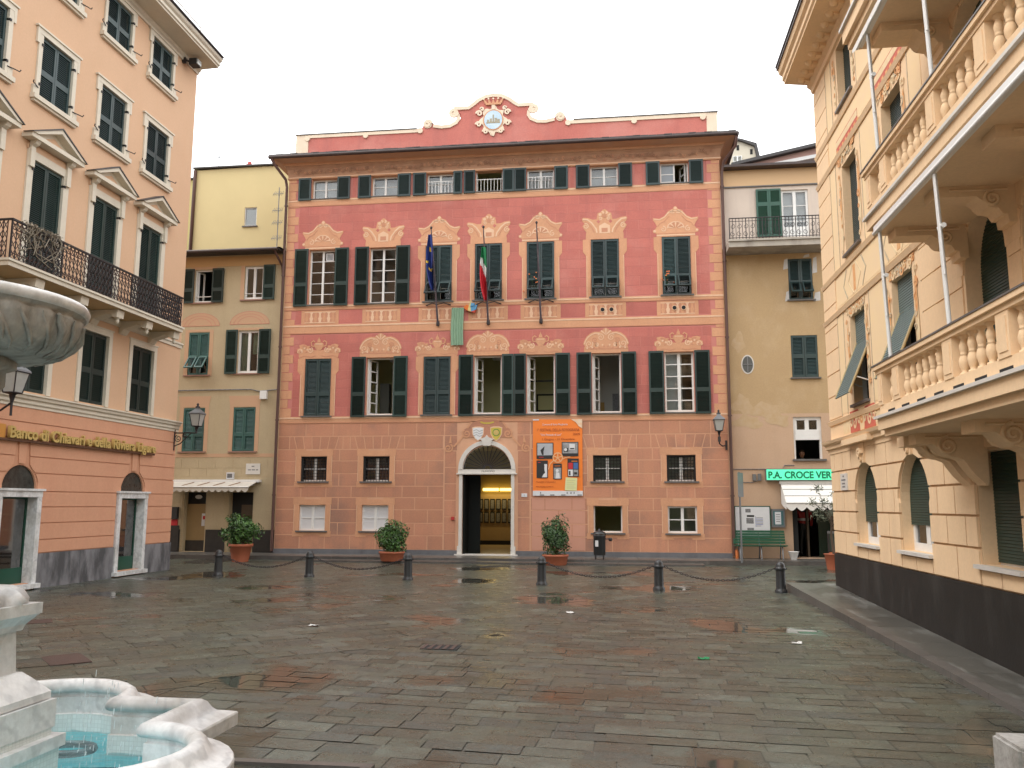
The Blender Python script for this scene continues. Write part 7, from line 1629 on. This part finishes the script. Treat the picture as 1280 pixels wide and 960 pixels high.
def sq(b, h0, h1, z0, z1, m):
    p = lambda h, z: [(FC[0] + sx * h, FC[1] + sy * h, z) for sx, sy in ((-1, -1), (1, -1), (1, 1), (-1, 1))]
    b.grid([p(h0, z0), p(h1, z1)], m, False, True, rnd=.5); b.add(p(h1, z1), m, rnd=.5); b.add(list(reversed(p(h0, z0))), m, rnd=.5)
b = MB(); sq(b, .44, .44, .03, .50, tilew); b.build('tiled_plinth', fo)
b = MB(); sq(b, .46, .46, .50, .56, marble); sq(b, .41, .41, .56, .60, tilew); sq(b, .42, .42, .60, .74, marble); sq(b, .40, .40, .745, .78, marble); sq(b, .40, .33, .78, .86, marble); sq(b, .33, .30, .86, .89, marble); sq(b, .28, .27, .89, 1.10, marble); sq(b, .29, .30, 1.10, 1.13, marble); sq(b, .30, .345, 1.13, 1.18, marble); sq(b, .35, .35, 1.18, 1.235, marble); b.build('pedestal', fo)
b = MB()
for k, (dx, dy, r_) in enumerate(((.2, .18, .11), (.22, -.02, .10), (.05, .22, .10), (-.15, .2, .11), (.2, -.2, .11), (-.2, -.2, .11), (0, -.22, .1), (-.22, 0, .1), (.12, .12, .1))):
    b.lathe([(r_ * 1.2, -.02), (r_ * 1.3, .03), (r_ * 1.1, .07), (r_ * .6, .095), (0, .105)], (FC[0] + dx, FC[1] + dy, 1.235), marble, 26, True, lambda a, h: (1 + .16 * math.cos(7 * a + k) + .08 * math.sin(3 * a + 2 * k)) * (1 + .10 * math.sin(60 * h + 2 * a)))
b.build('carved_shells', fo)
b = MB(); b.lathe([(.25, 1.24), (.235, 1.32), (.20, 1.42), (.21, 1.6), (.235, 1.8), (.22, 2.0), (.20, 2.2), (.205, 2.32), (.225, 2.35), (.225, 2.42), (.27, 2.44), (.27, 2.48), (.22, 2.51)], (FC[0], FC[1], 0), marbleb, 24, True, lambda a, h: 1 + .05 * math.cos(8 * a)); b.build('column', fo)
K = .825; H = lambda z: 2.76 + (z - 2.79) * .80
b = MB(); md = lambda a, h: 1 + (.022 * math.cos(22 * a + 6 * h) if h < H(2.72) else 0)
b.lathe([(r_ * K, H(z_)) for r_, z_ in [(.26, 2.44), (.36, 2.445), (.50, 2.462), (.595, 2.50), (.645, 2.55), (.675, 2.61), (.685, 2.66), (.70, 2.70), (.685, 2.715), (.71, 2.735), (.725, 2.76), (.728, 2.79), (.715, 2.81), (.68, 2.815), (.62, 2.79), (.3, 2.72), (0, 2.70)]], (FC[0], FC[1], 0), marbleb, 88, True, md); b.build('upper_bowl', fo)
b = MB(); b.lathe([(r_ * K, H(z_)) for r_, z_ in [(.705, 2.738), (.728, 2.75), (.738, 2.785), (.722, 2.815), (.685, 2.822), (.67, 2.81)]], (FC[0], FC[1], 0), marble, 60); b.build('bowl_rim', fo)
b = MB(); BP = [(r_ * K, H(z_)) for r_, z_ in [(.50, 2.462), (.595, 2.50), (.645, 2.55), (.675, 2.61), (.685, 2.66), (.70, 2.70)]]
for k in range(30):
    a0 = 2 * math.pi * k / 30; p = []
    for j, (r_, z_) in enumerate(BP): a = a0 + .34 * (1 - j / 5) ** 1.5; p.append((FC[0] + (r_ + .003) * math.cos(a), FC[1] + (r_ + .003) * math.sin(a), z_ - .003))
    b.tube(p, [.004, .009, .012, .011, .009, .004], marbleb, 6)
    if k % 3 == 0:
        q = [(FC[0] + (r_ + .004 + .008 * (j == 2)) * math.cos(a0 + .16 - .05 * j), FC[1] + (r_ + .004 + .008 * (j == 2)) * math.sin(a0 + .16 - .05 * j), z_) for j, (r_, z_) in enumerate(BP[1:])]
        b.tube(q, [.008, .018, .022, .018, .01], marbleb, 7)
b.build('carved_leaves', fo)
# gravel bed, granite blocks, covers, litter
b = MB(); z = gz(-2.4, 5.6)
for x0_, x1_, y0_, y1_ in ((-3.1, -1.80, 6.12, 6.20), (-1.88, -1.80, 4.7, 6.115)): b.box(x0_, x1_, y0_, y1_, z - .1, z + .035, kerbm)
b.build('gravel_kerb'); bpy.data.objects['gravel_kerb']['kind'] = 'structure'
b = MB(); rg = random.Random(11)
b.add([(-3.1, 4.7, z + .004), (-1.885, 4.7, z + .004), (-1.885, 6.115, z + .004), (-3.1, 6.115, z + .004)], gravelm)
for k in range(5200):
    x, y, r_ = rg.uniform(-3.08, -1.9), rg.uniform(4.9, 6.1), rg.uniform(.007, .014); a = rg.uniform(0, 6.28)
    q = [(x + r_ * math.cos(a + i * 2.1), y + r_ * math.sin(a + i * 2.1), z + .004) for i in range(3)]; tp_ = (x + rg.uniform(-.004, .004), y, z + .004 + r_ * rg.uniform(.6, 1.1))
    for i in range(3): b.add([q[i], q[(i + 1) % 3], tp_], gravelm)
gv_ = b.build('gravel'); gv_['kind'] = 'stuff'; gv_['label'] = 'loose dark grey gravel in the bed beside the fountain'; gv_['category'] = 'gravel'
gran = mat('granite', (.42, .41, .39), (.26, .25, .23), 24, .7, .5, 40, streak=(.12, .11, .08), sfac=.5)
def block(x0_, x1_, y0_, y1_, z0, z1, label):
    bm = bmesh.new(); bmesh.ops.create_cube(bm, size=1)
    for v in bm.verts: v.co = Vector(((x0_ + x1_) / 2 + v.co.x * (x1_ - x0_), (y0_ + y1_) / 2 + v.co.y * (y1_ - y0_), (z0 + z1) / 2 + v.co.z * (z1 - z0)))
    bmesh.ops.bevel(bm, geom=bm.edges[:], offset=.02, segments=2, affect='EDGES'); me = bpy.data.meshes.new('granite_block'); bm.to_mesh(me); bm.free(); me.materials.append(gran)
    o = bpy.data.objects.new('granite_block', me); COL.objects.link(o); tag(o, label, 'stone block')
block(2.36, 3.3, 5.72, 6.12, -.3, .29, 'rough granite block in the bottom right corner, the farther of two'); block(2.36, 3.3, 4.9, 5.66, -.3, .31, 'granite block cut off by the bottom right corner, the nearer one')
def cover(x0_, x1_, y0_, y1_, ang, label, name, cat, bars=0):
    b = MB(); cx_, cy_ = (x0_ + x1_) / 2, (y0_ + y1_) / 2; zc = gz(cx_, cy_) + .006; c, s = math.cos(ang), math.sin(ang); b.tf = lambda x, y, z_: (cx_ + (x - cx_) * c - (y - cy_) * s, cy_ + (x - cx_) * s + (y - cy_) * c, z_)
    if not bars: b.box(x0_, x1_, y0_, y1_, zc - .02, zc, manh)
    else:
        b.box(x0_, x1_, y0_, y1_, zc - .02, zc - .002, dark); n = bars
        for k in range(n): a = x0_ + (x1_ - x0_) * k / n; b.box(a, a + (x1_ - x0_) / n * .5, y0_, y1_, zc - .018, zc + .003, manh)
    return tag(b.build(name, None), label, cat)
cover(-6.58, -6.16, 8.92, 9.60, R(45), 'rusty square iron cover in the paving nearest the fountain', 'manhole_cover', 'manhole cover'); cover(-8.95, -8.45, 11.6, 12.05, R(38), 'farther rusty iron cover in the paving behind the fountain pedestal', 'manhole_cover', 'manhole cover')
cover(-2.60, -2.12, 10.85, 11.2, R(0), 'small rusty drain grate in the middle of the square', 'drain_grate', 'drain grate', 5)
for x, y, m_, lb in ((.95, 10.9, flaggr, 'bright green scrap of litter on the right of the paving'), (-4.55, 12.3, whitelit, 'white paper scrap on the paving behind the basin'), (2.3, 12.2, whitelit, 'white crumpled paper near the villa kerb'), (-.9, 14.5, whitelit, 'tiny white scrap on the paving before the door')):
    b = MB(); zc = gz(x, y) + .008; r_ = random.Random(int(x * 50)); b.grid([[(x - .07 + .035 * i + r_.gauss(0, .006), y - .05 + .03 * j, zc + abs(r_.gauss(0, .012))) for i in range(5)] for j in range(4)], m_, False); tag(b.build('litter_scrap', None), lb, 'litter')
# flood lamp, creeper on the bank
fl = thing('flood_lamp', 'small dark flood lamp fixed under the bank eaves', 'flood lamp', (-11.9, 20.7, 14.0)); b = MB(); b.box(-12.0, -11.9, 20.55, 20.62, 13.9, 14.05, iron); b.tube([(-11.9, 20.58, 13.98), (-11.75, 20.7, 13.95)], .03, iron, 6); b.build('bracket', fl)
b = MB(); b.box(-11.82, -11.6, 20.6, 20.85, 13.86, 14.04, inkk); b.box(-11.6, -11.57, 20.62, 20.83, 13.88, 14.02, lampg); b.build('lamp_body', fl)
cr = MB(); rg = random.Random(6); wm = mat('withered_leaf', (.20, .16, .11), (.32, .28, .22), 9, .8, rnd=.3)
for k in range(26):
    y0_ = rg.uniform(14.2, 15.1); p = [(-11.20 + rg.uniform(-.05, .05), y0_ + .12 * j * rg.uniform(-1, 1), 7.03 - .16 * j * rg.random() - .02 * j + .05 * math.sin(k)) for j in range(5)]; cr.tube(p, .010, wm, 4)
for yy in (14.25, 14.6, 14.95): foliage(cr, (-11.2, yy, 7.02), (.08, .25, .06), 60, .07, wm, int(yy * 10), .1)
tag(cr.build('withered_creeper', None), 'withered creeper tangled along the near end of the bank balcony railing', 'creeper')
# person at the window of the ochre house
def person(name, label, loc, joints, edges, radii, cloth, hair=True, head=(0, 0, 0), face=-1):
    t = thing(name, label, 'person', loc); me = bpy.data.meshes.new('body'); me.from_pydata([Vector(j) for j in joints], edges, [])
    o = bpy.data.objects.new('body', me); COL.objects.link(o); o.parent = t
    sk = o.modifiers.new('skin', 'SKIN'); me.skin_vertices[0].data[0].use_root = True
    for v, r_ in zip(me.skin_vertices[0].data, radii): v.radius = (r_, r_ * .8)
    s = o.modifiers.new('sub', 'SUBSURF'); s.levels = 2; s.render_levels = 2
    me.materials.append(cloth)
    for p in me.polygons: p.use_smooth = True
    h = Vector(head); b = MB(); w0 = Vector(loc) + h
    b.lathe([(0, -.125), (.045, -.115), (.066, -.07), (.075, 0), (.076, .05), (.06, .10), (.03, .125), (0, .13)], tuple(w0), skin, 14); b.tube([(w0.x, w0.y - .07, w0.z + .015), (w0.x, w0.y - .098, w0.z - .02), (w0.x, w0.y - .07, w0.z - .028)], .012, skin, 6)
    for s_ in (-1, 1): b.lathe([(0, -.008), (.010, 0), (0, .008)], (w0.x + s_ * .028, w0.y - .068, w0.z + .015), dark, 6); b.lathe([(0, -.03), (.012, 0), (0, .03)], (w0.x + s_ * .076, w0.y, w0.z), skin, 6)
    b.box(w0.x - .022, w0.x + .022, w0.y - .073, w0.y - .066, w0.z - .062, w0.z - .056, redp); b.build('head', t)
    b = MB(); b.lathe([(.08, .02), (.088, .06), (.075, .115), (.04, .142), (0, .148)], (w0.x, w0.y + .015, w0.z), hairm, 12); b.lathe([(.05, -.08), (.075, -.02), (.08, .04)], (w0.x, w0.y + .028, w0.z), hairm, 12); b.build('hair', t)
    return t
person('person', 'person in a pale shirt leaning at the dark open window above the green sign', (5.74, 28.25, 2.60), [(0, 0, 0), (0, -.05, .3), (0, -.08, .52), (0, -.08, .64), (-.17, -.07, .55), (-.24, -.12, .30), (-.1, -.22, .36), (.17, -.07, .55), (.26, -.12, .32), (.10, -.20, .58)],
       [(0, 1), (1, 2), (2, 3), (2, 4), (4, 5), (5, 6), (2, 7), (7, 8), (8, 9)], [.15, .15, .13, .05, .065, .045, .035, .065, .045, .035], shirt, head=(0, -.10, .78))
person('person', 'person in a red jacket with pale stripes standing inside the dark entrance', (5.72, 28.3, .16), [(0, 0, .92), (0, 0, 1.2), (0, 0, 1.4), (0, 0, 1.5), (-.2, 0, 1.4), (-.25, 0, 1.12), (-.22, -.08, .88), (.2, 0, 1.4), (.25, 0, 1.12), (.22, -.08, .88), (-.1, 0, .5), (-.1, 0, .06), (-.1, -.13, .03), (.1, 0, .5), (.1, 0, .06), (.1, -.13, .03)],
       [(0, 1), (1, 2), (2, 3), (2, 4), (4, 5), (5, 6), (2, 7), (7, 8), (8, 9), (0, 10), (10, 11), (11, 12), (0, 13), (13, 14), (14, 15)], [.15, .15, .14, .05, .07, .05, .035, .07, .05, .035, .08, .055, .04, .08, .055, .04], inkk, head=(0, -.01, 1.64))
red_person = bpy.data.objects['person.001']; jm = bpy.data.meshes.new('jacket'); jm.from_pydata([(0, 0, .90), (0, 0, 1.2), (0, 0, 1.4), (0, 0, 1.47), (-.2, 0, 1.4), (-.25, 0, 1.12), (-.22, -.08, .92), (.2, 0, 1.4), (.25, 0, 1.12), (.22, -.08, .92)], [(0, 1), (1, 2), (2, 3), (2, 4), (4, 5), (5, 6), (2, 7), (7, 8), (8, 9)], [])
jo = bpy.data.objects.new('jacket', jm); COL.objects.link(jo); jo.parent = red_person; sk = jo.modifiers.new('skin', 'SKIN'); jm.skin_vertices[0].data[0].use_root = True
for v, r_ in zip(jm.skin_vertices[0].data, [.175, .17, .16, .07, .085, .065, .05, .085, .065, .05]): v.radius = (r_, r_ * .85)
sb = jo.modifiers.new('sub', 'SUBSURF'); sb.levels = 2; sb.render_levels = 2; jm.materials.append(redb)
jb = MB(); jb.lathe([(.178, 1.10), (.182, 1.12), (.180, 1.16), (.176, 1.18)], (5.72, 28.3, .16), signw, 16); jb.build('pale_stripe', red_person)
